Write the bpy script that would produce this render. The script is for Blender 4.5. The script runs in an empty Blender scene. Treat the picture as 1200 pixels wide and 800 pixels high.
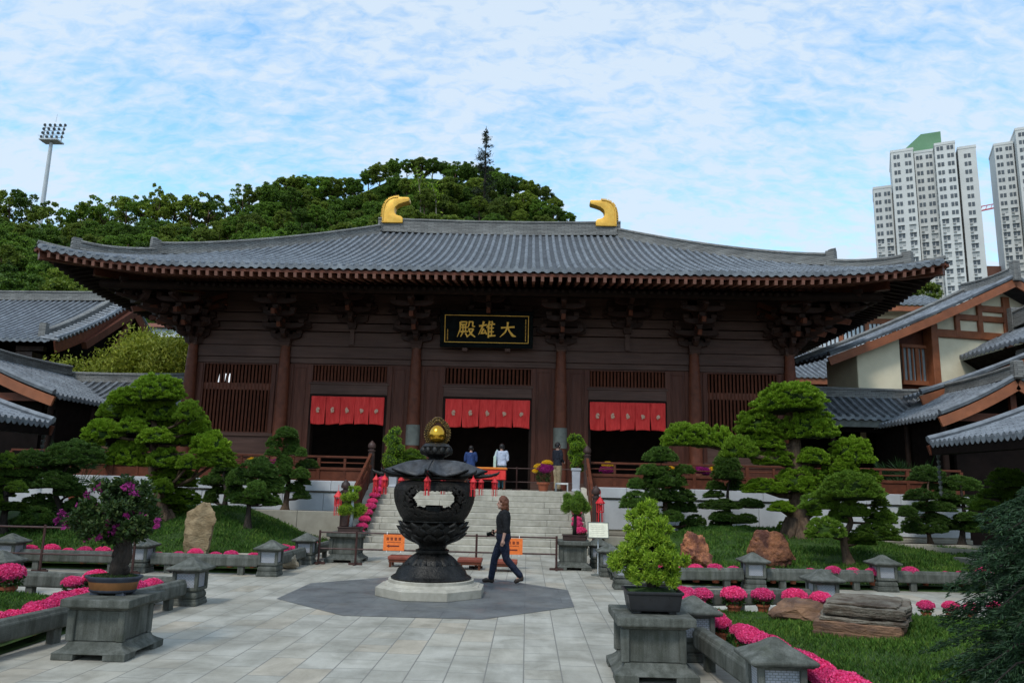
import bpy, bmesh, math, random
import numpy as np
from mathutils import Vector, Matrix, noise
random.seed(7); rng = np.random.default_rng(7)
PI = math.pi; R = math.radians
scene = bpy.context.scene
C = scene.collection
AX = -1.65                      # x of the temple axis

# ---------------------------------------------------------------- camera model
CAM_H, CAM_F, CAM_P, CAM_Y, CAM_R = 1.95, 902.4, .1834, .0237, .0237
_r0 = Vector((math.cos(CAM_Y), math.sin(CAM_Y), 0)); _f0 = Vector((-math.sin(CAM_Y), math.cos(CAM_Y), 0))
_fw = _f0*math.cos(CAM_P) + Vector((0, 0, math.sin(CAM_P)))
_up = -_f0*math.sin(CAM_P) + Vector((0, 0, math.cos(CAM_P)))
_rt = _r0*math.cos(CAM_R) + _up*math.sin(CAM_R); _ut = -_r0*math.sin(CAM_R) + _up*math.cos(CAM_R)
def at(px, py, Y):
    """point of the place at distance Y in the direction measured on the 1200x800 photograph"""
    d = _fw*CAM_F + _rt*(px-600) - _ut*(py-400)
    t = Y/d.y
    return Vector((d.x*t, Y, CAM_H+d.z*t))

# ---------------------------------------------------------------- object helpers
def tag(o, label=None, cat=None, group=None, kind=None):
    if label: o['label'] = label
    if cat: o['category'] = cat
    if group: o['group'] = group
    if kind: o['kind'] = kind
    return o
def empty(name, loc, label=None, cat=None, group=None, parent=None):
    o = bpy.data.objects.new(name, None); o.empty_display_size = .2
    C.objects.link(o)
    if parent: o.parent = parent; o.location = Vector(loc)-wloc(parent)
    else: o.location = loc
    return tag(o, label, cat, group)
def wloc(o):
    v = Vector((0, 0, 0))
    while o: v += o.location; o = o.parent
    return v
def kids(o): return [c for c in C.objects if c.parent == o]
def copy_tree(o, parent=None):
    c = o.copy(); C.objects.link(c)
    if parent: c.parent = parent
    for ch in list(o.children): copy_tree(ch, c)
    return c
def place(proto, loc, rz=0, sc=1, label=None, group=None):
    """first use moves the prototype itself, later uses copy it with its parts"""
    if proto.get('_used'): o = copy_tree(proto)
    else: o = proto
    proto['_used'] = 1
    o.location = loc; o.rotation_euler = (0, 0, rz); o.scale = (sc, sc, sc) if not hasattr(sc, '__len__') else sc
    if label: o['label'] = label
    if group: o['group'] = group
    return o

class MB:
    """collects shapes in world coordinates; build() links them as one mesh object"""
    def __init__(s): s.v = []; s.f = []; s.m = []; s.cur = 0
    def add(s, vs, fs):
        n = len(s.v); s.v += [tuple(v) for v in vs]
        for f in fs: s.f.append(tuple(i+n for i in f)); s.m.append(s.cur)
        return s
    def box(s, c, d, rz=0, rx=0, ry=0, tx=1, ty=1):
        M = Matrix.Rotation(rz, 3, 'Z') @ Matrix.Rotation(ry, 3, 'Y') @ Matrix.Rotation(rx, 3, 'X'); c = Vector(c)
        vs = []
        for z in (-.5, .5):
            kx, ky = (tx, ty) if z > 0 else (1, 1)
            for x, y in ((-.5, -.5), (.5, -.5), (.5, .5), (-.5, .5)):
                vs.append(c + M @ Vector((x*d[0]*kx, y*d[1]*ky, z*d[2])))
        return s.add(vs, [(3, 2, 1, 0), (4, 5, 6, 7), (0, 1, 5, 4), (1, 2, 6, 5), (2, 3, 7, 6), (3, 0, 4, 7)])
    def bb(s, x0, x1, y0, y1, z0, z1):
        return s.box(((x0+x1)/2, (y0+y1)/2, (z0+z1)/2), (x1-x0, y1-y0, z1-z0))
    def bar(s, p, q, w, h, up=(0, 0, 1)):
        p = Vector(p); q = Vector(q); d = (q-p).normalized(); a = d.cross(Vector(up)).normalized(); b = a.cross(d)
        vs = [c + a*(i*w/2) + b*(j*h/2) for c in (p, q) for i, j in ((-1, -1), (1, -1), (1, 1), (-1, 1))]
        return s.add(vs, [(0, 1, 2, 3), (7, 6, 5, 4), (0, 4, 5, 1), (1, 5, 6, 2), (2, 6, 7, 3), (3, 7, 4, 0)])
    def tube(s, pts, rs, n=8, cap=True):
        pts = [Vector(p) for p in pts]
        if not hasattr(rs, '__len__'): rs = [rs]*len(pts)
        vs = []; a = None
        for i, p in enumerate(pts):
            d = (pts[min(i+1, len(pts)-1)]-pts[max(i-1, 0)]).normalized()
            if a is None: a = d.orthogonal().normalized()
            a = (a-d*a.dot(d)).normalized(); b = d.cross(a)
            for k in range(n):
                t = 2*PI*k/n; vs.append(p+(a*math.cos(t)+b*math.sin(t))*rs[i])
        fs = [(i*n+k, i*n+(k+1) % n, (i+1)*n+(k+1) % n, (i+1)*n+k) for i in range(len(pts)-1) for k in range(n)]
        if cap: fs += [tuple(range(n))[::-1], tuple((len(pts)-1)*n+k for k in range(n))]
        return s.add(vs, fs)
    def cyl(s, p, q, r, r2=None, n=12): return s.tube([p, q], [r, r if r2 is None else r2], n)
    def lathe(s, prof, c=(0, 0, 0), n=24, ph=0, sx=1, sy=1, cap=True):
        vs = []; c = Vector(c)
        for r, z in prof:
            for k in range(n):
                t = 2*PI*k/n+ph; vs.append(c+Vector((r*math.cos(t)*sx, r*math.sin(t)*sy, z)))
        m = len(prof)
        fs = [(i*n+k, i*n+(k+1) % n, (i+1)*n+(k+1) % n, (i+1)*n+k) for i in range(m-1) for k in range(n)]
        if cap: fs += [tuple(range(n))[::-1], tuple((m-1)*n+k for k in range(n))]
        return s.add(vs, fs)
    def prism(s, poly, plane, w0, w1):
        def P(a, b, w): return {'xz': (a, w, b), 'yz': (w, a, b), 'xy': (a, b, w)}[plane]
        n = len(poly)
        return s.add([P(a, b, w0) for a, b in poly]+[P(a, b, w1) for a, b in poly],
            [tuple(range(n)), tuple(range(2*n-1, n-1, -1))]+[(i, i+n, (i+1) % n+n, (i+1) % n) for i in range(n)])
    def grid(s, fn, nu, nv):
        vs = [fn(i/nu, j/nv) for i in range(nu+1) for j in range(nv+1)]
        return s.add(vs, [(i*(nv+1)+j, (i+1)*(nv+1)+j, (i+1)*(nv+1)+j+1, i*(nv+1)+j+1) for i in range(nu) for j in range(nv)])
    def ball(s, c, r, sc=(1, 1, 1), n=10, m=6):
        prof = [(max(1e-4, math.sin(PI*i/m)), -math.cos(PI*i/m)) for i in range(m+1)]
        c = Vector(c); vs = []
        for a, z in prof:
            for k in range(n):
                t = 2*PI*k/n; vs.append(c+Vector((a*math.cos(t)*r*sc[0], a*math.sin(t)*r*sc[1], z*r*sc[2])))
        fs = [(i*n+k, i*n+(k+1) % n, (i+1)*n+(k+1) % n, (i+1)*n+k) for i in range(m) for k in range(n)]
        return s.add(vs, fs)
    def build(s, name, mats, parent=None, smooth=False, bevel=0, jit=0, fix=True, seg=1):
        me = bpy.data.meshes.new(name)
        off = wloc(parent) if parent else Vector((0, 0, 0))
        va = np.array(s.v, dtype=float).reshape(-1, 3)-np.array(off)
        me.from_pydata(va.tolist(), [], s.f)
        if not isinstance(mats, (list, tuple)): mats = [mats]
        for m in mats: me.materials.append(m)
        me.polygons.foreach_set('material_index', s.m)
        if fix or bevel:
            bm = bmesh.new(); bm.from_mesh(me)
            if fix: bmesh.ops.recalc_face_normals(bm, faces=bm.faces)
            if bevel:
                es = [e for e in bm.edges if len(e.link_faces) == 2 and e.calc_face_angle(0) > R(28)]
                bmesh.ops.bevel(bm, geom=es, offset=bevel, segments=seg, profile=.6, affect='EDGES', clamp_overlap=True)
            if jit:
                for v in bm.verts: v.co += noise.noise_vector(v.co*3)*jit
            bm.to_mesh(me); bm.free()
        if smooth is True: me.polygons.foreach_set('use_smooth', [True]*len(me.polygons))
        elif smooth: me.polygons.foreach_set('use_smooth', [True]*len(me.polygons)); me.set_sharp_from_angle(angle=R(smooth))
        o = bpy.data.objects.new(name, me); C.objects.link(o)
        if parent: o.parent = parent
        return o
def base_of(o, loc):
    """moves the origin of a single-mesh thing to its base"""
    o.data.transform(Matrix.Translation(-Vector(loc))); o.location = loc; return o
def split_parts(o):
    """one object per separate piece: islands that touch stay together"""
    me = o.data; bm = bmesh.new(); bm.from_mesh(me); bm.verts.ensure_lookup_table(); seen = [-1]*len(bm.verts); isl = []
    for v in bm.verts:
        if seen[v.index] >= 0: continue
        k = len(isl); st = [v]; seen[v.index] = k; lo = v.co.copy(); hi = v.co.copy()
        while st:
            a = st.pop()
            for j in range(3): lo[j] = min(lo[j], a.co[j]); hi[j] = max(hi[j], a.co[j])
            for e in a.link_edges:
                b = e.other_vert(a)
                if seen[b.index] < 0: seen[b.index] = k; st.append(b)
        isl.append((lo, hi))
    par = list(range(len(isl)))
    def fd(i):
        while par[i] != i: i = par[i]
        return i
    for i in range(len(isl)):
        for j in range(i):
            if all(isl[i][0][q] <= isl[j][1][q]+.03 and isl[j][0][q] <= isl[i][1][q]+.03 for q in range(3)): par[fd(i)] = fd(j)
    roots = sorted({fd(i) for i in range(len(isl))})
    if len(roots) > 1:
        for r_ in roots[1:]:
            b2 = bm.copy(); b2.verts.ensure_lookup_table(); bmesh.ops.delete(b2, geom=[v for v in b2.verts if fd(seen[v.index]) != r_], context='VERTS')
            m2 = me.copy(); b2.to_mesh(m2); b2.free(); n = o.copy(); n.data = m2; C.objects.link(n)
        bmesh.ops.delete(bm, geom=[v for v in bm.verts if fd(seen[v.index]) != roots[0]], context='VERTS'); bm.to_mesh(me)
    bm.free()
def sub_mesh(o, voxel=None, sm=0):
    """remesh the overlapping shapes of a body into one continuous surface"""
    m = o.modifiers.new('r', 'REMESH'); m.mode = 'VOXEL'; m.voxel_size = voxel
    if sm: k = o.modifiers.new('s', 'SMOOTH'); k.iterations = sm; k.factor = .5
    dg = bpy.context.evaluated_depsgraph_get(); dg.update()
    me = bpy.data.meshes.new_from_object(o.evaluated_get(dg)); mats = list(o.data.materials)
    o.modifiers.clear(); o.data = me
    if not me.materials:
        for x in mats: me.materials.append(x)
    me.polygons.foreach_set('use_smooth', [True]*len(me.polygons)); return o

def leaf_faces(cen, dirs, length, ratio, roll=None):
    """arrays of diamond leaves: centres, axes, lengths -> vertex array and face list"""
    n = len(cen); dirs = dirs/np.linalg.norm(dirs, axis=1, keepdims=True)
    ref = rng.normal(size=(n, 3)); side = np.cross(dirs, ref); side /= np.linalg.norm(side, axis=1, keepdims=True)+1e-9
    L = np.broadcast_to(np.asarray(length, float).reshape(-1, 1), (n, 1))
    nn = np.cross(side, dirs)
    b = cen-dirs*L*.5; t = cen+dirs*L*.5; mid = cen+nn*L*ratio*.25
    vs = np.stack([b, mid+side*L*ratio*.5, t, mid-side*L*ratio*.5], 1).reshape(-1, 3)
    return vs
def leaf_mesh(name, groups, mats, extra=None):
    """groups: list of (vertex array of quads, material index); extra: an MB to merge"""
    vs = []; fs = []; mi = []; n = 0
    if extra:
        vs.append(np.array(extra.v, float).reshape(-1, 3)); fs += extra.f; mi += extra.m; n = len(extra.v)
    for a, k in groups:
        vs.append(a); q = np.arange(len(a)).reshape(-1, 4)+n
        fs += [tuple(r) for r in q.tolist()]; mi += [k]*len(q); n += len(a)
    me = bpy.data.meshes.new(name); me.from_pydata(np.concatenate(vs).tolist(), [], fs)
    for m in mats: me.materials.append(m)
    me.polygons.foreach_set('material_index', mi)
    return me
def mesh_obj(name, me, parent=None, loc=None):
    o = bpy.data.objects.new(name, me); C.objects.link(o)
    if parent: o.parent = parent
    if loc is not None: o.location = loc
    return o

# ---------------------------------------------------------------- materials
class NT:
    def __init__(s, name):
        s.m = bpy.data.materials.new(name); s.m.use_nodes = True; s.t = s.m.node_tree; s.n = s.t.nodes; s.l = s.t.links
        s.p = s.n['Principled BSDF']
    def new(s, ty, **k):
        x = s.n.new(ty)
        for a, b in k.items():
            if isinstance(b, (int, float, str, bool)) and hasattr(x, a): setattr(x, a, b)
        return x
    def link(s, a, b): s.l.new(a, b)
    def coord(s, stretch=(1, 1, 1), rnd=True, kind='Object'):
        tc = s.n.new('ShaderNodeTexCoord'); mp = s.n.new('ShaderNodeMapping'); mp.inputs['Scale'].default_value = stretch
        s.link(tc.outputs[kind], mp.inputs['Vector'])
        if rnd:
            oi = s.n.new('ShaderNodeObjectInfo'); ml = s.n.new('ShaderNodeMath'); ml.operation = 'MULTIPLY'; ml.inputs[1].default_value = 37.
            s.link(oi.outputs['Random'], ml.inputs[0]); s.link(ml.outputs[0], mp.inputs['Location'])
        return mp.outputs['Vector']
    def noise(s, vec, scale, detail=5, rough=.6, dist=0):
        n = s.n.new('ShaderNodeTexNoise'); n.inputs['Scale'].default_value = scale; n.inputs['Detail'].default_value = detail
        n.inputs['Roughness'].default_value = rough; n.inputs['Distortion'].default_value = dist
        s.link(vec, n.inputs['Vector']); return n.outputs['Fac']
    def ramp(s, fac, stops):
        r = s.n.new('ShaderNodeValToRGB'); e = r.color_ramp.elements
        while len(e) < len(stops): e.new(.5)
        for x, (p, c) in zip(e, stops): x.position = p; x.color = (*c, 1) if len(c) == 3 else c
        s.link(fac, r.inputs[0]); return r.outputs['Color']
    def mix(s, fac, a, b, mode='MIX'):
        m = s.n.new('ShaderNodeMix'); m.data_type = 'RGBA'; m.blend_type = mode
        for sock, v in ((m.inputs[0], fac), (m.inputs[6], a), (m.inputs[7], b)):
            if hasattr(v, 'is_linked'): s.link(v, sock)
            else: sock.default_value = v if not hasattr(v, '__len__') else (*v, 1)[:4]
        return m.outputs[2]
    def bump(s, h, strength=.3, dist=.02):
        b = s.n.new('ShaderNodeBump'); b.inputs['Strength'].default_value = strength; b.inputs['Distance'].default_value = dist
        s.link(h, b.inputs['Height']); s.link(b.outputs[0], s.p.inputs['Normal']); return b
def mat(name, c1, c2=None, scale=4, rough=.7, bump=.2, bscale=None, metal=0, stretch=(1, 1, 1), detail=6, stain=.25, spec=.4, bdist=.01, rvar=.15, lo=.35, hi=.68):
    t = NT(name); v = t.coord(stretch)
    c2 = c2 or tuple(x*.7 for x in c1)
    col = t.ramp(t.noise(v, scale, detail), [(lo, c2), (hi, c1)])
    if stain:
        big = t.ramp(t.noise(t.coord((1, 1, .6)), scale*.22, 4), [(.3, (1-stain,)*3), (.65, (1, 1, 1))])
        col = t.mix(1., col, big, 'MULTIPLY')
    t.link(col, t.p.inputs['Base Color'])
    rr = t.ramp(t.noise(v, scale*1.7, 3), [(.3, (max(0, rough-rvar),)*3), (.7, (min(1, rough+rvar),)*3)])
    t.link(rr, t.p.inputs['Roughness'])
    t.p.inputs['Metallic'].default_value = metal; t.p.inputs['Specular IOR Level'].default_value = spec
    if bump: t.bump(t.noise(v, bscale or scale*6, 5, .65), bump, bdist)
    return t.m
def leafmat(name, c1, c2, c3=None, rough=.55, trans=.25, orand=.25):
    t = NT(name); g = t.n.new('ShaderNodeNewGeometry'); oi = t.n.new('ShaderNodeObjectInfo')
    stops = [(0, c1), (1, c2)] if c3 is None else [(0, c1), (.75, c2), (1, c3)]
    col = t.ramp(g.outputs['Random Per Island'], stops)
    f = t.ramp(oi.outputs['Random'], [(0, (1-orand, 1-orand, 1-orand)), (1, (1+orand, 1+orand*.8, 1+orand*.4))])
    col = t.mix(1., col, f, 'MULTIPLY')
    t.link(col, t.p.inputs['Base Color']); t.p.inputs['Roughness'].default_value = rough; t.p.inputs['Specular IOR Level'].default_value = .3
    if trans:
        tr = t.n.new('ShaderNodeBsdfTranslucent'); t.link(col, tr.inputs['Color']); ms = t.n.new('ShaderNodeMixShader'); ms.inputs[0].default_value = trans
        out = t.n['Material Output']; t.link(t.p.outputs[0], ms.inputs[1]); t.link(tr.outputs[0], ms.inputs[2]); t.link(ms.outputs[0], out.inputs[0])
    return t.m
def plain(name, c, rough=.6, metal=0, emit=None, es=1):
    t = NT(name); v = t.coord()
    col = t.ramp(t.noise(v, 14, 4), [(.3, tuple(x*.8 for x in c)), (.7, tuple(min(1, x*1.08) for x in c))])
    t.link(col, t.p.inputs['Base Color']); t.p.inputs['Roughness'].default_value = rough; t.p.inputs['Metallic'].default_value = metal
    if emit: t.p.inputs['Emission Color'].default_value = (*emit, 1); t.p.inputs['Emission Strength'].default_value = es
    return t.m

M = {}
M['tile'] = mat('roof_tile_grey', (.245, .265, .29), (.12, .13, .145), 3.2, .5, .25, 20, stain=.3, bdist=.01)
M['tile_pan'] = mat('roof_pan_tile_dark', (.085, .092, .102), (.045, .05, .056), 3.2, .7, .3, 20, stain=.3)
def ridge_mat():
    t = NT('ridge_tile_layers'); v = t.coord(rnd=False); sp = t.n.new('ShaderNodeSeparateXYZ'); t.link(v, sp.inputs[0])
    ad = t.n.new('ShaderNodeMath'); ad.operation = 'ADD'; t.link(sp.outputs[0], ad.inputs[0]); t.link(sp.outputs[1], ad.inputs[1])
    cb = t.n.new('ShaderNodeCombineXYZ'); t.link(ad.outputs[0], cb.inputs[0]); t.link(sp.outputs[2], cb.inputs[1])
    b = t.n.new('ShaderNodeTexBrick'); t.link(cb.outputs[0], b.inputs['Vector']); b.inputs['Scale'].default_value = 1; b.inputs['Brick Width'].default_value = .34; b.inputs['Row Height'].default_value = .075; b.inputs['Mortar Size'].default_value = .008; b.inputs['Mortar Smooth'].default_value = .4
    b.inputs['Color1'].default_value = (.25, .245, .235, 1); b.inputs['Color2'].default_value = (.16, .158, .152, 1); b.inputs['Mortar'].default_value = (.06, .058, .055, 1)
    st = t.ramp(t.noise(v, 1.1, 5, .65), [(.3, (.72, .70, .68)), (.65, (1.08, 1.08, 1.06))]); c = t.mix(1., b.outputs['Color'], st, 'MULTIPLY'); t.link(c, t.p.inputs['Base Color']); t.p.inputs['Roughness'].default_value = .75
    iv = t.n.new('ShaderNodeMath'); iv.operation = 'SUBTRACT'; iv.inputs[0].default_value = 1; t.link(b.outputs['Fac'], iv.inputs[1]); t.bump(iv.outputs[0], .8, .02); return t.m
M['ridge'] = ridge_mat()
M['wood_v'] = mat('dark_red_timber_upright', (.120, .042, .026), (.078, .026, .016), 2.2, .5, .3, 9, stretch=(5, 5, .5), stain=.3, spec=.16)
M['wood_h'] = mat('dark_brown_timber_beam', (.120, .064, .049), (.078, .041, .031), 2.0, .55, .3, 9, stretch=(.4, 5, 5), stain=.3, spec=.16)
M['wood_red'] = mat('red_brown_timber', (.16, .050, .027), (.10, .032, .018), 2.0, .5, .25, 9, stretch=(2, 2, 2), stain=.25, spec=.16)
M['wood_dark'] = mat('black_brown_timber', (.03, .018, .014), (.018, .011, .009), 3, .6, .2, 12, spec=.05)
M['wood_br'] = mat('shade_toned_bracket_timber', (.055, .026, .019), (.032, .015, .011), 2.4, .6, .25, 9, stain=.3, spec=.16)  # darkened so the colour carries the shade under the eaves
M['wood_shade'] = mat('shade_toned_timber', (.012, .008, .007), (.007, .005, .0045), 3, .7, .1, 12, spec=.05)  # shade of galleries and pavilions is put into this near-black colour
M['rafter'] = mat('rafter_end_timber', (.24, .10, .065), (.16, .065, .042), 5, .65, .2, 20)
M['orange_wood'] = mat('orange_timber_frame', (.34, .11, .045), (.25, .08, .032), 3, .6, .15, 15, stain=.2)
M['cream'] = mat('cream_render_wall', (.86, .76, .55), (.78, .68, .48), 2, .85, .1, 40, stain=.12)
M['stone'] = mat('grey_carved_stone', (.165, .17, .152), (.095, .10, .088), 5, .8, .45, 40, stain=.45, spec=.2)
def stone_mat(name, c1, c2, moss=.5):
    t = NT(name); v = t.coord(); col = t.ramp(t.noise(v, 5, 7, .65), [(.34, c2), (.68, c1)])
    sp = t.ramp(t.noise(v, 90, 3, .8), [(.3, (.75,)*3), (.7, (1.15,)*3)]); col = t.mix(1., col, sp, 'MULTIPLY')
    st = t.ramp(t.noise(t.coord((5, 5, .5)), 1.6, 5, .7), [(.36, (.55, .56, .52)), (.62, (1.06, 1.06, 1.05))]); col = t.mix(1., col, st, 'MULTIPLY')
    mo = t.ramp(t.noise(t.coord((1, 1, 1)), 2.2, 6, .7), [(.56, (0, 0, 0)), (.75, (moss,)*3)]); col = t.mix(mo, col, (.075, .085, .045))
    t.link(col, t.p.inputs['Base Color']); t.p.inputs['Roughness'].default_value = .85; t.p.inputs['Specular IOR Level'].default_value = .2
    t.bump(t.noise(v, 60, 5, .7), .5, .012); return t.m
M['stone'] = stone_mat('grey_carved_stone_weathered', (.165, .168, .150), (.092, .096, .084))
M['stone_dk'] = mat('weathered_grey_stone', (.17, .178, .162), (.11, .116, .104), 4, .75, .35, 40, stain=.4)
M['stone_pale'] = mat('pale_stone_panel', (.48, .49, .53), (.40, .41, .45), 4, .8, .15, 40, stain=.2)
M['granite'] = mat('pale_granite', (.54, .50, .42), (.41, .38, .31), 6, .8, .25, 50, stain=.35, spec=.2)
M['podium'] = mat('white_granite_podium', (.62, .63, .64), (.52, .53, .54), 2, .75, .12, 40, stain=.22)
M['beige'] = mat('beige_stone_wall', (.44, .40, .32), (.35, .315, .25), 3, .8, .2, 40, stain=.3)
M['bronze'] = mat('dark_cast_bronze', (.040, .037, .033), (.012, .011, .010), 9, .36, .7, 26, metal=.55, stain=.4, bdist=.02)
M['bronze_open'] = mat('openwork_bronze', (.034, .028, .022), (.008, .007, .006), 16, .45, 1., 30, metal=.5, bdist=.04)
M['gold'] = mat('gilded_metal', (.86, .50, .09), (.76, .40, .06), 6, .42, .15, 30, metal=.45, stain=.12)
M['goldglobe'] = mat('polished_gold_globe', (.72, .40, .05), (.62, .32, .03), 3, .16, .03, 20, metal=.9, stain=.1, rvar=.05)
M['soil'] = mat('dark_potting_soil', (.06, .045, .025), (.03, .022, .012), 20, .95, .8, 40)
M['bark'] = mat('pine_bark', (.16, .10, .06), (.06, .036, .022), 14, .9, 1., 24, stretch=(1, 1, .35), bdist=.03)
M['bark_dk'] = mat('dark_bark', (.055, .04, .03), (.02, .014, .010), 14, .9, 1., 30, stretch=(1, 1, .4), bdist=.03)
M['terracotta'] = mat('terracotta_pot', (.36, .10, .045), (.27, .07, .03), 6, .7, .15, 30)
M['redcloth'] = mat('red_curtain_cloth', (.86, .075, .065), (.68, .045, .042), 4, .85, .8, 5, stretch=(2.4, 2.4, .5), stain=.15, bdist=.05, spec=.05)
M['redpaper'] = mat('red_lantern_cloth', (.74, .025, .03), (.55, .015, .02), 8, .6, .1, 30, stain=.1)
M['bench'] = mat('red_brown_cushion', (.30, .075, .045), (.22, .05, .03), 6, .55, .15, 40)
M['iron'] = mat('brown_painted_iron', (.075, .03, .024), (.05, .02, .016), 8, .5, .1, 40)
M['orange_sign'] = plain('orange_notice_board', (.92, .20, .03), .6)
M['ink'] = plain('dark_red_ink', (.16, .02, .01), .7)
M['white_steel'] = mat('pale_grey_steel', (.55, .57, .58), (.46, .48, .49), 4, .5, .05, 30, stain=.1)
M['black'] = mat('lacquer_black_board', (.006, .009, .009), (.004, .005, .005), 5, .6, .1, 30, spec=.05)
M['skin'] = mat('skin', (.56, .33, .25), (.48, .27, .20), 8, .55, .05, 60, stain=.05)
M['hair_auburn'] = mat('auburn_hair', (.20, .065, .025), (.10, .03, .012), 30, .5, .8, 60, stretch=(4, 4, .6))
M['hair_dark'] = mat('black_hair', (.014, .012, .011), (.006, .005, .005), 30, .45, .5, 60, stretch=(4, 4, .6))
M['cloth_black'] = mat('black_knit_top', (.010, .011, .013), (.006, .006, .008), 20, .85, 1., 11, bdist=.05)
M['cloth_navy'] = mat('navy_trousers', (.012, .018, .045), (.007, .011, .03), 14, .85, 1., 11, bdist=.05)
M['cloth_white'] = mat('pale_shirt', (.62, .68, .82), (.5, .56, .7), 10, .85, 1., 11, bdist=.05)
M['cloth_teal'] = mat('teal_trousers', (.05, .17, .20), (.035, .12, .15), 10, .85, 1., 11, bdist=.05)
M['cloth_blue'] = mat('blue_jacket', (.03, .07, .22), (.02, .045, .15), 10, .8, 1., 11, bdist=.05)
M['cloth_beige'] = mat('beige_trousers', (.42, .33, .2), (.33, .25, .15), 10, .85, 1., 11, bdist=.05)
M['cloth_ink'] = mat('dark_navy_jacket', (.014, .018, .03), (.009, .011, .02), 10, .8, 1., 11, bdist=.05)
M['shoe'] = mat('brown_shoe_leather', (.06, .04, .028), (.035, .022, .015), 12, .6, .2, 40)
M['bag'] = plain('pale_green_bag', (.5, .62, .52), .7)
# foliage
M['pad_bright'] = leafmat('bright_green_needles', (.115, .215, .012), (.20, .335, .020), (.30, .43, .04))
M['pad_mid'] = leafmat('mid_green_needles', (.075, .15, .015), (.135, .235, .024), (.20, .30, .04))
M['pad_dark'] = leafmat('dark_green_needles', (.05, .11, .021), (.095, .18, .03), (.15, .24, .045))
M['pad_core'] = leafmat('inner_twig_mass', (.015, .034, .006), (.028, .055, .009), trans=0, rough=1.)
M['leaf_bonsai'] = leafmat('yellow_green_bonsai_leaf', (.11, .20, .012), (.21, .33, .02), (.34, .45, .05))
M['leaf_boug'] = leafmat('bougainvillea_leaf', (.016, .038, .010), (.038, .075, .015), (.085, .115, .026))
M['bract'] = leafmat('magenta_bract', (.20, .012, .12), (.42, .035, .26), trans=.3)
M['petal_pink'] = leafmat('hot_pink_petal', (.70, .035, .17), (.92, .09, .31), (.95, .22, .45), trans=.2, orand=.12)
M['petal_yellow'] = leafmat('yellow_petal', (.75, .42, .01), (.9, .6, .03), trans=.2, orand=.1)
M['petal_mag'] = leafmat('magenta_petal', (.28, .01, .14), (.42, .03, .24), trans=.2, orand=.1)
M['leaf_pot'] = leafmat('chrysanthemum_leaf', (.02, .05, .012), (.05, .10, .02))
M['leaf_f1'] = leafmat('forest_leaf_green', (.055, .12, .012), (.12, .22, .02), (.20, .31, .035), orand=.4)
M['leaf_f2'] = leafmat('forest_leaf_olive', (.085, .135, .014), (.18, .25, .026), (.27, .33, .045), orand=.35)
M['leaf_pine'] = leafmat('tall_conifer_needles', (.014, .024, .012), (.03, .045, .02), trans=.1)
M['leaf_bamboo'] = leafmat('yellow_green_bamboo_leaf', (.17, .21, .014), (.30, .33, .025), (.42, .41, .05))
M['leaf_cedar'] = leafmat('deep_green_cedar_spray', (.010, .029, .012), (.020, .052, .019), (.035, .075, .027), trans=.15)
M['leaf_palm'] = leafmat('dark_palm_frond', (.015, .05, .012), (.035, .09, .02))
def grass_mat():
    t = NT('lawn_grass_blade'); g = t.n.new('ShaderNodeNewGeometry')
    col = t.ramp(g.outputs['Random Per Island'], [(0, (.030, .080, .013)), (.7, (.065, .14, .020)), (1, (.125, .19, .04))])
    v = t.coord(rnd=False); c = t.mix(1., col, t.ramp(t.noise(v, 1.4, 4, .6), [(.32, (.55, .62, .6)), (.66, (1.2, 1.12, .9))]), 'MULTIPLY')
    t.link(c, t.p.inputs['Base Color']); t.p.inputs['Roughness'].default_value = .7; t.p.inputs['Specular IOR Level'].default_value = .15; return t.m
M['grass'] = grass_mat()
M['grass_old'] = leafmat('lawn_grass_blade', (.026, .07, .011), (.055, .122, .018), (.09, .155, .03), orand=.05)
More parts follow.
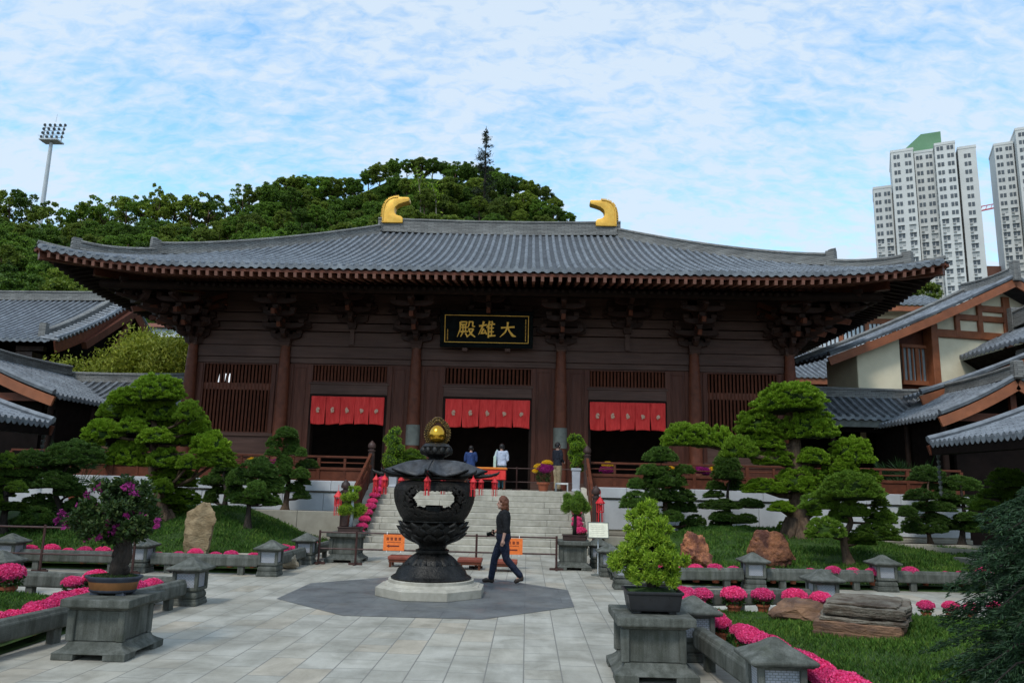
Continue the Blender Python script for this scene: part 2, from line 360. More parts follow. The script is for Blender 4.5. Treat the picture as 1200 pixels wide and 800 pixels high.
# ================================================================ tiled roofs
def tile_slope(name, parent, O, u, v, ss, vf, zf, seg=.36, r=.075, mats=None, nv=10, eave=True, drip=True):
    """concave tiled slope: origin O, eave axis u, inward axis v; ss = rib positions, vf(s) = (v0, v1), zf(s, v) = height"""
    O = Vector(O); u = Vector(u); v = Vector(v); m = MB()
    def P(s, a): q = O+u*s+v*a; return Vector((q.x, q.y, zf(s, a)))
    d = ss[1]-ss[0]
    def cell(i, j):
        s = ss[0]-d/2+(len(ss)*d)*i; a, b = vf(max(ss[0]-d/2, min(ss[-1]+d/2, s))); return P(s, a+(b-a)*j)
    m.cur = 1; m.grid(cell, len(ss)*2, nv); m.cur = 0
    K = 6; arc = [(math.cos(PI*k/(K-1)), math.sin(PI*k/(K-1))) for k in range(K)]
    for s in ss:
        a, b = vf(s)
        if b-a < .15: continue
        n = max(1, round((b-a)/seg)); vs = []; fs = []
        jit = random.uniform(-.05, .05)
        for k in range(n):
            for j, rr in ((0, r*1.0), (1, r*.84)):
                t = a+(b-a)*min(1, max(0, (k+j+jit*(0 < k+j < n))/n)); q = P(s, t)
                for c, e in arc: vs.append(q+u*(c*rr)+Vector((0, 0, e*rr*1.05+.01)))
            o = k*2*K
            fs += [(o+i, o+i+1, o+K+i+1, o+K+i) for i in range(K-1)]
            fs.append(tuple(o+i for i in range(K)))
        m.add(vs, fs)
        if eave:
            q = P(s, a)-v*.015; ring = [q+u*(math.cos(2*PI*k/10)*r*1.12)+Vector((0, 0, math.sin(2*PI*k/10)*r*1.12+.02)) for k in range(10)]
            m.add(ring+[p+v*.05 for p in ring], [tuple(range(10))]+[(k, k+10, (k+1) % 10+10, (k+1) % 10) for k in range(10)])
            ctr = q-v*.012+Vector((0, 0, .02)); m.add([ctr]+[ctr+v*.011+u*(math.cos(2*PI*k/8)*r*.6)+Vector((0, 0, math.sin(2*PI*k/8)*r*.6)) for k in range(8)], [(0, 1+k, 1+(k+1) % 8) for k in range(8)])
    if drip and eave:
        for s in ss[:-1]:
            sm = s+d/2; a, b = vf(sm)
            if b-a < .15: continue
            pts = [(-.5, 0), (.5, 0), (.42, -.07), (.2, -.125), (0, -.145), (-.2, -.125), (-.42, -.07)]
            q = P(sm, a)-v*.02; g = [q+u*(x*d*.98)+Vector((0, 0, z+.01)) for x, z in pts]
            m.add(g+[p+v*.03 for p in g], [tuple(range(7)), tuple(range(13, 6, -1))]+[(k, (k+1) % 7, (k+1) % 7+7, k+7) for k in range(7)])
    return m.build(name, mats or [M['tile'], M['tile_pan']], parent, smooth=35, fix=False)
def frange(a, b, d):
    n = max(2, round((b-a)/d)); st = (b-a)/n
    return [a+st*(i+.5) for i in range(n)]
def ridge_wall(m, pts, w, h, cap=.07, taper=.8):
    """layered ridge of stacked tiles along a path, round capping tile on top"""
    pts = [Vector(p) for p in pts]; prof = [(-.5, 0), (-.5*taper-.04, h*.3), (-.5*taper, h*.31), (-.5*taper, h-.05), (-.62*taper, h-.05), (-.62*taper, h), (-.35, h+cap*.7), (0, h+cap), (.35, h+cap*.7), (.62*taper, h), (.62*taper, h-.05), (.5*taper, h-.05), (.5*taper, h*.31), (.5*taper+.04, h*.3), (.5, 0)]
    n = len(prof); vs = []
    for i, p in enumerate(pts):
        d = pts[min(i+1, len(pts)-1)]-pts[max(i-1, 0)]; d.z = 0; d.normalize(); a = Vector((d.y, -d.x, 0))
        vs += [p+a*(x*w)+Vector((0, 0, z)) for x, z in prof]
    m.add(vs, [(i*n+k, i*n+k+1, (i+1)*n+k+1, (i+1)*n+k) for i in range(len(pts)-1) for k in range(n-1)]+[tuple(range(n))[::-1], tuple((len(pts)-1)*n+k for k in range(n))])

# ================================================================ main hall
YC = 30.47; FZ = 1.75; CT = 7.28
hall = empty('temple_hall', (AX, 36, FZ), 'large dark timber temple hall with sweeping grey tiled roof and golden ridge ornaments', 'temple')
def part(mb, name, m, parent=None, **k): return mb.build(name, m, parent or hall, **k)
W, D, YE, YR = 16.10, 10.23, 26.42, 36.65
def lift(c): return .60*max(0, 1-c/7.5)**2.8
def zb(a): t = max(-.05, a/D); return 9.46+(14.13-9.46)*(.76*t+.24*t*t)
def front_v(s): return (-.28*(abs(s)/W)**5, max(0, min(D, W-abs(s))))
def side_v(s): return (-.28*(abs(s)/D)**5, max(0, D-abs(s)))
def z_front(s, a): return zb(a)+lift(W-abs(s))*max(0, 1-max(a, 0)/6)**2
def z_side(s, a): return zb(a)+lift(D-abs(s))*max(0, 1-max(a, 0)/6)**2
roof = tile_slope('roof', hall, (AX, YE, 0), (1, 0, 0), (0, 1, 0), frange(-W, W, .315), front_v, z_front, r=.085)
tag(roof)
tile_slope('roof_slope', roof, (AX, 2*YR-YE, 0), (-1, 0, 0), (0, -1, 0), frange(-W, W, .63), front_v, z_front, seg=1.2)
tile_slope('roof_slope', roof, (AX-W, YR, 0), (0, -1, 0), (1, 0, 0), frange(-D, D, .315), side_v, z_side, r=.085)
tile_slope('roof_slope', roof, (AX+W, YR, 0), (0, 1, 0), (-1, 0, 0), frange(-D, D, .315), side_v, z_side, r=.085)
WR = W-D
m = MB(); ridge_wall(m, [(AX-WR-.15+(2*WR+.3)*i/12, YR, 14.06+.10*(2*i/12-1)**2) for i in range(13)], .42, .68)
part(m, 'main_ridge', M['ridge'], roof)
for sx in (-1, 1):
  for sy in (-1, 1):
    def hp(u):  # 0 at the eave corner, 1 at the ridge end
        a = D*u; s = W-a
        return Vector((AX+sx*s, YR+sy*(D-a), z_front(s, a)-.06))
    m = MB(); ridge_wall(m, [hp(.28+.735*i/14)+Vector((0, 0, .10*(1-i/14)**4)) for i in range(15)], .38, .46)
    m.box(hp(.270)+Vector((0, 0, .32)), (.36, .30, .78), rz=PI/4*sx*sy, tx=.9)
    m.box(hp(.266)+Vector((0, 0, .70)), (.20, .28, .20), rz=PI/4*sx*sy, rx=.4)
    part(m, 'hip_ridge', M['ridge'], roof)
    m = MB(); ridge_wall(m, [hp(.085+.185*i/8)+Vector((0, 0, .12*(1-i/8)**3)) for i in range(9)], .34, .33)
    m.box(hp(.078)+Vector((0, 0, .26)), (.34, .28, .62), rz=PI/4*sx*sy, tx=.9)
    m.tube([hp(.10)+Vector((0, 0, .05)), hp(.05)+Vector((0, 0, .07)), hp(.012)+Vector((0, 0, .10)), hp(-.008)+Vector((0, 0, .16))], [.12, .12, .11, .08], 8)
    part(m, 'corner_ridge', M['ridge'], roof)
# golden ridge-end ornaments: tail curling towards the middle, a comb of fins along the back
S = .0405
prof = [(2, 0), (29, 0), (29, 6), (27, 8.5), (21, 10), (18.5, 13), (18, 17), (19, 20.5), (23, 24), (29, 26.2), (35, 28), (36, 29.5), (36, 32), (35, 33), (22, 33.2), (16, 32.5), (10.5, 30), (7, 25.5), (5.2, 19), (4.6, 12), (4.4, 4)]
back = [(4.4, 2), (4.6, 12), (5.2, 19), (7, 25.5), (10.5, 30), (16, 32.5), (22, 33.2)]
for sx in (-1, 1):
    m = MB(); ox = AX+sx*(WR-.03); oz = 14.58
    T = lambda a, b: (ox-sx*(a-3)*S, oz+b*S)
    m.prism([T(*p) for p in prof], 'xz', YR-.27, YR+.27)
    o1 = m.build('ridge_ornament', M['gold'], roof, bevel=.035, seg=2, smooth=50)
    m = MB()
    for k in range(26):   # fins
        f = k/25*(len(back)-1); i = min(int(f), len(back)-2); t = f-i
        a = back[i][0]*(1-t)+back[i+1][0]*t; b = back[i][1]*(1-t)+back[i+1][1]*t
        dx, dy = back[i+1][0]-back[i][0], back[i+1][1]-back[i][1]; l = math.hypot(dx, dy); nx, ny = -dy/l, dx/l
        p, q = T(a-nx*1.2, b-ny*1.2), T(a+nx*3.6, b+ny*3.6)
        m.bar((p[0], YR, p[1]), (q[0], YR, q[1]), .040, .26, up=(0, 1, 0))
    pp = [T(a+.7*0, b) for a, b in back]
    m.tube([(a, YR-.275, b) for a, b in pp], .035, 6); m.tube([(a, YR+.275, b) for a, b in pp], .035, 6)
    m.build('ornament_crest', M['gold'], roof)
# soffit, eave boards and rafters
m = MB()
def sof(zf, s, L, v): c = L-abs(s); return zf(s, 0)-.26+.27*v-lift(c)*min(1, v/4.5)
m.grid(lambda i, j: (AX+(2*i-1)*(W-.1), YE+.12+min(4.6, max(.02, W-abs(2*i-1)*(W-.1)))*j, sof(z_front, (2*i-1)*(W-.1), W, min(4.6, max(.02, W-abs(2*i-1)*(W-.1)))*j)), 60, 5)
for sx in (-1, 1):
    m.grid(lambda i, j: (AX+sx*(W-.12-min(4.6, max(.02, D-abs(2*i-1)*(D-.1)))*j), YR+(2*i-1)*(D-.1), sof(z_side, (2*i-1)*(D-.1), D, min(4.6, max(.02, D-abs(2*i-1)*(D-.1)))*j)), 40, 5)
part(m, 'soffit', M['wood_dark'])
m = MB()
def eave_strip(z0, z1, off, th):
    for k in range(60):
        s0, s1 = -W+2*W*k/60, -W+2*W*(k+1)/60
        a = (AX+s0, YE+off+front_v(s0)[0], z_front(s0, 0)+(z0+z1)/2); b = (AX+s1, YE+off+front_v(s1)[0], z_front(s1, 0)+(z0+z1)/2)
        m.bar(a, b, th, z1-z0)
    for sx in (-1, 1):
        for k in range(36):
            s0, s1 = -D+2*D*k/36, -D+2*D*(k+1)/36
            a = (AX+sx*(W-off-side_v(s0)[0]), YR+s0, z_side(s0, 0)+(z0+z1)/2); b = (AX+sx*(W-off-side_v(s1)[0]), YR+s1, z_side(s1, 0)+(z0+z1)/2)
            m.bar(a, b, th, z1-z0)
eave_strip(-.24, -.13, .10, .10)
part(m, 'eave_board', M['wood_red'])
m = MB()
m.bb(-.055, .055, -.0, 2.3, -.085, .085)
rf = None
for k in range(100):                       # square flying rafters whose ends show under the eave
    s = -W+.45+(2*W-.9)*k/99; z = z_front(s, 0)-.325
    if rf is None: rf = m.build('rafter', M['rafter'], None); rf.parent = hall; o = rf
    else: o = rf.copy(); C.objects.link(o)
    o.location = Vector((AX+s, YE+.06+front_v(s)[0], z))-wloc(hall); o.rotation_euler = (R(9), 0, 0); o.scale.y = min(1, (W-abs(s)+.05)/2.3)
m = MB()
for sx in (-1, 1):
    for k in range(60):
        s = -D+.5+(2*D-1)*k/59; z = z_side(s, 0)-.335; l_ = min(2.3, D-abs(s)+.05)
        m.box((AX+sx*(W-.05-l_/2), YR+s, z+.08*l_), (l_, .11, .17), ry=sx*R(9))
    for k in range(110):
        s = -W+1.4+(2*W-2.8)*k/109
        if sx > 0 and W-abs(s) > 4.6: m.cyl((AX+s, YE+1.05, z_front(s, 0)-.50), (AX+s, YC+.2, z_front(s, 0)-.50+.9-lift(W-abs(s))), .065, n=6)
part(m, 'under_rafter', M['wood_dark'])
m = MB()
for sx in (-1, 1):     # corner beams
    for sy in (-1, 1):
        p = Vector((AX+sx*(W+.02), YR+sy*(D+.02), 9.46+.60-.36)); q = Vector((AX+sx*(W-4.6), YR+sy*(D-4.6), 10.0))
        m.bar(p, q, .26, .36)
        p2 = Vector((AX+sx*(W-1.3), YR+sy*(D-1.3), 9.48)); q2 = Vector((AX+sx*(W-4.8), YR+sy*(D-4.8), 9.5)); m.bar(p2, q2, .26, .36)
part(m, 'corner_beam', M['wood_red'])
# columns
colx = [-11.99, -8.216, -2.906, 2.906, 8.216, 11.99]
m = MB(); m.lathe([(.30, 0), (.30, .08), (.255, .14), (.262, 1.8), (.25, 3.6), (.215, 4.7), (.175, CT-FZ)], n=24)
col = m.build('column', M['wood_red'], None, smooth=40)
m = MB(); m.lathe([(.17, 0), (.275, .10), (.275, .16), (.3, .16), (.3, .22), (.2, .22)], n=4, ph=PI/4)
cap = m.build('column_capital', M['wood_h'], col); cap.location.z = CT-FZ-.12
first = True
for i, x in enumerate(colx):
    o = col if first else copy_tree(col); first = False
    o.parent = hall; o.location = Vector((AX+x, YC, FZ))-wloc(hall)
    if abs(x) < 3:
        m = MB(); m.lathe([(.275, 1.62), (.275, 2.42)], (AX+x, YC, FZ), 24); s = m.build('column_sleeve', mat('grey_copper_sleeve', (.16, .17, .15), (.11, .12, .105), 6, .6) if 'slv' not in M else M['slv'], None, smooth=40)
        M['slv'] = s.data.materials[0]; s.parent = o; s.location = -Vector((AX+x, YC, FZ))
# side and rear columns
for x, y in [(sx*11.99, y) for sx in (-1, 1) for y in (34.5, 38.8, 42.8)]+[(x, 42.83) for x in colx[1:-1]]:
    o = copy_tree(col); o.parent = hall; o.location = Vector((AX+x, y, FZ))-wloc(hall)
# walls of the front: bays between columns
YW = YC+.10
m = MB(); mh = MB(); mf = MB(); ml = MB(); md = MB()
def lattice(mm, x0, x1, z0, z1, y, n, w=.05):
    for k in range(n):
        x = x0+(x1-x0)*(k+.5)/n; mm.box((x, y, (z0+z1)/2), (w, w, z1-z0), rz=PI/4)
windows = []
for b in range(5):
    c0, c1 = AX+colx[b]+.2, AX+colx[b+1]-.2
    mh.bb(c0-.02, c1+.02, YW-.02, YW+.20, 6.80, CT-.02)            # head beam
    mh.bb(c0-.01, c1+.01, YW+.01, YW+.18, CT+.0, 7.86)               # boards above it
    mh.bb(c0-.3, c1+.3, YW-.01, YW+.17, 7.90, 8.22); mh.bb(c0-.3, c1+.3, YW+.012, YW+.16, 8.26, 8.62); mh.bb(c0-.3, c1+.3, YW+.0, YW+.17, 8.66, 9.1); mh.bb(c0-.4, c1+.4, YW+.014, YW+.16, 9.1, 10.3)
    cx = (c0+c1)/2
    if b in (1, 2, 3):
        hw = 1.77 if b == 2 else 1.55
        x0, x1 = cx-hw, cx+hw
        mh.bb(c0, c1, YW-.005, YW+.16, 6.56, 6.78)
        for a, e in ((c0, x0-.0), (x1+.0, c1)):
            m.bb(a, e, YW+.03, YW+.15, FZ, 6.55)
            m.bb(a, a+.16, YW-.02, YW+.10, FZ, 6.54); m.bb(e-.16, e, YW-.02, YW+.10, FZ, 6.54)
            mid = (a+e)/2; hwid = (e-a)/2-.24
            for q in (-1, 1): m.bb(mid+q*hwid-.02, mid+q*hwid+.02, YW+.012, YW+.05, FZ+.5, 6.4)
            m.bb(mid-hwid, mid+hwid, YW+.012, YW+.05, 6.36, 6.40)
            mh.bb(a, e, YW-.03, YW+.05, FZ, FZ+.3)
        mh.bb(x0, x1, YW-.03, YW+.17, 5.33, 5.72); mh.bb(x0-.06, x1+.06, YW-.06, YW+.10, 5.72, 5.80)
        windows.append((x0, x1, 5.82, 6.53, 22))
        md.bb(x0, x0+.10, YW+.0, YW+.4, FZ, 5.33); md.bb(x1-.10, x1, YW+.0, YW+.4, FZ, 5.33); md.bb(x0+.10, x1-.10, YW+.02, YW+.4, 5.27, 5.33)
    else:
        x0, x1 = cx-1.42, cx+1.42
        mh.bb(c0, c1, YW-.005, YW+.16, 6.53, 6.78)
        m.bb(c0, x0, YW-.0, YW+.15, FZ, 6.52); m.bb(x1, c1, YW-.0, YW+.15, FZ, 6.52)
        m.bb(x0-.13, x0, YW-.05, YW+.1, 3.60, 6.50); m.bb(x1, x1+.13, YW-.05, YW+.1, 3.60, 6.50)
        mh.bb(x0-.2, x1+.2, YW-.06, YW+.1, 3.60, 3.73); mh.bb(c0, c1, YW+.005, YW+.16, 2.95, 3.60); mh.bb(c0, c1, YW-.03, YW+.08, 2.78, 2.95)
        m.bb(c0, c1, YW+.02, YW+.15, FZ, 2.78)
        windows.append((x0, x1, 3.73, 6.51, 19))
part(m, 'wall', M['wood_v'], bevel=.008); part(mh, 'wall_beam', M['wood_h'], bevel=.012); part(md, 'door_frame', M['wood_dark'])
for x0, x1, z0, z1, n in windows:
    m = MB(); m.bb(x0-.01, x0+.05, YW-.02, YW+.14, z0, z1); m.bb(x1-.05, x1+.01, YW-.02, YW+.14, z0, z1); m.bb(x0+.04, x1-.04, YW-.01, YW+.13, z0-.005, z0+.04); m.bb(x0+.04, x1-.04, YW-.01, YW+.13, z1-.04, z1+.005)
    wf = m.build('lattice_window', M['wood_v'], hall)
    m = MB(); lattice(m, x0+.05, x1-.05, z0, z1, YW+.06, n, .06)
    if z1-z0 > 1: m.bb(x0+.05, x1-.05, YW+.045, YW+.075, 5.45, 5.72)
    m.build('lattice_bars', M['wood_red'], wf)
# bright openings beyond the end lattices: nothing built, glowing slabs below stand in
for x, sg in ((AX-12.55, 1), (AX+12.25, -1)):
    pass
# body: floor, inside walls, ceiling
m = MB(); m.bb(AX-12.1, AX-11.9, YC+.2, 42.9, FZ, 9.9); m.bb(AX+11.9, AX+12.1, YC+.2, 42.9, FZ, 9.9); m.bb(AX-12.1, AX+12.1, 42.7, 42.9, FZ, 9.9)
part(m, 'side_wall', M['wood_v'])
m = MB(); m.bb(AX-11.88, AX+11.88, YC+.35, 42.6, 8.0, 8.1); m.bb(AX-11.88, AX+11.88, YC+3.8, YC+3.9, FZ, 8.0) 
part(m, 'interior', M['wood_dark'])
# emissive slabs just behind the end lattices, added to imitate brightness from beyond
lit = plain('glow_slot', (.9, .92, .95), .5, emit=(.9, .95, 1), es=.9)
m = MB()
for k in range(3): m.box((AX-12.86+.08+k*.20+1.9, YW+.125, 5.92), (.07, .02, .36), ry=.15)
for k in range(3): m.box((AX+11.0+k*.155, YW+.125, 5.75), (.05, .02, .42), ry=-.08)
part(m, 'glow_slot', lit)
# bracket sets
def bracket(full=True):
    m = MB(); red = MB()
    m.box((0, 0, .13), (.40, .40, .26), tx=1.25, ty=1.25) if full else m.box((0, 0, .13), (.30, .30, .26), tx=1.25, ty=1.25)
    def arm_x(y, z, L, h=.20, w=.15):
        p = [(-L, z+h), (-L, z+h*.62), (-L*.86, z+h*.25), (-L*.66, z+.02), (-L*.5, z), (L*.5, z), (L*.66, z+.02), (L*.86, z+h*.25), (L, z+h*.62), (L, z+h)]
        m.prism(p, 'xz', y-w/2, y+w/2)
        for x in (-L*.86, 0, L*.86): m.box((x, y, z+h+.075), (.19, .19, .13), tx=1.25, ty=1.25)
    def arm_y(z, L, h=.20, w=.16):
        p = [(.5, z+h), (.5, z), (-L*.7, z), (-L*.9, z+h*.35), (-L, z+h*.7), (-L, z+h)]
        m.prism(p, 'yz', -w/2, w/2); m.box((0, -L*.86, z+h+.075), (.19, .19, .13), tx=1.25, ty=1.25)
    n = 4 if full else 3
    for k in range(n):
        z = .24+k*.36; arm_y(z, .55+.62*k)
        arm_x(0, z, .62+.28*(k % 2)+.10*k)
        if k >= 1: arm_x(-.48-.62*(k-1), z, .62+.22*(k % 2))
    arm_x(-.5-.62*(n-1), .24+n*.36, .72)
    for k in range(2 if full else 1):   # slanting lever arms
        p = Vector((0, -1.15-.75*k, .62+.36*k)); q = Vector((0, 1.2, 1.72+.3*k)); red.bar(p, q, .15, .2)
    return m, red
zc = CT
m, red = bracket(True); bA = m.build('bracket_set', M['wood_br'], None); b2 = red.build('slanting_arm', M['wood_red'], bA)
m, red = bracket(False); bB = m.build('bracket_set', M['wood_br'], None); b3 = red.build('slanting_arm', M['wood_red'], bB)
usedA = usedB = False
for i, x in enumerate(colx):
    o = copy_tree(bA) if usedA else bA; usedA = True
    o.parent = hall; o.location = Vector((AX+x, YC, zc))-wloc(hall)
for sx in (-1, 1):
    o = copy_tree(bA); o.parent = hall; o.location = Vector((AX+sx*11.99, YC, zc+.003))-wloc(hall); o.rotation_euler = (0, 0, sx*PI/4); o.scale = (1, 1.3, 1)
    for y in (YC, 34.5, 38.8, 42.8):
        o = copy_tree(bA); o.parent = hall; o.location = Vector((AX+sx*11.99, y, zc+.006))-wloc(hall); o.rotation_euler = (0, 0, sx*PI/2)
for i in range(5):
    x = (colx[i]+colx[i+1])/2
    if i in (0, 4): continue
    o = copy_tree(bB) if usedB else bB; usedB = True
    o.parent = hall; o.location = Vector((AX+x, YC+.05, 8.0))-wloc(hall)
    m = MB(); m.bb(AX+x-.09, AX+x+.09, YC+.02, YC+.10, CT+.05, 8.0); m.build('short_post', M['wood_h'], hall)
# purlin carried by the outer brackets
m = MB(); m.cyl((AX-14.6, YC-2.5, 9.05), (AX+14.6, YC-2.5, 9.05), .17); m.cyl((AX-12.5, YC-.02, 9.6), (AX+12.5, YC-.02, 9.6), .16)
for sx in (-1, 1): m.cyl((AX+sx*14.5, YC-2.6, 9.06), (AX+sx*14.5, 44, 9.06), .17)
part(m, 'purlin', M['wood_dark'], smooth=40)

# name board with gilded brush characters, tilted forward
nb = empty('name_board', (AX-.08, YC-.35, 7.36), 'black lacquered name board with three gilded characters hanging above the central door', 'sign')
TB = Matrix.Rotation(R(9), 4, 'X')
def tb(o): o.data.transform(TB); return o
bw, bh = 3.42, 1.17
def lb(mb, name, m, **k): o = mb.build(name, m, None, **k); o.parent = nb; return tb(o)
m = MB(); m.bb(-bw/2, bw/2, -.05, .05, .06, .06+bh); lb(m, 'panel', M['black'])
m = MB(); m.bb(-bw/2-.14, bw/2+.14, -.09, .06, -.10, .058); m.bb(-bw/2-.14, bw/2+.14, -.09, .06, .062+bh, .2+bh); m.bb(-bw/2-.14, -bw/2-.002, -.088, .058, .058, .062+bh); m.bb(bw/2+.002, bw/2+.14, -.088, .058, .058, .062+bh)
lb(m, 'frame', M['black'], bevel=.02)
m = MB(); y0, y1 = -.062, -.051
m.bb(-bw/2+.04, bw/2-.04, y0, y1, .10, .122); m.bb(-bw/2+.04, bw/2-.04, y0, y1, bh-.002, bh+.02); m.bb(-bw/2+.04, -bw/2+.062, y0, y1, .122, bh-.002); m.bb(bw/2-.062, bw/2-.04, y0, y1, .122, bh-.002)
lb(m, 'gold_border', M['gold'])
STR = {
 'da': [[(10, 62, 9), (50, 65, 8), (90, 68, 12)], [(50, 97, 10), (48, 68, 11), (36, 36, 10), (4, 6, 4)], [(49, 64, 8), (62, 38, 11), (80, 16, 16), (98, 10, 5)]],
 'xiong': [[(2, 70, 9), (48, 78, 10)], [(30, 98, 10), (22, 66, 10), (0, 18, 4)], [(30, 56, 9), (14, 24, 9), (46, 32, 9)], [(36, 46, 8), (48, 20, 10)], [(66, 100, 10), (57, 78, 9), (46, 60, 4)], [(58, 78, 10), (58, 0, 9)], [(76, 100, 9), (82, 88, 10)], [(58, 80, 7), (96, 83, 9)], [(58, 58, 7), (90, 60, 8)], [(58, 36, 7), (90, 37, 8)], [(54, 11, 8), (100, 14, 10)], [(76, 82, 8), (76, 12, 8)]],
 'dian': [[(14, 92, 8), (52, 94, 9)], [(51, 94, 8), (48, 76, 8)], [(15, 76, 7), (51, 78, 8)], [(14, 93, 10), (13, 50, 9), (-4, 2, 3)], [(20, 60, 7), (54, 61, 8)], [(29, 72, 8), (29, 34, 8)], [(44, 72, 8), (44, 34, 8)], [(14, 34, 8), (58, 36, 9)], [(28, 28, 8), (16, 4, 5)], [(44, 26, 7), (56, 6, 10)], [(67, 96, 8), (64, 74, 8), (56, 58, 4)], [(66, 94, 8), (88, 96, 8)], [(87, 95, 8), (86, 68, 8), (100, 66, 8)], [(60, 50, 8), (92, 52, 9)], [(91, 52, 9), (78, 26, 9), (52, 0, 4)], [(64, 44, 8), (80, 20, 12), (102, 3, 6)]]}
for nm, cx in (('dian', -.80), ('xiong', .02), ('da', .84)):
    m = MB(); k = .0066
    for i, st in enumerate(STR[nm]):
        pts = []
        for a, b in zip(st[:-1], st[1:]):
            for t in (0, .25, .5, .75): pts.append(tuple(a[j]*(1-t)+b[j]*t for j in range(3)))
        pts.append(st[-1]); L = []; Rr = []
        for j, (x, y, w) in enumerate(pts):
            q = pts[min(j+1, len(pts)-1)]; p = pts[max(j-1, 0)]; dx, dy = q[0]-p[0], q[1]-p[1]; l = math.hypot(dx, dy) or 1
            w = w*(.95+.35*math.exp(-((j)/1.2)**2))
            nx, ny = -dy/l*w*.5, dx/l*w*.5; L.append((x+nx, y+ny)); Rr.append((x-nx, y-ny))
        F = lambda p: (cx+(p[0]-50)*k*1.02, .30+p[1]*k)
        for j in range(len(pts)-1):
            m.prism([F(L[j]), F(L[j+1]), F(Rr[j+1]), F(Rr[j])], 'xz', -.075-.0015*i-.0003*j, -.052)
    lb(m, 'character', M['gold'])
m = MB()
for sx, z0, n in ((1, .2, 16), (-1, .2, 8)):
    for k in range(n):
        z = z0+k*.055; 
        m.bb(sx*(bw/2-.16)-.02, sx*(bw/2-.16)+.02, -.06, -.052, z, z+.012); m.bb(sx*(bw/2-.16)-.006, sx*(bw/2-.16)+.006, -.064, -.053, z-.012, z+.028)
lb(m, 'small_inscription', M['gold'])
m = MB(); m.bb(-.95, -.75, -.12, .3, -.24, -.11); m.bb(.75, .95, -.12, .3, -.24, -.11)
lb(m, 'support_block', M['wood_h'])

# red door curtains, five cut panels each with a pale gathered knot
t = NT('pale_knot'); t.p.inputs['Base Color'].default_value = (.62, .36, .25, 1); t.p.inputs['Roughness'].default_value = .8; M['knot'] = t.m
for nm, cx, hw, lab in (('l', AX-5.56, 1.46, 'red five panel curtain in the doorway left of the central door'), ('c', AX+.02, 1.68, 'red five panel curtain across the central doorway under the name board'), ('r', AX+5.56, 1.49, 'red five panel curtain in the doorway right of the central door')):
    cur = empty('door_curtain', (cx, YC+.03, 4.14), lab, 'curtain')
    m = MB(); top = 5.24; sd = random.random()*9
    for k in range(5):
        x0 = cx-hw+2*hw*k/5; x1 = cx-hw+2*hw*(k+1)/5
        def f(i, j):
            x = x0+(x1-x0)*i; z = top-(1.10+.03*math.sin(i*PI+k))*j
            g = max(0, j-.42)/.58; xx = (i-.5)
            kn = math.exp(-((xx)/.16)**2-((j-.46)/.12)**2)
            rad = math.sin(abs(xx)*26)*.02*g*(1-abs(xx))
            x += -.016*g*math.copysign(1, xx)*(abs(xx) > .4)+.02*math.sin(j*5+k*2+sd)*g
            return (x, YC+.02-.045*kn-rad-.03*math.sin(i*PI*2+k*1.7+sd)*g+.012*math.sin(i*23+k), z+.02*kn)
        m.grid(f, 18, 16)
    o = m.build('cloth_panel', M['redcloth'], cur, smooth=True, fix=False)
    sm = o.modifiers.new('t', 'SOLIDIFY'); sm.thickness = .006
    m = MB()
    for k in range(5):
        x = cx-hw+2*hw*(k+.5)/5
        for q in range(7):
            a = q*2*PI/7+k; m.ball((x+math.cos(a)*.045, YC-.045+.01*math.sin(q*5), 4.72+math.sin(a)*.05-.01*q), .034, (1.1, .4, 1.3), 7, 5)
        m.ball((x, YC-.055, 4.72), .03, (1, .6, 1.5), 8, 5); m.bar((x-.01, YC-.05, 4.70), (x-.03, YC-.045, 4.58), .05, .012, up=(0, 1, 0))
    m.build('knot', M['knot'], cur, smooth=True)
    m = MB(); m.cyl((cx-hw-.05, YC+.04, 5.25), (cx+hw+.05, YC+.04, 5.25), .018, n=8); m.build('curtain_rod', M['wood_dark'], cur)

# ================================================================ podium, stairs, balustrades
pod = empty('stone_podium', (AX, 27, 0), 'white granite podium with coping under the temple hall', 'podium')
PY = 26.5
m = MB()
for x0, x1 in ((-18.0, AX-3.86), (AX+3.86, 14.7)):
    n = 9
    for k in range(n): a = x0+(x1-x0)*k/n; b = x0+(x1-x0)*(k+1)/n; m.bb(a+.006, b-.006, PY, PY+.6, .55, 1.52)
part_w = m.build('wall_slabs', M['podium'], pod, bevel=.01)
m = MB()
for x0, x1 in ((-18.04, AX-3.86), (AX+3.86, 14.74)):
    n = 11
    for k in range(n): a = x0+(x1-x0)*k/n; b = x0+(x1-x0)*(k+1)/n; m.bb(a+.004, b-.004, PY-.07, PY+.62, 1.58, 1.93)
m.build('coping', M['podium'], pod, bevel=.015)
m = MB()
for x0, x1 in ((-18.0, AX-3.86), (AX+3.86, 14.7)): m.bb(x0, x1, PY-.10, PY+.5, 0, .49); m.bb(x0, x1, PY+.03, PY+.5, .49, .55); m.bb(x0, x1, PY+.03, PY+.5, 1.52, 1.58)
m.build('plinth', M['beige'], pod, bevel=.012)
m = MB(); m.bb(-17.9, 14.6, PY+.58, 45, .02, FZ); m.bb(AX-3.86, AX+3.86, 26.0, PY+.58, .02, FZ-.003)
m.build('floor', M['granite'], pod)
stair = empty('stone_stairs', (AX, 24.5, 0), 'pale stone stairway rising to the temple doors', 'stairs')
NS = 10; rise = FZ/NS; run = .335; SY = 22.95
for k in range(NS):
    m = MB(); y = SY+run*k; z = rise*(k+1); xs = [AX-3.44]
    rnd = random.Random(k)
    cuts = sorted([AX-3.44]+[AX-3.44+6.88*(j+rnd.uniform(.25, .75))/4 for j in range(4)]+[AX+3.44])
    for a, b in zip(cuts[:-1], cuts[1:]): m.bb(a+.003, b-.003, y-.02, y+run+.05 if k < NS-1 else 26.02, z-rise+.004, z)
    m.build('step', M['granite'], stair, bevel=.012)
m = MB()
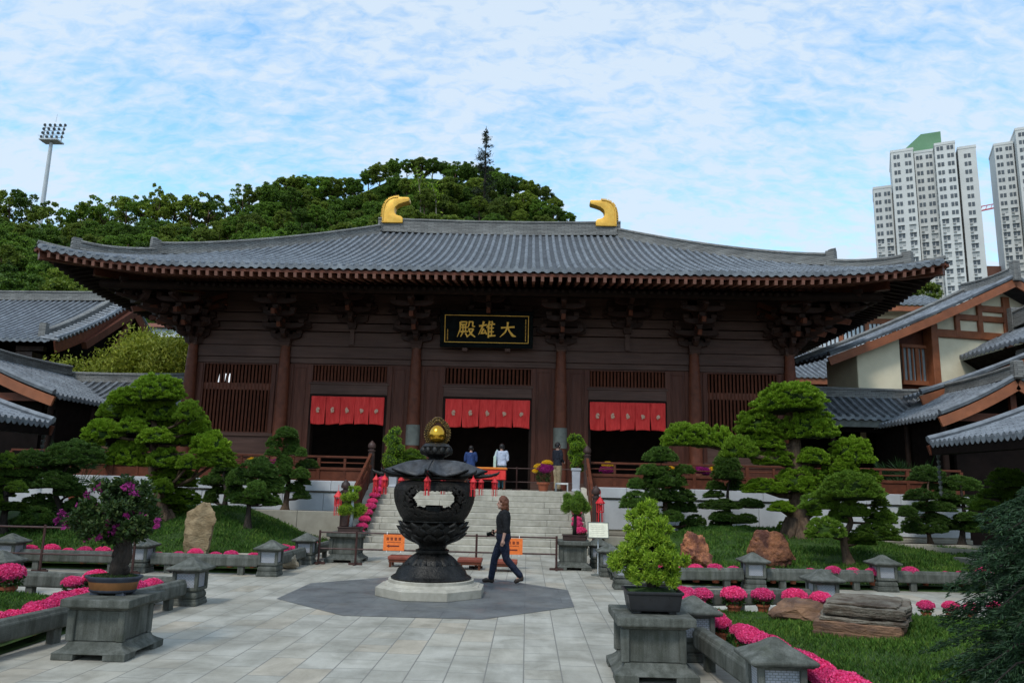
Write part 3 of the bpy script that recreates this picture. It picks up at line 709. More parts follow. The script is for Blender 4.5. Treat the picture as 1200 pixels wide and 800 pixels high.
for sx in (-1, 1):
    x = AX+sx*3.66; w = .42
    m.prism([(SY-.25, 0), (SY-.25, .10), (SY-.05, .22), (26.3, FZ+.16), (26.45, FZ+.16), (26.45, 0)], 'yz', x-w/2, x+w/2)
m.build('stair_string', M['granite'], stair, bevel=.015)

def newel(p, h, parent):
    x, y, z = p; m = MB()
    m.lathe([(.115, 0), (.115, h-.42), (.10, h-.42), (.10, h-.36), (.13, h-.36), (.13, h-.31), (.08, h-.30), (.075, h-.26), (.125, h-.25), (.14, h-.19), (.12, h-.11), (.06, h-.05), (.012, h)], p, 16)
    m.lathe([(.118, h*.62), (.118, h*.62+.03)], p, 16)
    return m.build('newel_post', M['wood_dark2'], parent, smooth=40)
M['wood_dark2'] = mat('aged_brown_newel', (.07, .034, .026), (.035, .018, .014), 5, .6, .3, 20)
def balustrade(x0, x1, y, label):
    b = empty('balustrade', ((x0+x1)/2, y, 1.93), label, 'railing')
    n = max(1, round((x1-x0)/1.75))
    m = MB(); m.bb(x0, x1, y-.045, y+.045, 2.70, 2.775); m.build('handrail', M['wood_red'], b, bevel=.012)
    m = MB(); m.bb(x0, x1, y-.02, y+.02, 2.52, 2.565); m.bb(x0, x1, y-.05, y+.05, 2.285, 2.385); m.build('rail', M['wood_red'], b, bevel=.01)
    m = MB(); m.bb(x0, x1, y-.012, y+.03, 1.985, 2.285); m.bb(x0, x1, y-.05, y+.05, 1.925, 1.985); m.build('skirt_panel', M['wood_red'], b)
    for k in range(n+1):
        x = x0+(x1-x0)*k/n; m = MB(); m.bb(x-.055, x+.055, y-.056, y+.056, 1.935, 2.70); m.build('baluster_post', M['wood_red'], b, bevel=.01)
    m = MB()
    for k in range(n):
        x = x0+(x1-x0)*(k+.5)/n; m.bb(x-.04, x+.04, y-.03, y+.03, 2.385, 2.70); m.bb(x-.04, x+.04, y-.035, y+.035, 1.985, 2.285)
    m.build('short_strut', M['wood_red'], b)
    return b
balustrade(-17.9, AX-3.72, PY+.12, 'red brown timber balustrade on the podium edge left of the stairs')
balustrade(AX+3.72, 14.6, PY+.12, 'red brown timber balustrade on the podium edge right of the stairs')
for sx, side in ((-1, 'left'), (1, 'right')):
    x = AX+sx*3.66
    b = empty('stair_balustrade', (x, 24.6, 1), 'sloping dark timber balustrade down the %s edge of the stairs' % side, 'railing')
    newel((x, 26.35, FZ+.1), 1.46, b); newel((x, 22.85, .14), 1.84, b)
    y0, y1 = 22.95, 26.25; zz = lambda y: .16+(FZ-.02)*(y-SY)/(26.3-SY)
    m = MB(); m.bar((x, y0, zz(y0)+1.02), (x, y1, zz(y1)+.98), .09, .08); m.build('handrail', M['wood_red'], b, bevel=.01)
    m = MB(); m.bar((x, y0, zz(y0)+.80), (x, y1, zz(y1)+.78), .05, .05); m.bar((x, y0, zz(y0)+.60), (x, y1, zz(y1)+.58), .10, .10); m.build('rail', M['wood_red'], b)
    m = MB(); m.prism([(y0, zz(y0)), (y1, zz(y1)), (y1, zz(y1)+.54), (y0, zz(y0)+.55)], 'yz', x-.025, x+.025); m.build('skirt_panel', M['wood_v'], b)
    m = MB()
    for k in range(4):
        y = y0+(y1-y0)*(k+.5)/4; m.bb(x-.045, x+.045, y-.045, y+.045, zz(y), zz(y)+.98)
    m.build('strut', M['wood_red'], b)
# ================================================================ ground
def structure(o): return tag(o, kind='structure')
M['earth'] = mat('earth_ground', (.14, .13, .10), (.10, .095, .07), .3, .95, .2, 4)
m = MB(); m.bb(-1500, 1500, -300, 2500, -.30, -.012); structure(m.build('ground', M['earth']))
# slab paving: long stones laid towards the temple
def paving_mat():
    t = NT('granite_slab_paving'); tc = t.n.new('ShaderNodeTexCoord'); mp = t.n.new('ShaderNodeMapping')
    t.link(tc.outputs['Object'], mp.inputs['Vector']); mp.inputs['Rotation'].default_value = (0, 0, PI/2)
    b = t.n.new('ShaderNodeTexBrick'); t.link(mp.outputs[0], b.inputs['Vector'])
    b.inputs['Scale'].default_value = 1; b.inputs['Brick Width'].default_value = .82; b.inputs['Row Height'].default_value = .40
    b.inputs['Mortar Size'].default_value = .008; b.inputs['Mortar Smooth'].default_value = .25; b.offset = .43; b.squash = .5; b.squash_frequency = 5
    b.inputs['Color1'].default_value = (0, 0, 0, 1); b.inputs['Color2'].default_value = (1, 1, 1, 1); b.inputs['Mortar'].default_value = (.5, .5, .5, 1); b.inputs['Bias'].default_value = 0
    slab = t.ramp(b.outputs['Color'], [(0, (.375, .355, .30)), (.3, (.445, .42, .358)), (.6, (.41, .39, .335)), (.9, (.42, .385, .315)), (1, (.44, .38, .295))])
    v = t.coord(rnd=False)
    gr = t.ramp(t.noise(v, 90, 3, .8), [(.25, (.82, .82, .82)), (.7, (1.1, 1.1, 1.1))])
    st = t.ramp(t.noise(v, 1.3, 6, .65, .6), [(.28, (.55, .54, .51)), (.60, (1.05, 1.05, 1.05))])
    st2 = t.ramp(t.noise(t.coord((1.6, .35, 1), rnd=False), 2.2, 5, .7), [(.3, (.84, .84, .82)), (.6, (1., 1., 1.))])
    c = t.mix(1., slab, gr, 'MULTIPLY'); c = t.mix(1., c, st, 'MULTIPLY'); c = t.mix(1., c, st2, 'MULTIPLY')
    c = t.mix(b.outputs['Fac'], c, (.19, .18, .155)); t.link(c, t.p.inputs['Base Color'])
    rr = t.ramp(t.noise(v, 3, 4), [(.3, (.5,)*3), (.7, (.8,)*3)]); t.link(rr, t.p.inputs['Roughness'])
    inv = t.n.new('ShaderNodeMath'); inv.operation = 'SUBTRACT'; inv.inputs[0].default_value = 1; t.link(b.outputs['Fac'], inv.inputs[1])
    ad = t.n.new('ShaderNodeMath'); ad.operation = 'MULTIPLY_ADD'; t.link(t.noise(v, 60, 4, .7), ad.inputs[0]); ad.inputs[1].default_value = .25; t.link(inv.outputs[0], ad.inputs[2])
    t.bump(ad.outputs[0], .35, .012); return t.m
M['paving'] = paving_mat()
m = MB(); m.grid(lambda i, j: (-22+42*i, -4+31*j, 0), 4, 4); structure(m.build('courtyard_paving', M['paving'], fix=False))
def oct_mat():
    t = NT('dark_grey_octagon_paving'); v = t.coord(rnd=False); b = t.n.new('ShaderNodeTexBrick'); t.link(v, b.inputs['Vector']); b.inputs['Scale'].default_value = 1; b.inputs['Brick Width'].default_value = 1.25; b.inputs['Row Height'].default_value = .62; b.inputs['Mortar Size'].default_value = .005
    b.inputs['Color1'].default_value = (.125, .13, .133, 1); b.inputs['Color2'].default_value = (.15, .152, .152, 1); b.inputs['Mortar'].default_value = (.075, .077, .08, 1)
    c = t.mix(1., b.outputs['Color'], t.ramp(t.noise(v, 1.5, 7, .7, .5), [(.3, (.62, .62, .62)), (.62, (1.15, 1.14, 1.1))]), 'MULTIPLY'); c = t.mix(1., c, t.ramp(t.noise(v, 70, 3, .8), [(.3, (.8,)*3), (.7, (1.15,)*3)]), 'MULTIPLY')
    t.link(c, t.p.inputs['Base Color']); t.link(t.ramp(t.noise(v, 2, 5), [(.35, (.35,)*3), (.65, (.7,)*3)]), t.p.inputs['Roughness']); t.bump(t.noise(v, 50, 4), .15, .005); return t.m
M['octpave'] = oct_mat()
OC = Vector((AX, 14.26, 0)); s2 = 1.02; R2 = s2*(1+2**.5)
oct_ = [(-R2, -s2), (-s2, -R2), (s2, -R2), (R2, -s2), (R2, s2), (s2, R2), (-s2, R2), (-R2, s2)]
m = MB(); m.add([(OC.x+a, OC.y+b, .005) for a, b in oct_], [tuple(range(8))]); structure(m.build('octagon_paving', M['octpave'], fix=False))

# ================================================================ side buildings
def gable_roof(th, axis, a0, a1, ridge, zr, eave, ze, other, ribs=.34, sag=.25, r=.085, cap=(.3, .38)):
    """roof > slopes, ridge. axis 'x' or 'y' is the ridge direction from a0 to a1; eave / other: eave coordinate each side"""
    first = None
    for e, vis in ((eave, 1), (other, 0)):
        d = abs(e-ridge); sg = 1 if ridge > e else -1
        zf = lambda s, v, d=d: ze+(zr-ze)*((1-sag)*(v/d)+sag*(v/d)**2)
        L = a1-a0; ss = frange(-L/2, L/2, ribs if vis else ribs*2.2); mid = (a0+a1)/2
        if axis == 'x': O, u, v = (mid, e, 0), (1, 0, 0), (0, sg, 0)
        else: O, u, v = (e, mid, 0), (0, 1, 0), (sg, 0, 0)
        o = tile_slope('roof' if first is None else 'roof_slope', first or th, O, u, v, ss, lambda s: (0, d), zf, r=r, seg=.4 if vis else 1.5, nv=6)
        first = first or o
    m = MB()
    pts = [(a0+(a1-a0)*i/6, ridge, zr-.06+.10*(2*i/6-1)**2) if axis == 'x' else (ridge, a0+(a1-a0)*i/6, zr-.06+.10*(2*i/6-1)**2) for i in range(7)]
    ridge_wall(m, pts, *cap); m.build('ridge', M['ridge'], first)
    return first
def verge(th, roof, axis, c, e, ze, ridge, zr, e2, sag=.25, w=.34, matn='orange_wood', out=.18, sgn=-1):
    """barge boards and the tile strip along one gable end (c = coordinate along the ridge)"""
    m = MB(); mt = MB(); n = 10
    for ee in (e, e2):
        pr = None
        for k in range(n+1):
            t = k/n; z = ze+(zr-ze)*((1-sag)*t+sag*t*t); q = ee+(ridge-ee)*t
            P = Vector((c, q, z)) if axis == 'x' else Vector((q, c, z))
            if pr is not None:
                dn = Vector((0, 0, -w*.5-.06)); m.bar(pr+dn, P+dn, .09, w)
                up = Vector((0, 0, .10)); mt.tube([pr+up, P+up], .11, 6)
            pr = P
    m.build('barge_board', M[matn], roof); mt.build('verge_tiles', M['tile'], roof, smooth=40)
dark = M['wood_shade']
def post_row(th, pts, z0, z1, r=.10):
    for p in pts:
        m = MB(); m.cyl((p[0], p[1], z0), (p[0], p[1], z1), r); m.build('post', M['wood_dark'], th, smooth=40)

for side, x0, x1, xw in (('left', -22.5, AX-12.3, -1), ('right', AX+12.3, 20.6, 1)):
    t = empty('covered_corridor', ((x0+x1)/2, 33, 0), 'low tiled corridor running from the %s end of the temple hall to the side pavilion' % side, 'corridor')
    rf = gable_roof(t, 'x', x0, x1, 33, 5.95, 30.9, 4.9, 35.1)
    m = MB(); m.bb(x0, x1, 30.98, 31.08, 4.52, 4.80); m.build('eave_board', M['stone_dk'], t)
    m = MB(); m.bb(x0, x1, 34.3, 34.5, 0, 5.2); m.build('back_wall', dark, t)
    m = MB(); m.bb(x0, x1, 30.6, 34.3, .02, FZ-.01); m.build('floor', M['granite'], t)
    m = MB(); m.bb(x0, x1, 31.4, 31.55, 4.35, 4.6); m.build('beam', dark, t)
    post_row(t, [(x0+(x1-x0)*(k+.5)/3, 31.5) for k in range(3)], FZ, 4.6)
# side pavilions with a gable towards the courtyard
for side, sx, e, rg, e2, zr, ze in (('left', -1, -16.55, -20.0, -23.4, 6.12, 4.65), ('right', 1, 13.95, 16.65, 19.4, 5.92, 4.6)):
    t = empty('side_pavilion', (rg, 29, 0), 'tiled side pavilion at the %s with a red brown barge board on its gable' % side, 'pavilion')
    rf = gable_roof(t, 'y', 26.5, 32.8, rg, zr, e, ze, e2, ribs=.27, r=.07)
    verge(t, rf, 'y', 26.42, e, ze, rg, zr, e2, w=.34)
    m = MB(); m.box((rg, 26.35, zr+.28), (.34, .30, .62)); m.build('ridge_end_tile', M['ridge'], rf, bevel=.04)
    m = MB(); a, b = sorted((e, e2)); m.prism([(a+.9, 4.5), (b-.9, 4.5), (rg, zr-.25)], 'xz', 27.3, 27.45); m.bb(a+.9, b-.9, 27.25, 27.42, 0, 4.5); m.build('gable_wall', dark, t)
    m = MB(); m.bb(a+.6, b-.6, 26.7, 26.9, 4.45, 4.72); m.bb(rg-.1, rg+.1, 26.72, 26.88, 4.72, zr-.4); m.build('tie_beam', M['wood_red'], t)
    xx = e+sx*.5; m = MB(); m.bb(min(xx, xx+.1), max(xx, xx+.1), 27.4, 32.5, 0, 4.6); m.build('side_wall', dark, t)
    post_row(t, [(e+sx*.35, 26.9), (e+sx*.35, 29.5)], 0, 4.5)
# long galleries down both sides of the court
for side, sx, e, rg, e2 in (('left', -1, -13.35, -16.6, -19.8), ('right', 1, 10.95, 14.2, 17.4)):
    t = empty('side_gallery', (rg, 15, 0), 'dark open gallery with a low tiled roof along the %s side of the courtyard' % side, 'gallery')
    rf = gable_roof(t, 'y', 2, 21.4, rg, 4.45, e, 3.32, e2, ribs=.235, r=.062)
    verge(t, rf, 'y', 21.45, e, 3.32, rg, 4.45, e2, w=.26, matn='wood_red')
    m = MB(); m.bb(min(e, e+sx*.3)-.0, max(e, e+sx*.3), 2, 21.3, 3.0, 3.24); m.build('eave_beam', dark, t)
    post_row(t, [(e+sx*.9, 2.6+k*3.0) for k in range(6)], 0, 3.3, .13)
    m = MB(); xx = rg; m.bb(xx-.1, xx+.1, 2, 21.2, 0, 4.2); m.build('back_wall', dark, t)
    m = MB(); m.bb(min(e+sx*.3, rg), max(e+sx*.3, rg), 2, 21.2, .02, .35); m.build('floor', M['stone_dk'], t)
    # rain chain hanging from the far eave corner
    m = MB(); p = Vector((e+sx*.35, 21.65, 0))
    for k in range(9):
        z = 3.1-k*.14; m.lathe([(.02, z-.06), (.05, z), (.055, z+.05), (.03, z+.06)], p, 8)
    m.cyl(p+Vector((0, 0, 1.9)), p+Vector((0, 0, 3.15)), .008, n=6)
    tag(m.build('rain_chain', M['stone_dk']), 'grey metal rain chain hanging from the far eave corner of the %s gallery' % side, 'rain chain')
# larger hall on the left behind the pavilion
t = empty('side_hall', (-32, 43, 0), 'big dark timber side hall with broad grey tiled roof at far left', 'hall')
rf = gable_roof(t, 'x', -48, -24.8, 46, 12.5, 38.8, 8.75, 53.2, ribs=.36, sag=.22, cap=(.42, .55))
verge(t, rf, 'x', -24.6, 38.8, 8.75, 46, 12.5, 53.2, w=.62, sag=.22, matn='wood_red')
m = MB(); pts = []
for k in range(9):
    v = 7.2*(.12+.86*k/8); tt = v/7.2; pts.append((-25.75, 38.8+v, 8.75+3.75*(.78*tt+.22*tt*tt)-.02))
ridge_wall(m, pts, .34, .36); m.box((-25.75, 39.5, 9.4), (.36, .3, .75)); m.build('descending_ridge', M['ridge'], rf)
# narrow strip of verge tiles with their ends to the courtyard
m = MB()
for k in range(22):
    v = 7.0*k/21; tt = v/7.2; z = 8.75+3.75*(.78*tt+.22*tt*tt); m.cyl((-25.4, 38.85+v, z+.14), (-24.45, 38.85+v, z+.02), .085, n=8)
m.build('verge_tile_ends', M['tile'], rf, smooth=40)
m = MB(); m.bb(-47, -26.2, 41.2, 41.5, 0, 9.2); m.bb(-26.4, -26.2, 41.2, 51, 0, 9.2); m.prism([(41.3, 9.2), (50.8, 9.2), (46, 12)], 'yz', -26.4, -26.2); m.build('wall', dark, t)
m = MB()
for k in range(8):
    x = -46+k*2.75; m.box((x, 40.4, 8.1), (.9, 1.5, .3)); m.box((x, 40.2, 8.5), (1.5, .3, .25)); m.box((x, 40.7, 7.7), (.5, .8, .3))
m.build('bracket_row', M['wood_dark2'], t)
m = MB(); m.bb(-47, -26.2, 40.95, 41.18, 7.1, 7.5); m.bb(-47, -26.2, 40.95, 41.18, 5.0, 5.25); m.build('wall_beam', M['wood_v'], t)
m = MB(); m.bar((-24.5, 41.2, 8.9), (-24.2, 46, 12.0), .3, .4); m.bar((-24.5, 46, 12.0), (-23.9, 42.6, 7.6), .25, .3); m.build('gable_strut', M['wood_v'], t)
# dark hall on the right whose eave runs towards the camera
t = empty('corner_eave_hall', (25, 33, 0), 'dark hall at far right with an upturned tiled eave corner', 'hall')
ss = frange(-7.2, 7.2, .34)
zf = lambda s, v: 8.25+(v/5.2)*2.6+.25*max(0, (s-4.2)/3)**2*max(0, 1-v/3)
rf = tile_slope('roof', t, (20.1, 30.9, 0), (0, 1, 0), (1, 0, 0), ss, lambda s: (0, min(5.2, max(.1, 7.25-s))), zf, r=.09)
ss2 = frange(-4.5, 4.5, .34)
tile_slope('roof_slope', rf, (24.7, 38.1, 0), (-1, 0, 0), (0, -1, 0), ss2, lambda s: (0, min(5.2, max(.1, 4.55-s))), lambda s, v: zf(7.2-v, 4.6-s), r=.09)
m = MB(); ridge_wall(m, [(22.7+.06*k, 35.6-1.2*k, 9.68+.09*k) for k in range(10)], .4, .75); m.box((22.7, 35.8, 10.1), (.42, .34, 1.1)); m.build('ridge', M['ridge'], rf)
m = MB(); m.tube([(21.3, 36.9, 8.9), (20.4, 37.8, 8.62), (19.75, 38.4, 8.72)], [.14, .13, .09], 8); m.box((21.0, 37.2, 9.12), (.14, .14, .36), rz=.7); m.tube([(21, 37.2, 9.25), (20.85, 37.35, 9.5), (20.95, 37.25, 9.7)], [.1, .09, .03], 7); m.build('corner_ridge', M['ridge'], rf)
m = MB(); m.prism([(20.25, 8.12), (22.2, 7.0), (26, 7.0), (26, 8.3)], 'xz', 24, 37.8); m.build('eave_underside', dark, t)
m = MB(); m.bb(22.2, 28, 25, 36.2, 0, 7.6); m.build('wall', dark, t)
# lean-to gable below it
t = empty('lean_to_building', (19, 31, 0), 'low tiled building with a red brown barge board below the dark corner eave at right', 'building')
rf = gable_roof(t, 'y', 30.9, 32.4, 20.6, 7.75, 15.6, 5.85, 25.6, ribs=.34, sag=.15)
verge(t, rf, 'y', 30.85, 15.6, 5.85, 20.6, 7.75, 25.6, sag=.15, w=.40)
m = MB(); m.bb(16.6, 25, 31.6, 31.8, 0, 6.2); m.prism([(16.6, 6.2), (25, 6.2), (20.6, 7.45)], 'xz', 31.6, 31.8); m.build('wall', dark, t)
# cream building with exposed orange timber, its gable turned a little towards the hall
PV = Vector((22.7, 35.6, 0)); RA = R(13); ca, sa = math.cos(RA), math.sin(RA)
t = empty('cream_building', PV, 'cream rendered building with orange timber framing under a broad tiled gable', 'building')
def U(px, w, py=400): q = at(px, py, 1.).x; return (q*(PV.y+w*ca)-(PV.x-w*sa))/(ca-q*sa)
def X(px, w=.9): return PV.x+U(px, w)
ZR, ZE, LE = 12.05, 7.75, 10.0
def zu(x): v = LE-abs(x-PV.x); return ZE+(ZR-ZE)*(.88*(v/LE)+.12*(v/LE)**2)
rf = gable_roof(t, 'y', 35.6, 38.6, PV.x, ZR, PV.x-LE, ZE, PV.x+LE, ribs=.36, sag=.12, cap=(.36, .42))
verge(t, rf, 'y', 35.5, PV.x-LE, ZE, PV.x, ZR, PV.x+LE, sag=.12, w=.36)
m = MB(); pts = [(x, 38.5, zu(x)-.04) for x in [PV.x-LE*(.98-.97*k/10) for k in range(11)]]; ridge_wall(m, pts, .28, .26); m.build('descending_ridge', M['ridge'], rf)
m = MB(); m.box((PV.x, 35.45, ZR+.30), (.36, .36, 1.0)); m.build('ridge_end_tile', M['ridge'], rf, bevel=.04)
def under(x0, x1, z0, d=.42): return [(x0, z0), (x1, z0), (x1, zu(x1)-d), (x0, zu(x0)-d)]
y0 = PV.y+.9
m = MB(); xa = X(1094); m.prism([(xa, 4), (30, 4), (30, zu(30)-.4), (PV.x, ZR-.4), (xa, zu(xa)-.4)], 'xz', y0, y0+.2); m.build('gable_wall', M['cream'], t)
m = MB(); m.prism(under(X(1003, .5), X(1054, .5), 4), 'xz', PV.y+.5, PV.y+2.8); m.build('side_wall', M['cream'], t, bevel=.06, seg=3)
m = MB(); x0, x1 = X(1054, 1.3)-.2, X(1094, 1.3)+.3; m.prism(under(x0, x1, 4), 'xz', PV.y+1.3, PV.y+1.4); m.build('recess_wall', M['wood_red'], t)
def zat(px, py, w=.9): u = U(px, w, py); return at(px, py, PV.y+u*sa+w*ca).z
m = MB(); yf = y0-.13
xp = X(1181); m.bb(X(1088), X(1096), yf-.1, y0+.35, 4, zu(X(1092))-.5); m.bb(xp-.2, xp+.2, yf, y0, 8.6, ZR-.7); m.bb(X(1096), 30, yf+.01, y0, zat(1130, 397), zat(1130, 388)); zz_ = zat(1150, 377); m.bb(X(1122), 27, yf+.02, y0, zz_, zz_+.28)
zz2 = zat(1170, 367); m.bb(X(1150), 27, yf+.02, y0, zz2, zz2+.3)
for px in (1122, 1149): x = X(px); m.bb(x-.13, x+.13, yf-.01, y0, zat(1130, 396), zu(x)-.5)
m.build('timber_frame', M['orange_wood'], t, bevel=.02)
M['pane'] = mat('pale_window_blind', (.33, .37, .38), (.24, .28, .29), 3, .35, .05)
wx0, wx1 = X(1056, 1.2), X(1088, 1.2); wz0, wz1 = zat(1070, 446, 1.2), zat(1070, 408, 1.2)
m = MB(); m.bb(wx0, wx1, PV.y+1.2, PV.y+1.28, wz0, wz1); wf = m.build('window', M['pane'], t)
m = MB(); wm = (wx0+wx1)/2; m.bb(wm-.09, wm+.09, PV.y+1.10, PV.y+1.19, wz0, wz1); m.bb(wx0-.1, wx1+.1, PV.y+1.06, PV.y+1.19, wz0-.2, wz0); m.bb(wx0-.1, wx1+.1, PV.y+1.06, PV.y+1.19, wz1, wz1+.15)
for k in range(7): x = wx0+(wx1-wx0)*k/6; m.bb(x-.035, x+.035, PV.y+1.13, PV.y+1.19, wz0, wz1)
m.build('mullions', M['orange_wood'], wf)
t.rotation_euler = (0, 0, RA)
# building further back
t = empty('rear_building', (22, 54, 0), 'cream and red brown two storey building behind the corridor at right of the hall', 'building')
rf = gable_roof(t, 'x', 16.0, 27, 56, 12.0, 50.2, 9.35, 62, ribs=.4, sag=.15)
m = MB(); m.bb(16.0, 27, 50.3, 50.45, 8.85, 9.3); m.build('eave_board', M['orange_wood'], t)
m = MB(); m.bb(16.6, 26.5, 51.6, 52, 0, 9.4); m.build('wall', M['wood_red'], t)
m = MB(); m.bb(16.2, 17.9, 51.2, 51.6, 0, 9.2); m.build('wall_panel', M['cream'], t)
m = MB(); m.bb(18.2, 26, 51.5, 51.59, 6.9, 7.9); w1 = m.build('window', M['pane'], t)
m = MB()
for k in range(12): x = 18.3+k*.65; m.bb(x-.05, x+.05, 51.42, 51.5, 6.9, 7.9)
m.build('mullions', M['wood_red'], w1)
m = MB(); m.bb(19, 31, 58, 58.4, 11, 15.9); m.build('upper_wall', M['cream'], t)
m = MB(); m.bb(19, 31, 57.86, 58, 12.4, 12.7); m.bb(19, 31, 57.86, 58, 14.6, 15.0)
for k in range(6): x = 19.6+k*2; m.bb(x-.15, x+.15, 57.84, 58, 12.7, 14.6)
m.build('upper_frame', M['orange_wood'], t)
m = MB(); m.bb(19.2, 30.8, 57.93, 57.99, 12.7, 14.6); w1 = m.build('window', plain('white_shutter', (.62, .68, .72), .6), t)
m = MB()
for k in range(36): x = 19.3+k*.32; m.bb(x-.05, x+.05, 57.88, 57.93, 12.7, 14.6)
m.build('mullions', M['wood_dark2'], w1)
rf2 = tile_slope('upper_roof', t, (25, 56.6, 0), (1, 0, 0), (0, 1, 0), frange(-6.5, 6.5, .4), lambda s: (0, 3.6), lambda s, v: 15.9+v*.42, r=.09)
m = MB(); m.bb(18.5, 31.5, 56.65, 56.8, 15.35, 15.75); m.build('upper_eave_board', M['orange_wood'], t)

# ================================================================ city and hill
M['twr'] = mat('pale_tower_render', (.64, .635, .60), (.56, .555, .53), .12, .85, .05, 2, stain=.14)
M['twr2'] = mat('grey_tower_recess', (.40, .40, .385), (.34, .34, .33), .2, .85, .05, 2, stain=.15)
M['twin'] = mat('haze_toned_tower_window', (.11, .12, .13), (.07, .08, .09), .5, .25, 0)  # paled so the glass colour stands in for distance haze
M['green_roof'] = mat('green_roof_sheet', (.15, .30, .16), (.12, .24, .13), .1, .7, .05)
M['aircon'] = plain('window_hood', (.42, .42, .41), .7)
M['curtained'] = plain('curtained_window', (.34, .35, .34), .5)
def tower(base, rz, H, label, low=11):
    t = empty('apartment_tower', base, label, 'tower block')
    Mx = Matrix.Rotation(rz, 4, 'Z'); P0 = Vector(base)
    def fin(mb, name, mt, par, **k):
        o = mb.build(name, mt, None, **k); o.data.transform(Mx); o.parent = par; return o
    m = MB()
    # stepped cross plan: wings with notches between them
    q_ = .77; wings = [(a*q_, b*q_, c, d, h) for a, b, c, d, h in ((-17, -9.5, -4, 9, H-low), (-9.0, 0, -8, 10, H), (0.6, 8.2, -4.4, 10, H), (8.2, 16, -10, 9, H-.5), (17.2, 24.0, -7.6, 9, H-2))]
    for x0, x1, y0, y1, h in wings: m.bb(x0, x1, y0, y1, 0, h)
    body = fin(m, 'wall', M['twr'], t)
    m = MB(); m.bb(-12.5, 17.5, -2, 8, 0, H-12.5); fin(m, 'recess', M['twr2'], t)
    m = MB(); m.prism([(-5, H), (9, H), (9, H+7), (3, H+7)], 'xz', -4, 8); fin(m, 'roof_house', M['green_roof'], t)
    m = MB()
    for x0, x1, y0, y1, h in wings: m.bb(x0-.12, x1+.12, y0-.12, y1+.12, h, h+.9)
    fin(m, 'parapet', M['twr'], t)
    fl = 2.85; nf = int(H/fl)
    m = MB(); m.bb(-.95, -.12, -.10, .10, -.7, .7); m.bb(.12, .95, -.10, .10, -.7, .7)
    w0 = m.build('window', M['twin'], None); w0.parent = t
    m = MB(); m.bb(-1.05, 1.05, -.5, .02, .72, .80); m.bb(-.95, -.1, -.55, -.02, -1.15, -.78); h0 = m.build('sill', M['aircon'], w0)
    spots = []
    for k in range(nf):
        z = H-1.7-k*fl
        for x0, x1, y0, y1, h in wings:
            if z > h-1: continue
            n = 2 if x1-x0 > 5.6 else 1
            for j in range(n): spots.append((z, x0+(x1-x0)*(j+.5)/n, y0, 0))
            if x0 > 0 or x0 == -9.0: spots.append((z, x0, y0+2.2, -PI/2)) 
    spots.sort(key=lambda a: -a[0]); used = False
    rest = MB(); rr_w = random.Random(int(H))
    for i, (z, x, y, a) in enumerate(spots):
        if i < 100:
            o = w0 if not used else copy_tree(w0); used = True
            o.parent = t; o.location = Mx @ Vector((x, y, z)); o.rotation_euler = (0, 0, rz+a)
        else:
            d = (1, 0) if a == 0 else (0, 1)
            rest.cur = 2 if rr_w.random() < .22 else 0
            for q in (-.53, .53):
                if a == 0: rest.box((x+q, y, z), (.83, .2, 1.4))
                else: rest.box((x, y+q, z), (.2, .83, 1.4))
            if a == 0: rest.cur = 1; rest.box((x, y-.25, z+.76), (2.1, .5, .08)); rest.box((x-.5, y-.3, z-.95), (.85, .5, .37)); rest.cur = 0
    o = fin(rest, 'window_rows', [M['twin'], M['aircon'], M['curtained']], t); tag(o, kind='stuff')
    return t
tower((133.5, 258, 0), R(-24), 118, 'pale grey high rise tower with a sloped green roof house beside the hall roof tip')
tower((177.0, 258, 0), R(-24), 127, 'pale grey high rise tower cut by the right edge of the photo', 3)
t = empty('red_roof_block', (158, 270, 0), 'distant brown block with red roof seen low between the two towers', 'building')
m = MB(); m.bb(146, 178, 270, 285, 0, 78); m.build('wall', M['twr2'], t)
m = MB(); m.prism([(145, 78), (179, 78), (174, 82.5), (150, 82.5)], 'xz', 268.5, 286); m.build('roof', mat('red_brown_roof', (.22, .10, .07), (.16, .07, .05), .3, .8), t)
m = MB()
for k in range(4):
    for j in range(8): m.bb(147.5+j*3.8, 149.7+j*3.8, 269.8, 270, 74.5-k*3.2, 76.2-k*3.2)
m.build('windows', M['twin'], t)
t = empty('tower_crane', (165, 300, 0), 'red tower crane jib and mast between the two towers', 'crane')
M['crane'] = plain('red_crane_paint', (.55, .06, .05), .5)
m = MB()
for a, b in ((-1, -1), (1, -1), (1, 1), (-1, 1)): m.cyl((165+a, 300+b, 0), (165+a, 300+b, 116), .25, n=5)
for k in range(32): m.bar((164, 299, 2+k*3.5), (166, 299, 5.5+k*3.5), .2, .2); m.bar((166, 299, 2+k*3.5), (164, 299, 5.5+k*3.5), .2, .2)
m.build('mast', M['crane'], t)
m = MB(); m.bar((160, 300, 110), (196, 300, 118.5), .5, .5); m.bar((160, 300, 112.2), (196, 300, 120.0), .3, .3); m.bar((165, 300, 119), (180, 300, 114.6), .14, .14)
for k in range(16): m.bar((162+k*2.1, 300, 110.5+k*.495), (163+k*2.1, 300, 112.8+k*.47), .18, .18)
m.build('jib', M['crane'], t)
# mountains far away
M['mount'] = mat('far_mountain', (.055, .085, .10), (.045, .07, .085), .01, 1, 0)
m = MB(); rr = random.Random(3)
m.grid(lambda i, j: (-900+2600*i, 1300+500*j, (150+190*math.exp(-((i-.66)/.09)**2)+80*noise.noise(Vector((i*9, 2, 0))))*math.sin(PI*min(1, j*1.0+.0))-20), 80, 10)
structure(m.build('mountain', M['mount'], smooth=True))

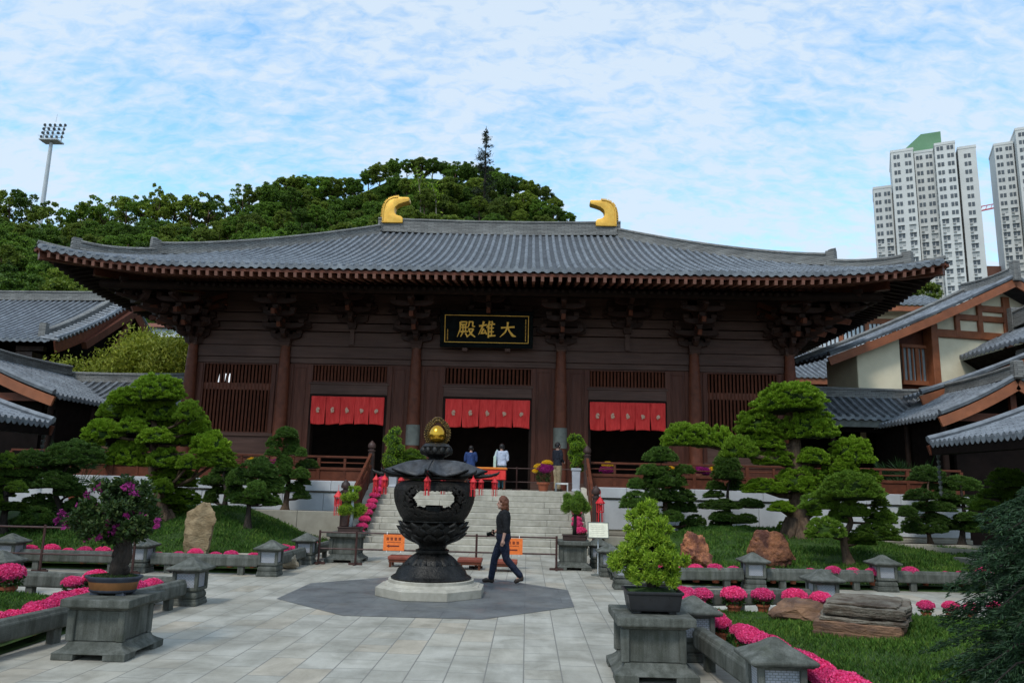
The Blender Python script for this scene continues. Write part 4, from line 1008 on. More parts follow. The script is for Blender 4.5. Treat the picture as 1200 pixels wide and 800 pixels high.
SKY = [(-140, 232), (0, 226), (40, 230), (75, 252), (100, 238), (150, 232), (200, 229), (240, 233), (280, 228), (310, 216), (350, 206), (400, 212), (430, 200), (460, 187), (500, 184), (540, 190), (580, 199), (620, 212), (645, 226), (665, 248), (700, 300), (760, 345)]
def sky_y(px): return float(np.interp(px, [a for a, b in SKY], [b for a, b in SKY]))
def hill_row(k): return 56+k*9.5
def row_y(px, k): return 350+(sky_y(px)+5-350)*((k+1)/7)**.85
m = MB()
NX = 50
def hillp(i, j):
    px = -180+960*i; k = -2+9.5*j
    kk = min(6, max(-1, k))
    p = at(px, row_y(px, kk), hill_row(k)); 
    if k > 6: p = at(px, row_y(px, 6), hill_row(6)); p = Vector((p.x*hill_row(k)/hill_row(6), hill_row(k), p.z-(k-6)*5))
    z = p.z-(2.7 if px > 300 else 3.6)-(4.5 if px < 300 and k > 3.5 else 0)
    if k <= -1: z = max(0, z*(k+2))
    return (p.x, p.y, max(-.2, z))
m.grid(hillp, NX, 38)
M['hill'] = mat('hill_undergrowth', (.045, .085, .014), (.015, .032, .006), 1.6, 1, 1., 5, bdist=.4, spec=0)
structure(m.build('hill', M['hill'], smooth=True, fix=False))

def crown_mesh(name, seed, n, mats, size=.42, clumps=26, flat=.75, spread=1., core=True, open_=0.):
    r = np.random.default_rng(seed); groups = []
    cs = []; rs = []
    for k in range(clumps):
        d = r.normal(size=3); d /= np.linalg.norm(d); rad = r.uniform(.35, 1.0)**.6
        cs.append(d*rad*np.array([1, 1, flat+.15])*2.45*spread); rs.append(r.uniform(.30, .85)*(1-.25*rad))
    cs = np.array(cs); rs = np.array(rs); w = rs**2/np.sum(rs**2)
    idx = r.choice(clumps, n, p=w); d = r.normal(size=(n, 3)); d /= np.linalg.norm(d, axis=1, keepdims=True)
    d[:, 2] = np.abs(d[:, 2])*np.where(r.random(n) < .75, 1, -1)
    rad = r.uniform(.35, 1.25, n)**.5
    c = cs[idx]+d*(rs[idx]*rad)[:, None]*np.array([1, 1, .8])
    ax = r.normal(size=(n, 3))+d*.8; 
    L = r.uniform(.6, 1.4, n)*size
    global rng; rng = r
    groups.append((leaf_faces(c, ax, L, .62), 0))
    ex = None
    if core:
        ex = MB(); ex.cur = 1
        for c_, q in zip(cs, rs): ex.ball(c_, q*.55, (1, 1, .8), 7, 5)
    return leaf_mesh(name, groups, mats, ex)
def tree_proto(crown, label, cat, h=7., tr=.16, branches=6, seed=0, group=None):
    """crown mesh is centred at height h"""
    t = empty('broadleaf_tree', (0, 0, 0), label, cat, group)
    m = MB(); rr = random.Random(seed)
    m.tube([(0, 0, -2), (.1, 0, h*.3), (-.1, .1, h*.6), (.05, 0, h+.8)], [tr*1.4, tr*1.1, tr*.9, tr*.4], 7)
    for k in range(branches):
        a = rr.uniform(0, 6.28); z = h*rr.uniform(.4, .85); q = rr.uniform(1.2, 2.0); m.tube([(0, 0, z), (math.cos(a)*q*.5, math.sin(a)*q*.5, z+.8), (math.cos(a)*q, math.sin(a)*q, z+1.4)], [tr*.5, tr*.35, tr*.15], 5)
    m.build('trunk', M['bark'], t, smooth=True)
    mesh_obj('crown', crown, t, (0, 0, h)); return t
core = M['pad_core']
LAB = ['dense green broadleaf tree on the wooded hill behind the temple', 'olive green broadleaf tree on the wooded hill behind the temple']
protos = []
for i, (mt, sd, cl) in enumerate(((M['leaf_f1'], 11, 30), (M['leaf_f1'], 12, 22), (M['leaf_f2'], 13, 28), (M['leaf_f2'], 14, 20), (M['leaf_f1'], 15, 36))):
    cm = crown_mesh('crown_leaves', sd, 15000, [mt, core], clumps=int(cl*3.2), size=.20)
    protos.append((tree_proto(cm, LAB[mt is M['leaf_f2']], 'tree', 6.2, seed=sd, group='trees on the wooded hill'), LAB[mt is M['leaf_f2']]))
rr = random.Random(21)
for k in range(7):
    px = -60+rr.uniform(0, 20); Y = hill_row(k)
    while px < 745:
        y = row_y(px, k)+rr.uniform(-7, 7)+(12 if k == 5 and px < 285 else 0)
        if k == 6: y = sky_y(px)+rr.uniform(0, 5)
        roofy = 300 if px < 150 else (305-(px-150)*.16 if px < 450 else 262)
        vis = (y < roofy+12) or px < 165
        if k == 6 and px < 290: vis = False          # open skyline trees stand there
        if px > 690 and k > 2: vis = False
        if vis:
            p = at(px, y, Y+rr.uniform(-2.5, 2.5)); sc = rr.uniform(.5, 1.05)*(.9 if k > 3 else 1.)
            pr, lb = rr.choice(protos)
            place(pr, (p.x, p.y, p.z-(6.2+1.9)*sc), rr.uniform(0, 6.28), sc, lb)
        px += 902*rr.uniform(1.7, 2.7)/Y*(.8 if k > 4 and px > 280 else 1)*(1.0 if vis else 1)
# open crowned trees on the left skyline, sky showing through
om = crown_mesh('open_crown_leaves', 31, 2600, [M['leaf_f1'], core], clumps=30, size=.34, spread=1.15, core=False)
om2 = crown_mesh('open_crown_leaves', 32, 2400, [M['leaf_f2'], core], clumps=24, size=.34, spread=1.1, core=False)
pa = tree_proto(om, '', 'tree', 6.2, .14, 12, 5, 'open trees on the left skyline'); pb = tree_proto(om2, '', 'tree', 6.2, .14, 12, 6, 'open trees on the left skyline')
for i, px in enumerate((-70, -40, -12, 14, 38, 58, 96, 112, 130, 150, 168, 188, 206, 226, 246, 266, 286)):
    y = sky_y(px)+rr.uniform(-3, 5); p = at(px, y, 114+rr.uniform(-3, 3)); sc = rr.uniform(.85, 1.25)
    place((pa, pb)[i % 2], (p.x, p.y, p.z-8.1*sc), rr.uniform(0, 6), sc, 'open crowned tree on the left skyline with sky showing through its branches')
p = at(185, 205+20, 112); place(pb, (p.x, p.y, p.z-8.0), .4, (.6, .6, 1.1), 'small tall open tree rising just above the left skyline trees')
# light green shrubs below the skyline
# tall thin conifer
t = empty('tall_conifer', at(566, 262, 96)-Vector((0, 0, 1)), 'tall thin dark conifer standing above the hilltop trees', 'tree')
b = at(567, 262, 96); tp = at(570, 148, 96); Hc = (tp-b).length
m = MB(); m.tube([b-Vector((0, 0, 3)), b.lerp(tp, .5), tp], [.22, .14, .03], 7)
vs = []; r_ = np.random.default_rng(5)
ax_ = np.array(tp-b)
for k in range(70):
    f = r_.uniform(.02, .98); a = r_.uniform(0, 6.28); L = (1.9*(1-f)**.6*r_.uniform(.3, 1.1)+.22) if f < .78 else r_.uniform(.18, .42)
    p0 = np.array(b)+ax_*f; d = np.array([math.cos(a), math.sin(a), r_.uniform(-.1, .5)]); m.tube([p0, p0+d*L*.5+np.array([0, 0, .1]), p0+d*L], [.04, .03, .01], 4)
    n = int(26+L*30); tt = r_.uniform(.25, 1, n); c = p0+d*L*tt[:, None]+r_.normal(size=(n, 3))*.17
    rng = r_; vs.append(leaf_faces(c, r_.normal(size=(n, 3))*.6+d, r_.uniform(.2, .42, n), .3))
m.build('trunk', M['bark_dk'], t, smooth=True)
o = mesh_obj('crown', leaf_mesh('conifer_needles', [(np.concatenate(vs)-np.array(t.location), 0)], [M['leaf_pine']]), t)
# two bare pale trunks on the slope behind the left ornament
for px, y0, y1 in ((488, 262, 196), (506, 258, 214)):
    b = at(px+6, y0, 92); tp = at(px, y1, 92); t = empty('slender_tree', b, 'slender pale trunked sapling on the slope right of the left golden ornament' if px == 488 else 'shorter slender sapling with leafy tuft behind the ridge', 'tree')
    m = MB(); m.tube([b-Vector((0, 0, 2)), b.lerp(tp, .5)+Vector((.2, 0, 0)), tp], [.10, .08, .03], 6)
    m.tube([b.lerp(tp, .55), b.lerp(tp, .8)+Vector((.5, 0, 0))], [.04, .02], 5); m.build('trunk', mat('pale_trunk', (.36, .30, .22), (.26, .21, .15), 4, .9) if 'ptr' not in M else M['ptr'], t)
    n = 160; c = np.array(b.lerp(tp, .75)-b)+r_.normal(size=(n, 3))*np.array([.45, .45, .9]); rng = r_
    mesh_obj('crown', leaf_mesh('sapling_leaves', [(leaf_faces(c, r_.normal(size=(n, 3)), r_.uniform(.2, .5, n), .5), 0)], [M['leaf_bonsai']]), t)
# trees behind the right end of the hall
place(protos[2][0], at(1078, 350, 75)-Vector((0, 0, 8)), 1, 1.15, 'leafy tree between the hall eave and the cream building at right', 'trees beside the cream building'); place(protos[0][0], at(1050, 372, 60)-Vector((0, 0, 8)), 2, .9, 'low green tree under the right eave tip of the hall', 'trees beside the cream building')
# bamboo grove left of the hall
def bamboo(p, h, label, seed):
    t = empty('bamboo_clump', p, label, 'bamboo', 'bamboo clumps left of the hall'); r = np.random.default_rng(seed); m = MB(); vs = []
    global rng; rng = r
    for k in range(9):
        b = np.array(p)+np.array([r.uniform(-.9, .9), r.uniform(-.7, .7), 0]); lean = np.array([r.uniform(-.9, .9), r.uniform(-.7, .7), 0]); hh = h*r.uniform(.75, 1)
        P = [b, b+lean*.3+np.array([0, 0, hh*.5]), b+lean*.8+np.array([0, 0, hh*.85]), b+lean*1.5+np.array([0, 0, hh])]; m.tube(P, [.045, .04, .025, .008], 5)
        n = 900; f = r.uniform(.3, 1, n); i = np.minimum((f*3).astype(int), 2); w = f*3-i; P = np.array(P)
        c = P[i]*(1-w)[:, None]+P[i+1]*w[:, None]+r.normal(size=(n, 3))*np.array([.42, .42, .28]); d = r.normal(size=(n, 3))*.7+np.array([0, 0, -.5])
        vs.append(leaf_faces(c, d, r.uniform(.14, .30, n), .34))
    m.build('culms', M['leaf_bamboo'], t); mesh_obj('foliage', leaf_mesh('bamboo_leaves', [(np.concatenate(vs)-np.array(p), 0)], [M['leaf_bamboo']]), t)
for i, (px, py, Y, lab) in enumerate(((120, 398, 40, 'yellow green bamboo clump at the left, nearest the side hall'), (150, 385, 41, 'yellow green bamboo clump with the tallest arching tops'), (176, 392, 40, 'yellow green bamboo clump in the middle of the grove'), (205, 390, 39, 'green bamboo clump right beside the hall corner column'), (98, 418, 38.5, 'low bamboo clump peeping over the corridor ridge at left'))):
    q = at(px, py, Y); bamboo((q.x, q.y, .5), q.z-.5, lab, 40+i)
t = empty('distant_white_block', (-24, 52, 0), 'distant white building just visible between bamboo and hall eave', 'building')
zt = at(190, 384, 52).z; m = MB(); m.bb(-26.5, -22.3, 52, 56, 0, zt); m.build('wall', plain('white_render', (.75, .78, .8), .8), t)
m = MB(); m.bb(-26.8, -22.0, 51.7, 56.3, zt, zt+.25); m.build('roof', plain('red_tile_cap', (.35, .14, .1), .8), t)
# floodlight mast
b = at(49, 236, 130); tp = at(61.5, 167, 130); t = empty('floodlight_mast', b-Vector((0, 0, 12)), 'tall grey stadium floodlight mast above the left skyline', 'floodlight')
tp.x = b.x = (b.x+tp.x)/2
m = MB(); m.cyl(b-Vector((0, 0, 12)), tp, .48, .30, 14); m.build('mast', M['white_steel'], t, smooth=40)
m = MB(); m.box(tp+Vector((0, 0, .2)), (3.4, 2.2, .25)); m.box(tp+Vector((0, -1.0, .9)), (4.0, .06, .06)); m.build('platform', M['white_steel'], t)
m = MB()
for k in range(4): m.bar(tp+Vector((-1.7, 0, .8+k*.70)), tp+Vector((1.7+.5, 0, .95+k*.74)), .09, .09)
for x in (-1.6, 0, 1.7): m.bar(tp+Vector((x, 0, 0)), tp+Vector((x*1.1+.2, 0, 3.7)), .14, .14)
m.cyl(tp+Vector((.3, 0, 4)), tp+Vector((.4, 0, 5.6)), .03, n=5); m.build('light_frame', M['white_steel'], t)
M['lampd'] = plain('floodlight_head', (.10, .11, .12), .4)
m = MB(); m.lathe([(.12, -.15), (.36, .2)], n=10); lamp = m.build('lamp_head', M['lampd'], None)
for k in range(4):
    for j in range(5):
        o = lamp if (k, j) == (0, 0) else lamp.copy()
        if o is not lamp: C.objects.link(o)
        o.parent = t; o.location = tp+Vector((-1.7+j*.95+.12*k, -.3, .95+k*.76))-t.location; o.rotation_euler = (R(115), 0, rr.uniform(-.4, .4)); o.scale = (.8,)*3
# ================================================================ lawns, terraces
def sst(x): x = max(0, min(1, x)); return x*x*(3-2*x)
def lawn_far(side):
    def z(x, y):
        d = (-5.75-x) if side < 0 else (x-2.45)
        h = .10+(.95 if side < 0 else .70)*sst((y-17.0)/7)*sst(d/3.2)
        if side > 0: h *= (1-.65*sst((x-8.2)/4.0))
        return h+.03*noise.noise(Vector((x*.5, y*.5, 0)))
    return z
zL, zR = lawn_far(-1), lawn_far(1)
def zN(x, y): return .10+.16*sst((abs(x-AX)-4.2)/2.5)*sst((12.3-y)/1.5)+.03*noise.noise(Vector((x*.6, y*.6, 3)))
M['lawn'] = mat('lawn_turf', (.05, .10, .014), (.03, .062, .009), 5, .95, .8, 30, stain=.3, bdist=.03)
lawns = []
def lawn(name, x0, x1, y0, y1, zf):
    m = MB(); m.grid(lambda i, j: (x0+(x1-x0)*i, y0+(y1-y0)*j, zf(x0+(x1-x0)*i, y0+(y1-y0)*j)), 48, 40)
    m.bb(x0, x1, y0, y1, -.01, .02)
    structure(m.build(name, M['lawn'], smooth=True, fix=False)); lawns.append((x0, x1, y0, y1, zf))
lawn('lawn', -17, -5.62, 16.55, 24.25, zL)
lawn('lawn', 2.3, 15, 16.55, 24.6, zR)
lawn('lawn', -13.2, -5.7, 3.0, 12.3, zN)
lawn('lawn', 2.42, 10.8, 3.0, 12.6, zN)
def grass_obj(name, x0, x1, y0, y1, zf, n, h, seed, dens=None):
    global rng; rng = np.random.default_rng(seed)
    x = rng.uniform(x0+.05, x1-.05, n); y = rng.uniform(y0+.05, y1-.05, n)
    if dens: y = y0+(y1-y0)*rng.random(n)**dens
    z = np.array([zf(a, b) for a, b in zip(x, y)])
    cl = np.array([noise.noise(Vector((a*1.3, b*1.3, 5))) for a, b in zip(x, y)])
    H = h*(1+.9*cl)*rng.uniform(.6, 1.3, n)
    d = rng.normal(size=(n, 3))*.55; d[:, 2] = 1
    d /= np.linalg.norm(d, axis=1, keepdims=True)
    c = np.stack([x, y, z], 1)+d*H[:, None]*.45
    o = mesh_obj(name, leaf_mesh(name, [(leaf_faces(c, d, H, .2), 0)], [M['grass']])); tag(o, 'short green lawn grass', 'grass', kind='stuff'); return o
g = grass_obj('grass', 2.45, 8.5, 5.5, 12.5, zN, 80000, .06, 1); g['label'] = 'dense grass of the near right lawn around the layered rock'
g = grass_obj('grass', -9.5, -5.75, 7.0, 12.2, zN, 26000, .065, 2); g['label'] = 'grass of the near left lawn behind the stone bonsai table'
g = grass_obj('grass', -14, -5.7, 16.6, 24.2, zL, 45000, .10, 3); g['label'] = 'grass on the mound at left below the clipped pines'
g = grass_obj('grass', 2.4, 14, 16.6, 24.5, zR, 50000, .10, 4); g['label'] = 'grass on the mound at right around the red brown boulders'
for side, x0, x1, y0, z1, lab in (('left', -18, -5.55, 24.3, 1.0, 'beige stone planting terrace below the podium left of the stairs'), ('right', 2.42, 14.7, 24.65, .44, 'low beige stone planting terrace below the podium right of the stairs')):
    t = empty('stone_terrace', ((x0+x1)/2, 25.3, 0), lab, 'terrace')
    m = MB(); n = 8
    for k in range(n): a = x0+(x1-x0)*k/n; b = x0+(x1-x0)*(k+1)/n; m.bb(a+.004, b-.004, y0, y0+.22, 0, z1)
    m.bb(x0 if side == 'right' else x1-.2, x0+.2 if side == 'right' else x1, y0+.22, 26.38, 0, z1); m.build('wall', M['beige'], t, bevel=.015)
    m = MB(); m.bb(x0+.2, x1-.2, y0+.22, 26.38, 0, z1-.06); m.build('soil', M['soil'], t)
if True:   # curving low kerb of the right terrace
    t = empty('curved_kerb', (11, 23.5, 0), 'low curved beige kerb wall behind the right lawn', 'kerb')
    m = MB()
    m.grid(lambda i, j: (9.5+4.5*i, 23.6-.9*i*i+(.0 if j < .5 else .18), .52-.14*i if j in (1/3, 2/3) else 0), 12, 3); m.build('wall', M['beige'], t, fix=True)

# ================================================================ stone lanterns and rails
def lantern_mat():
    t = NT('lattice_screen'); tc = t.n.new('ShaderNodeTexCoord'); mp = t.n.new('ShaderNodeMapping'); t.link(tc.outputs['Generated'], mp.inputs[0])
    b = t.n.new('ShaderNodeTexBrick'); b.inputs['Scale'].default_value = 1; b.inputs['Brick Width'].default_value = .16; b.inputs['Row Height'].default_value = .10; b.inputs['Mortar Size'].default_value = .014
    b.inputs['Color1'].default_value = (.40, .41, .45, 1); b.inputs['Color2'].default_value = (.34, .35, .385, 1); b.inputs['Mortar'].default_value = (.20, .20, .20, 1)
    cx = t.n.new('ShaderNodeSeparateXYZ'); t.link(mp.outputs[0], cx.inputs[0]); ad = t.n.new('ShaderNodeMath'); ad.operation = 'ADD'; t.link(cx.outputs[0], ad.inputs[0]); t.link(cx.outputs[1], ad.inputs[1])
    cb = t.n.new('ShaderNodeCombineXYZ'); t.link(ad.outputs[0], cb.inputs[0]); t.link(cx.outputs[2], cb.inputs[1]); t.link(cb.outputs[0], b.inputs['Vector'])
    t.link(b.outputs['Color'], t.p.inputs['Base Color']); t.p.inputs['Roughness'].default_value = .6
    iv = t.n.new('ShaderNodeMath'); iv.operation = 'SUBTRACT'; iv.inputs[0].default_value = 1; t.link(b.outputs['Fac'], iv.inputs[1]); t.bump(iv.outputs[0], .4, .01); return t.m
M['screen'] = lantern_mat()
def make_lantern():
    t = empty('stone_lantern', (0, 0, 0), '', 'stone lantern', 'stone lanterns between the bed rails')
    m = MB(); m.lathe([(.30, 0), (.30, .05), (.285, .06), (.285, .10)], n=4, ph=PI/4); m.lathe([(.26, .10), (.275, .13), (.275, .17), (.24, .22), (.205, .235)], n=4, ph=PI/4)
    m.build('base', M['stone'], t, bevel=.012)
    m = MB()
    for x in (-1, 1):
        for y in (-1, 1): m.bb(x*.175-.028, x*.175+.028, y*.175-.028, y*.175+.028, .235, .53)
    m.bb(-.2, .2, -.2, .2, .225, .275); m.bb(-.2, .2, -.2, .2, .50, .545); m.bb(-.15, .15, -.15, .15, .27, .505)
    m.build('light_box', M['stone'], t, bevel=.008)
    for k in range(4):
        a = k*PI/2; m = MB(); m.box((0, -.158, .388), (.292, .016, .222)); o = m.build('screen', M['screen'], t); o.rotation_euler = (0, 0, a)
    m = MB(); m.lathe([(.385, .545), (.40, .565), (.40, .585), (.29, .625), (.17, .675), (.07, .73), (.02, .745)], n=4, ph=PI/4); m.lathe([(.36, .532), (.36, .545)], n=4, ph=PI/4)
    m.build('roof', M['stone'], t, bevel=.008); return t
LN = make_lantern()
XL, XR = -5.25, 1.93
lan = [(XL, 16.3, 'stone lantern at the front corner of the far left flower bed'), (-7.95, 16.3, 'stone lantern in the front rail of the far left bed, right of the bougainvillea trunk'), (-10.7, 16.3, 'stone lantern in the front rail of the far left bed, beside the brown barrier post'),
 (XL+.05, 18.7, 'stone lantern on the path side of the far left bed, second towards the stairs'), (XL, 12.45, 'stone lantern at the near left bed corner, just right of the bonsai table'), (-8.5, 12.75, 'stone lantern behind the near left lawn, left of the terracotta flower pot'), (-5.75, 7.55, 'stone lantern cut by the left edge of the photo'),
 (XR, 15.75, 'stone lantern at the front corner of the far right flower bed behind the green bonsai'), (4.62, 16.3, 'stone lantern in the right far rail below the red brown boulders'), (7.32, 16.5, 'stone lantern in the right far rail behind the layered rock'), (10.1, 16.6, 'stone lantern in the right far rail behind the dark conifer'),
 (XR-.08, 17.8, 'stone lantern beside the cream notice stand'), (XR-.15, 19.6, 'stone lantern nearest the right stair pedestal'), (XR+.06, 9.55, 'stone lantern beside the right bonsai table, partly hidden by its stone top'), (2.16, 7.05, 'nearest stone lantern at the bottom right among pink flowers'), (4.85, 13.2, 'stone lantern with its roof showing above the brown boulder'), (XR, 12.35, 'stone lantern at the far corner of the near right bed behind the green bonsai')]
for x, y, l in lan: place(LN, (x, y, .004), 0, (1, 1, .95), l)
def make_rail(p, q, label, group):
    p = Vector((*p, 0)); q = Vector((*q, 0)); d = (q-p); L = d.length; d.normalize(); n = Vector((-d.y, d.x, 0)); c = (p+q)/2
    t = empty('stone_rail', c, label, 'stone rail', group)
    prof = [(-.075, .17), (-.085, .2), (-.085, .345), (-.07, .36), (-.05, .40), (.05, .40), (.07, .36), (.085, .345), (.085, .2), (.075, .17)]
    m = MB(); m.add([e+n*a+Vector((0, 0, b)) for e in (p, q) for a, b in prof], [tuple(range(9, -1, -1)), tuple(range(10, 20))]+[(i, (i+1) % 10, (i+1) % 10+10, i+10) for i in range(10)])
    m.build('beam', M['stone'], t, bevel=.01)
    k = max(2, int(L/1.2)+1)
    for i in range(k):
        e = p+d*(.35+(L-.7)*i/(k-1)); m = MB(); m.box(e+Vector((0, 0, .09)), (.12, .10, .175), rz=math.atan2(d.y, d.x)); m.build('leg', M['stone'], t)
G = 'low stone rails edging the flower beds'
def rails(pts, lab):
    for a, b in zip(pts[:-1], pts[1:]):
        v = (Vector(b)-Vector(a)).normalized()*.24; make_rail(Vector(a)+v, Vector(b)-v, lab, G)
rails([(-16.2, 16.3), (-13.45, 16.3), (-10.7, 16.3), (-7.95, 16.3), (XL, 16.3)], 'low grey stone rail along the front of the far left flower bed')
rails([(XL, 16.3), (XL+.05, 18.7), (XL+.1, 20.9)], 'low grey stone rail on the path side of the far left bed')
rails([(-8.5, 12.75), (XL, 12.45)], 'low grey stone rail behind the near left lawn, right of a lantern'); rails([(-11.5, 12.9), (-8.5, 12.75)], 'low grey stone rail behind the near left lawn at the photo edge')
rails([(XL, 12.45), (-5.45, 10.0), (-5.75, 7.55), (-5.9, 5)], 'low grey stone rail running towards the camera beside the left bonsai table')
rails([(XR, 15.75), (4.62, 16.3), (7.32, 16.5), (10.1, 16.6), (12.9, 16.8)], 'low grey stone rail along the front of the far right flower bed')
rails([(XR, 15.75), (XR-.08, 17.8), (XR-.15, 19.6), (XR-.2, 21.4)], 'low grey stone rail on the path side of the far right bed')
rails([(XR, 12.35), (4.85, 13.2)], 'low grey stone rail behind the near right lawn')
rails([(XR, 12.35), (XR+.06, 9.55), (2.16, 7.05), (2.3, 4.6)], 'low grey stone rail with pink flowers running beside the right bonsai table')

# ================================================================ potted chrysanthemums
def mum_mesh(seed, petal, r0=.22, n=95, pet=15, fl=.036):
    global rng; rng = np.random.default_rng(seed)
    i = np.arange(n)+.5; ph = np.arccos(1-1.12*i/n); th = PI*(1+5**.5)*i
    nrm = np.stack([np.cos(th)*np.sin(ph), np.sin(th)*np.sin(ph), np.cos(ph)], 1)
    pos = nrm*np.array([r0, r0, r0*.62])*rng.uniform(.90, 1.06, (n, 1)); pos[:, 2] += .01
    ce = np.repeat(pos, pet, 0); nn = np.repeat(nrm, pet, 0); d = rng.normal(size=(n*pet, 3)); d -= nn*(d*nn).sum(1, keepdims=True)*.8; d /= np.linalg.norm(d, axis=1, keepdims=True); d = d+nn*rng.uniform(.1, 1.1, (n*pet, 1)); d /= np.linalg.norm(d, axis=1, keepdims=True)
    ex = MB(); ex.ball((0, 0, 0), r0*.9, (1, 1, .6), 12, 8)
    return leaf_mesh('blooms', [(leaf_faces(ce+d*fl*.55, d, fl*1.25, .5), 0)], [petal], ex)
def mum_leaves(seed, r0=.2, n=220, z0=-.16):
    global rng; rng = np.random.default_rng(seed)
    a = rng.uniform(0, 6.28, n); rr_ = r0*rng.uniform(.5, 1.05, n); z = rng.uniform(z0, .0, n); c = np.stack([np.cos(a)*rr_, np.sin(a)*rr_, z], 1)
    d = np.stack([np.cos(a), np.sin(a), rng.uniform(-.8, .5, n)], 1)+rng.normal(size=(n, 3))*.4
    return leaf_mesh('leaves', [(leaf_faces(c, d, rng.uniform(.05, .09, n), .55), 0)], [M['leaf_pot']])
def pot_mb(r=.13, h=.2):
    m = MB(); m.lathe([(r*.72, 0), (r*.95, h*.78), (r*1.12, h*.78), (r*1.14, h), (r*1.0, h), (r*.95, h*.9), (.01, h*.9)], n=16); return m
def make_mum(seed, petal, cat='potted flower', h=.2, zz=.36):
    t = empty('potted_chrysanthemum', (0, 0, 0), '', cat)
    pot_mb(.13, h).build('pot', M['terracotta'], t, smooth=40)
    mesh_obj('blooms', mum_mesh(seed, petal), t, (0, 0, zz)); mesh_obj('leaves', mum_leaves(seed+1, z0=-(zz-h)), t, (0, 0, zz)); return t
PM = [make_mum(s, M['petal_pink']) for s in (101, 103, 105)]
rr = random.Random(5)
def row(a, b, step, label, group, sc=(.52, .74), jit=.05, zf=None, z=.0):
    a = Vector(a); b = Vector(b); n = max(1, round((b-a).length/step))
    for k in range(n):
        p = a.lerp(b, (k+.5)/n)+Vector((rr.uniform(-jit, jit), rr.uniform(-jit, jit))); s = rr.uniform(*sc)
        place(rr.choice(PM), (p.x, p.y, (zf(p.x, p.y) if zf else z)), rr.uniform(0, 6.28), s, label, group)
row((-13.5, 16.72), (-5.6, 16.72), .40, 'pink potted chrysanthemum behind the front rail of the far left bed', 'pink pots along the far left bed', z=.10)
row((-5.68, 16.9), (-5.6, 21.0), .38, 'pink potted chrysanthemum on the path side of the far left bed', 'pink pots beside the path at left', z=.06)
row((2.45, 16.15), (12.5, 17.1), .40, 'pink potted chrysanthemum behind the front rail of the far right bed', 'pink pots along the far right bed', z=.10)
row((2.32, 16.5), (2.2, 21.3), .40, 'pink potted chrysanthemum on the path side of the far right bed', 'pink pots beside the path at right', z=.06)
row((2.32, 12.1), (2.36, 9.7), .21, 'pink potted chrysanthemum in the dense row behind the stone rail beside the right bonsai table', 'pink pots behind the near right rail', (.52, .64), z=.15)
row((2.46, 9.4), (2.66, 6.3), .21, 'pink potted chrysanthemum in the dense row at bottom right by the nearest lantern', 'pink pots at bottom right', (.54, .68), z=.15)
for x, y, s in ((2.42, 12.3, .8), (2.75, 12.55, .72), (3.2, 12.4, .82), (3.72, 12.65, .74), (4.15, 12.45, .8), (4.6, 12.6, .7)): place(rr.choice(PM), (x, y, .06), rr.uniform(0, 6), s, 'pink potted chrysanthemum in the gapped row between the bonsai and the brown boulder', 'pink pots behind the near right lawn')
row((6.2, 12.9), (8.4, 13.0), .34, 'pink potted chrysanthemum behind the layered rock towards the dark conifer', 'pink pots right of the layered rock', (.5, .6), z=.0)
row((-5.72, 12.0), (-6.12, 7.0), .24, 'pink potted chrysanthemum in the row behind the rail at the left bonsai table', 'pink pots behind the near left rail', (.62, .82), z=.05)
for x, y, s, l in ((-8.9, 12.3, .95, 'pink potted chrysanthemum at the left photo edge behind the near lawn'), (-9.35, 12.4, .9, 'pink potted chrysanthemum cut by the left photo edge'), (-7.85, 12.0, 1.0, 'full round pink chrysanthemum in a terracotta pot before the left lantern'), (-7.0, 12.25, .65, 'pink chrysanthemum with green leaves right of the round terracotta potted one'), (-6.75, 12.45, .8, 'small pink chrysanthemum behind its taller neighbour near the left table'), (-6.2, 12.3, .7, 'pink chrysanthemum half hidden by the stone table at left'), (-5.75, 12.25, .65, 'pink chrysanthemum just behind the right end of the left stone table')):
    place(rr.choice(PM), (x, y, .06), rr.uniform(0, 6), s, l, 'pink pots behind the near left lawn')
for sx, side in ((-1, 'left'), (1, 'right')):
    for k in range(NS):
        if sx > 0 and k > 5: continue
        for q in (0,):
            place(rr.choice(PM), (AX+sx*(3.22-.30*q)+rr.uniform(-.04, .04), SY+run*k+.17, rise*(k+1)), rr.uniform(0, 6), rr.uniform(.66, .80), 'pink potted chrysanthemum on the %s end of the stair treads' % side, 'pink pots on the %s end of the stairs' % side)
# two-coloured tall pots and colour clumps on the terrace
def tall_pot(loc, cols, label, h=.3, sc=1.):
    t = empty('flower_pot', loc, label, 'potted flowers'); m = pot_mb(.2*sc, h*sc); o = m.build('pot', M['terracotta'], None, smooth=40); o.parent = t
    mesh_obj('leaves', mum_leaves(rr.randint(0, 999), .24*sc, 420, -.4*sc), t, (0, 0, .72*sc))
    for k, (c, dx, dz, s) in enumerate(cols): o = mesh_obj('blooms', mum_mesh(60+k, M[c]), t, (dx*sc, -.05*sc, dz*sc)); o.scale = (s*sc,)*3
    return t
tall_pot((.55, 26.75, FZ), [('petal_mag', .05, .74, 1.25), ('petal_yellow', -.16, .80, .75), ('petal_yellow', .12, .92, .8), ('petal_yellow', -.28, .66, .5)], 'orange pot of yellow and purple chrysanthemums at the right of the stair head')
tall_pot((2.75, 27.2, FZ), [('petal_mag', 0, .74, 1.1), ('petal_yellow', .03, .92, .85)], 'yellow and purple chrysanthemum pot behind the right newel post')
tall_pot((-3.75, 26.9, FZ), [('petal_yellow', 0, .7, .9)], 'small yellow flower pot beside the left clipped shrub at the stair head', sc=.8)
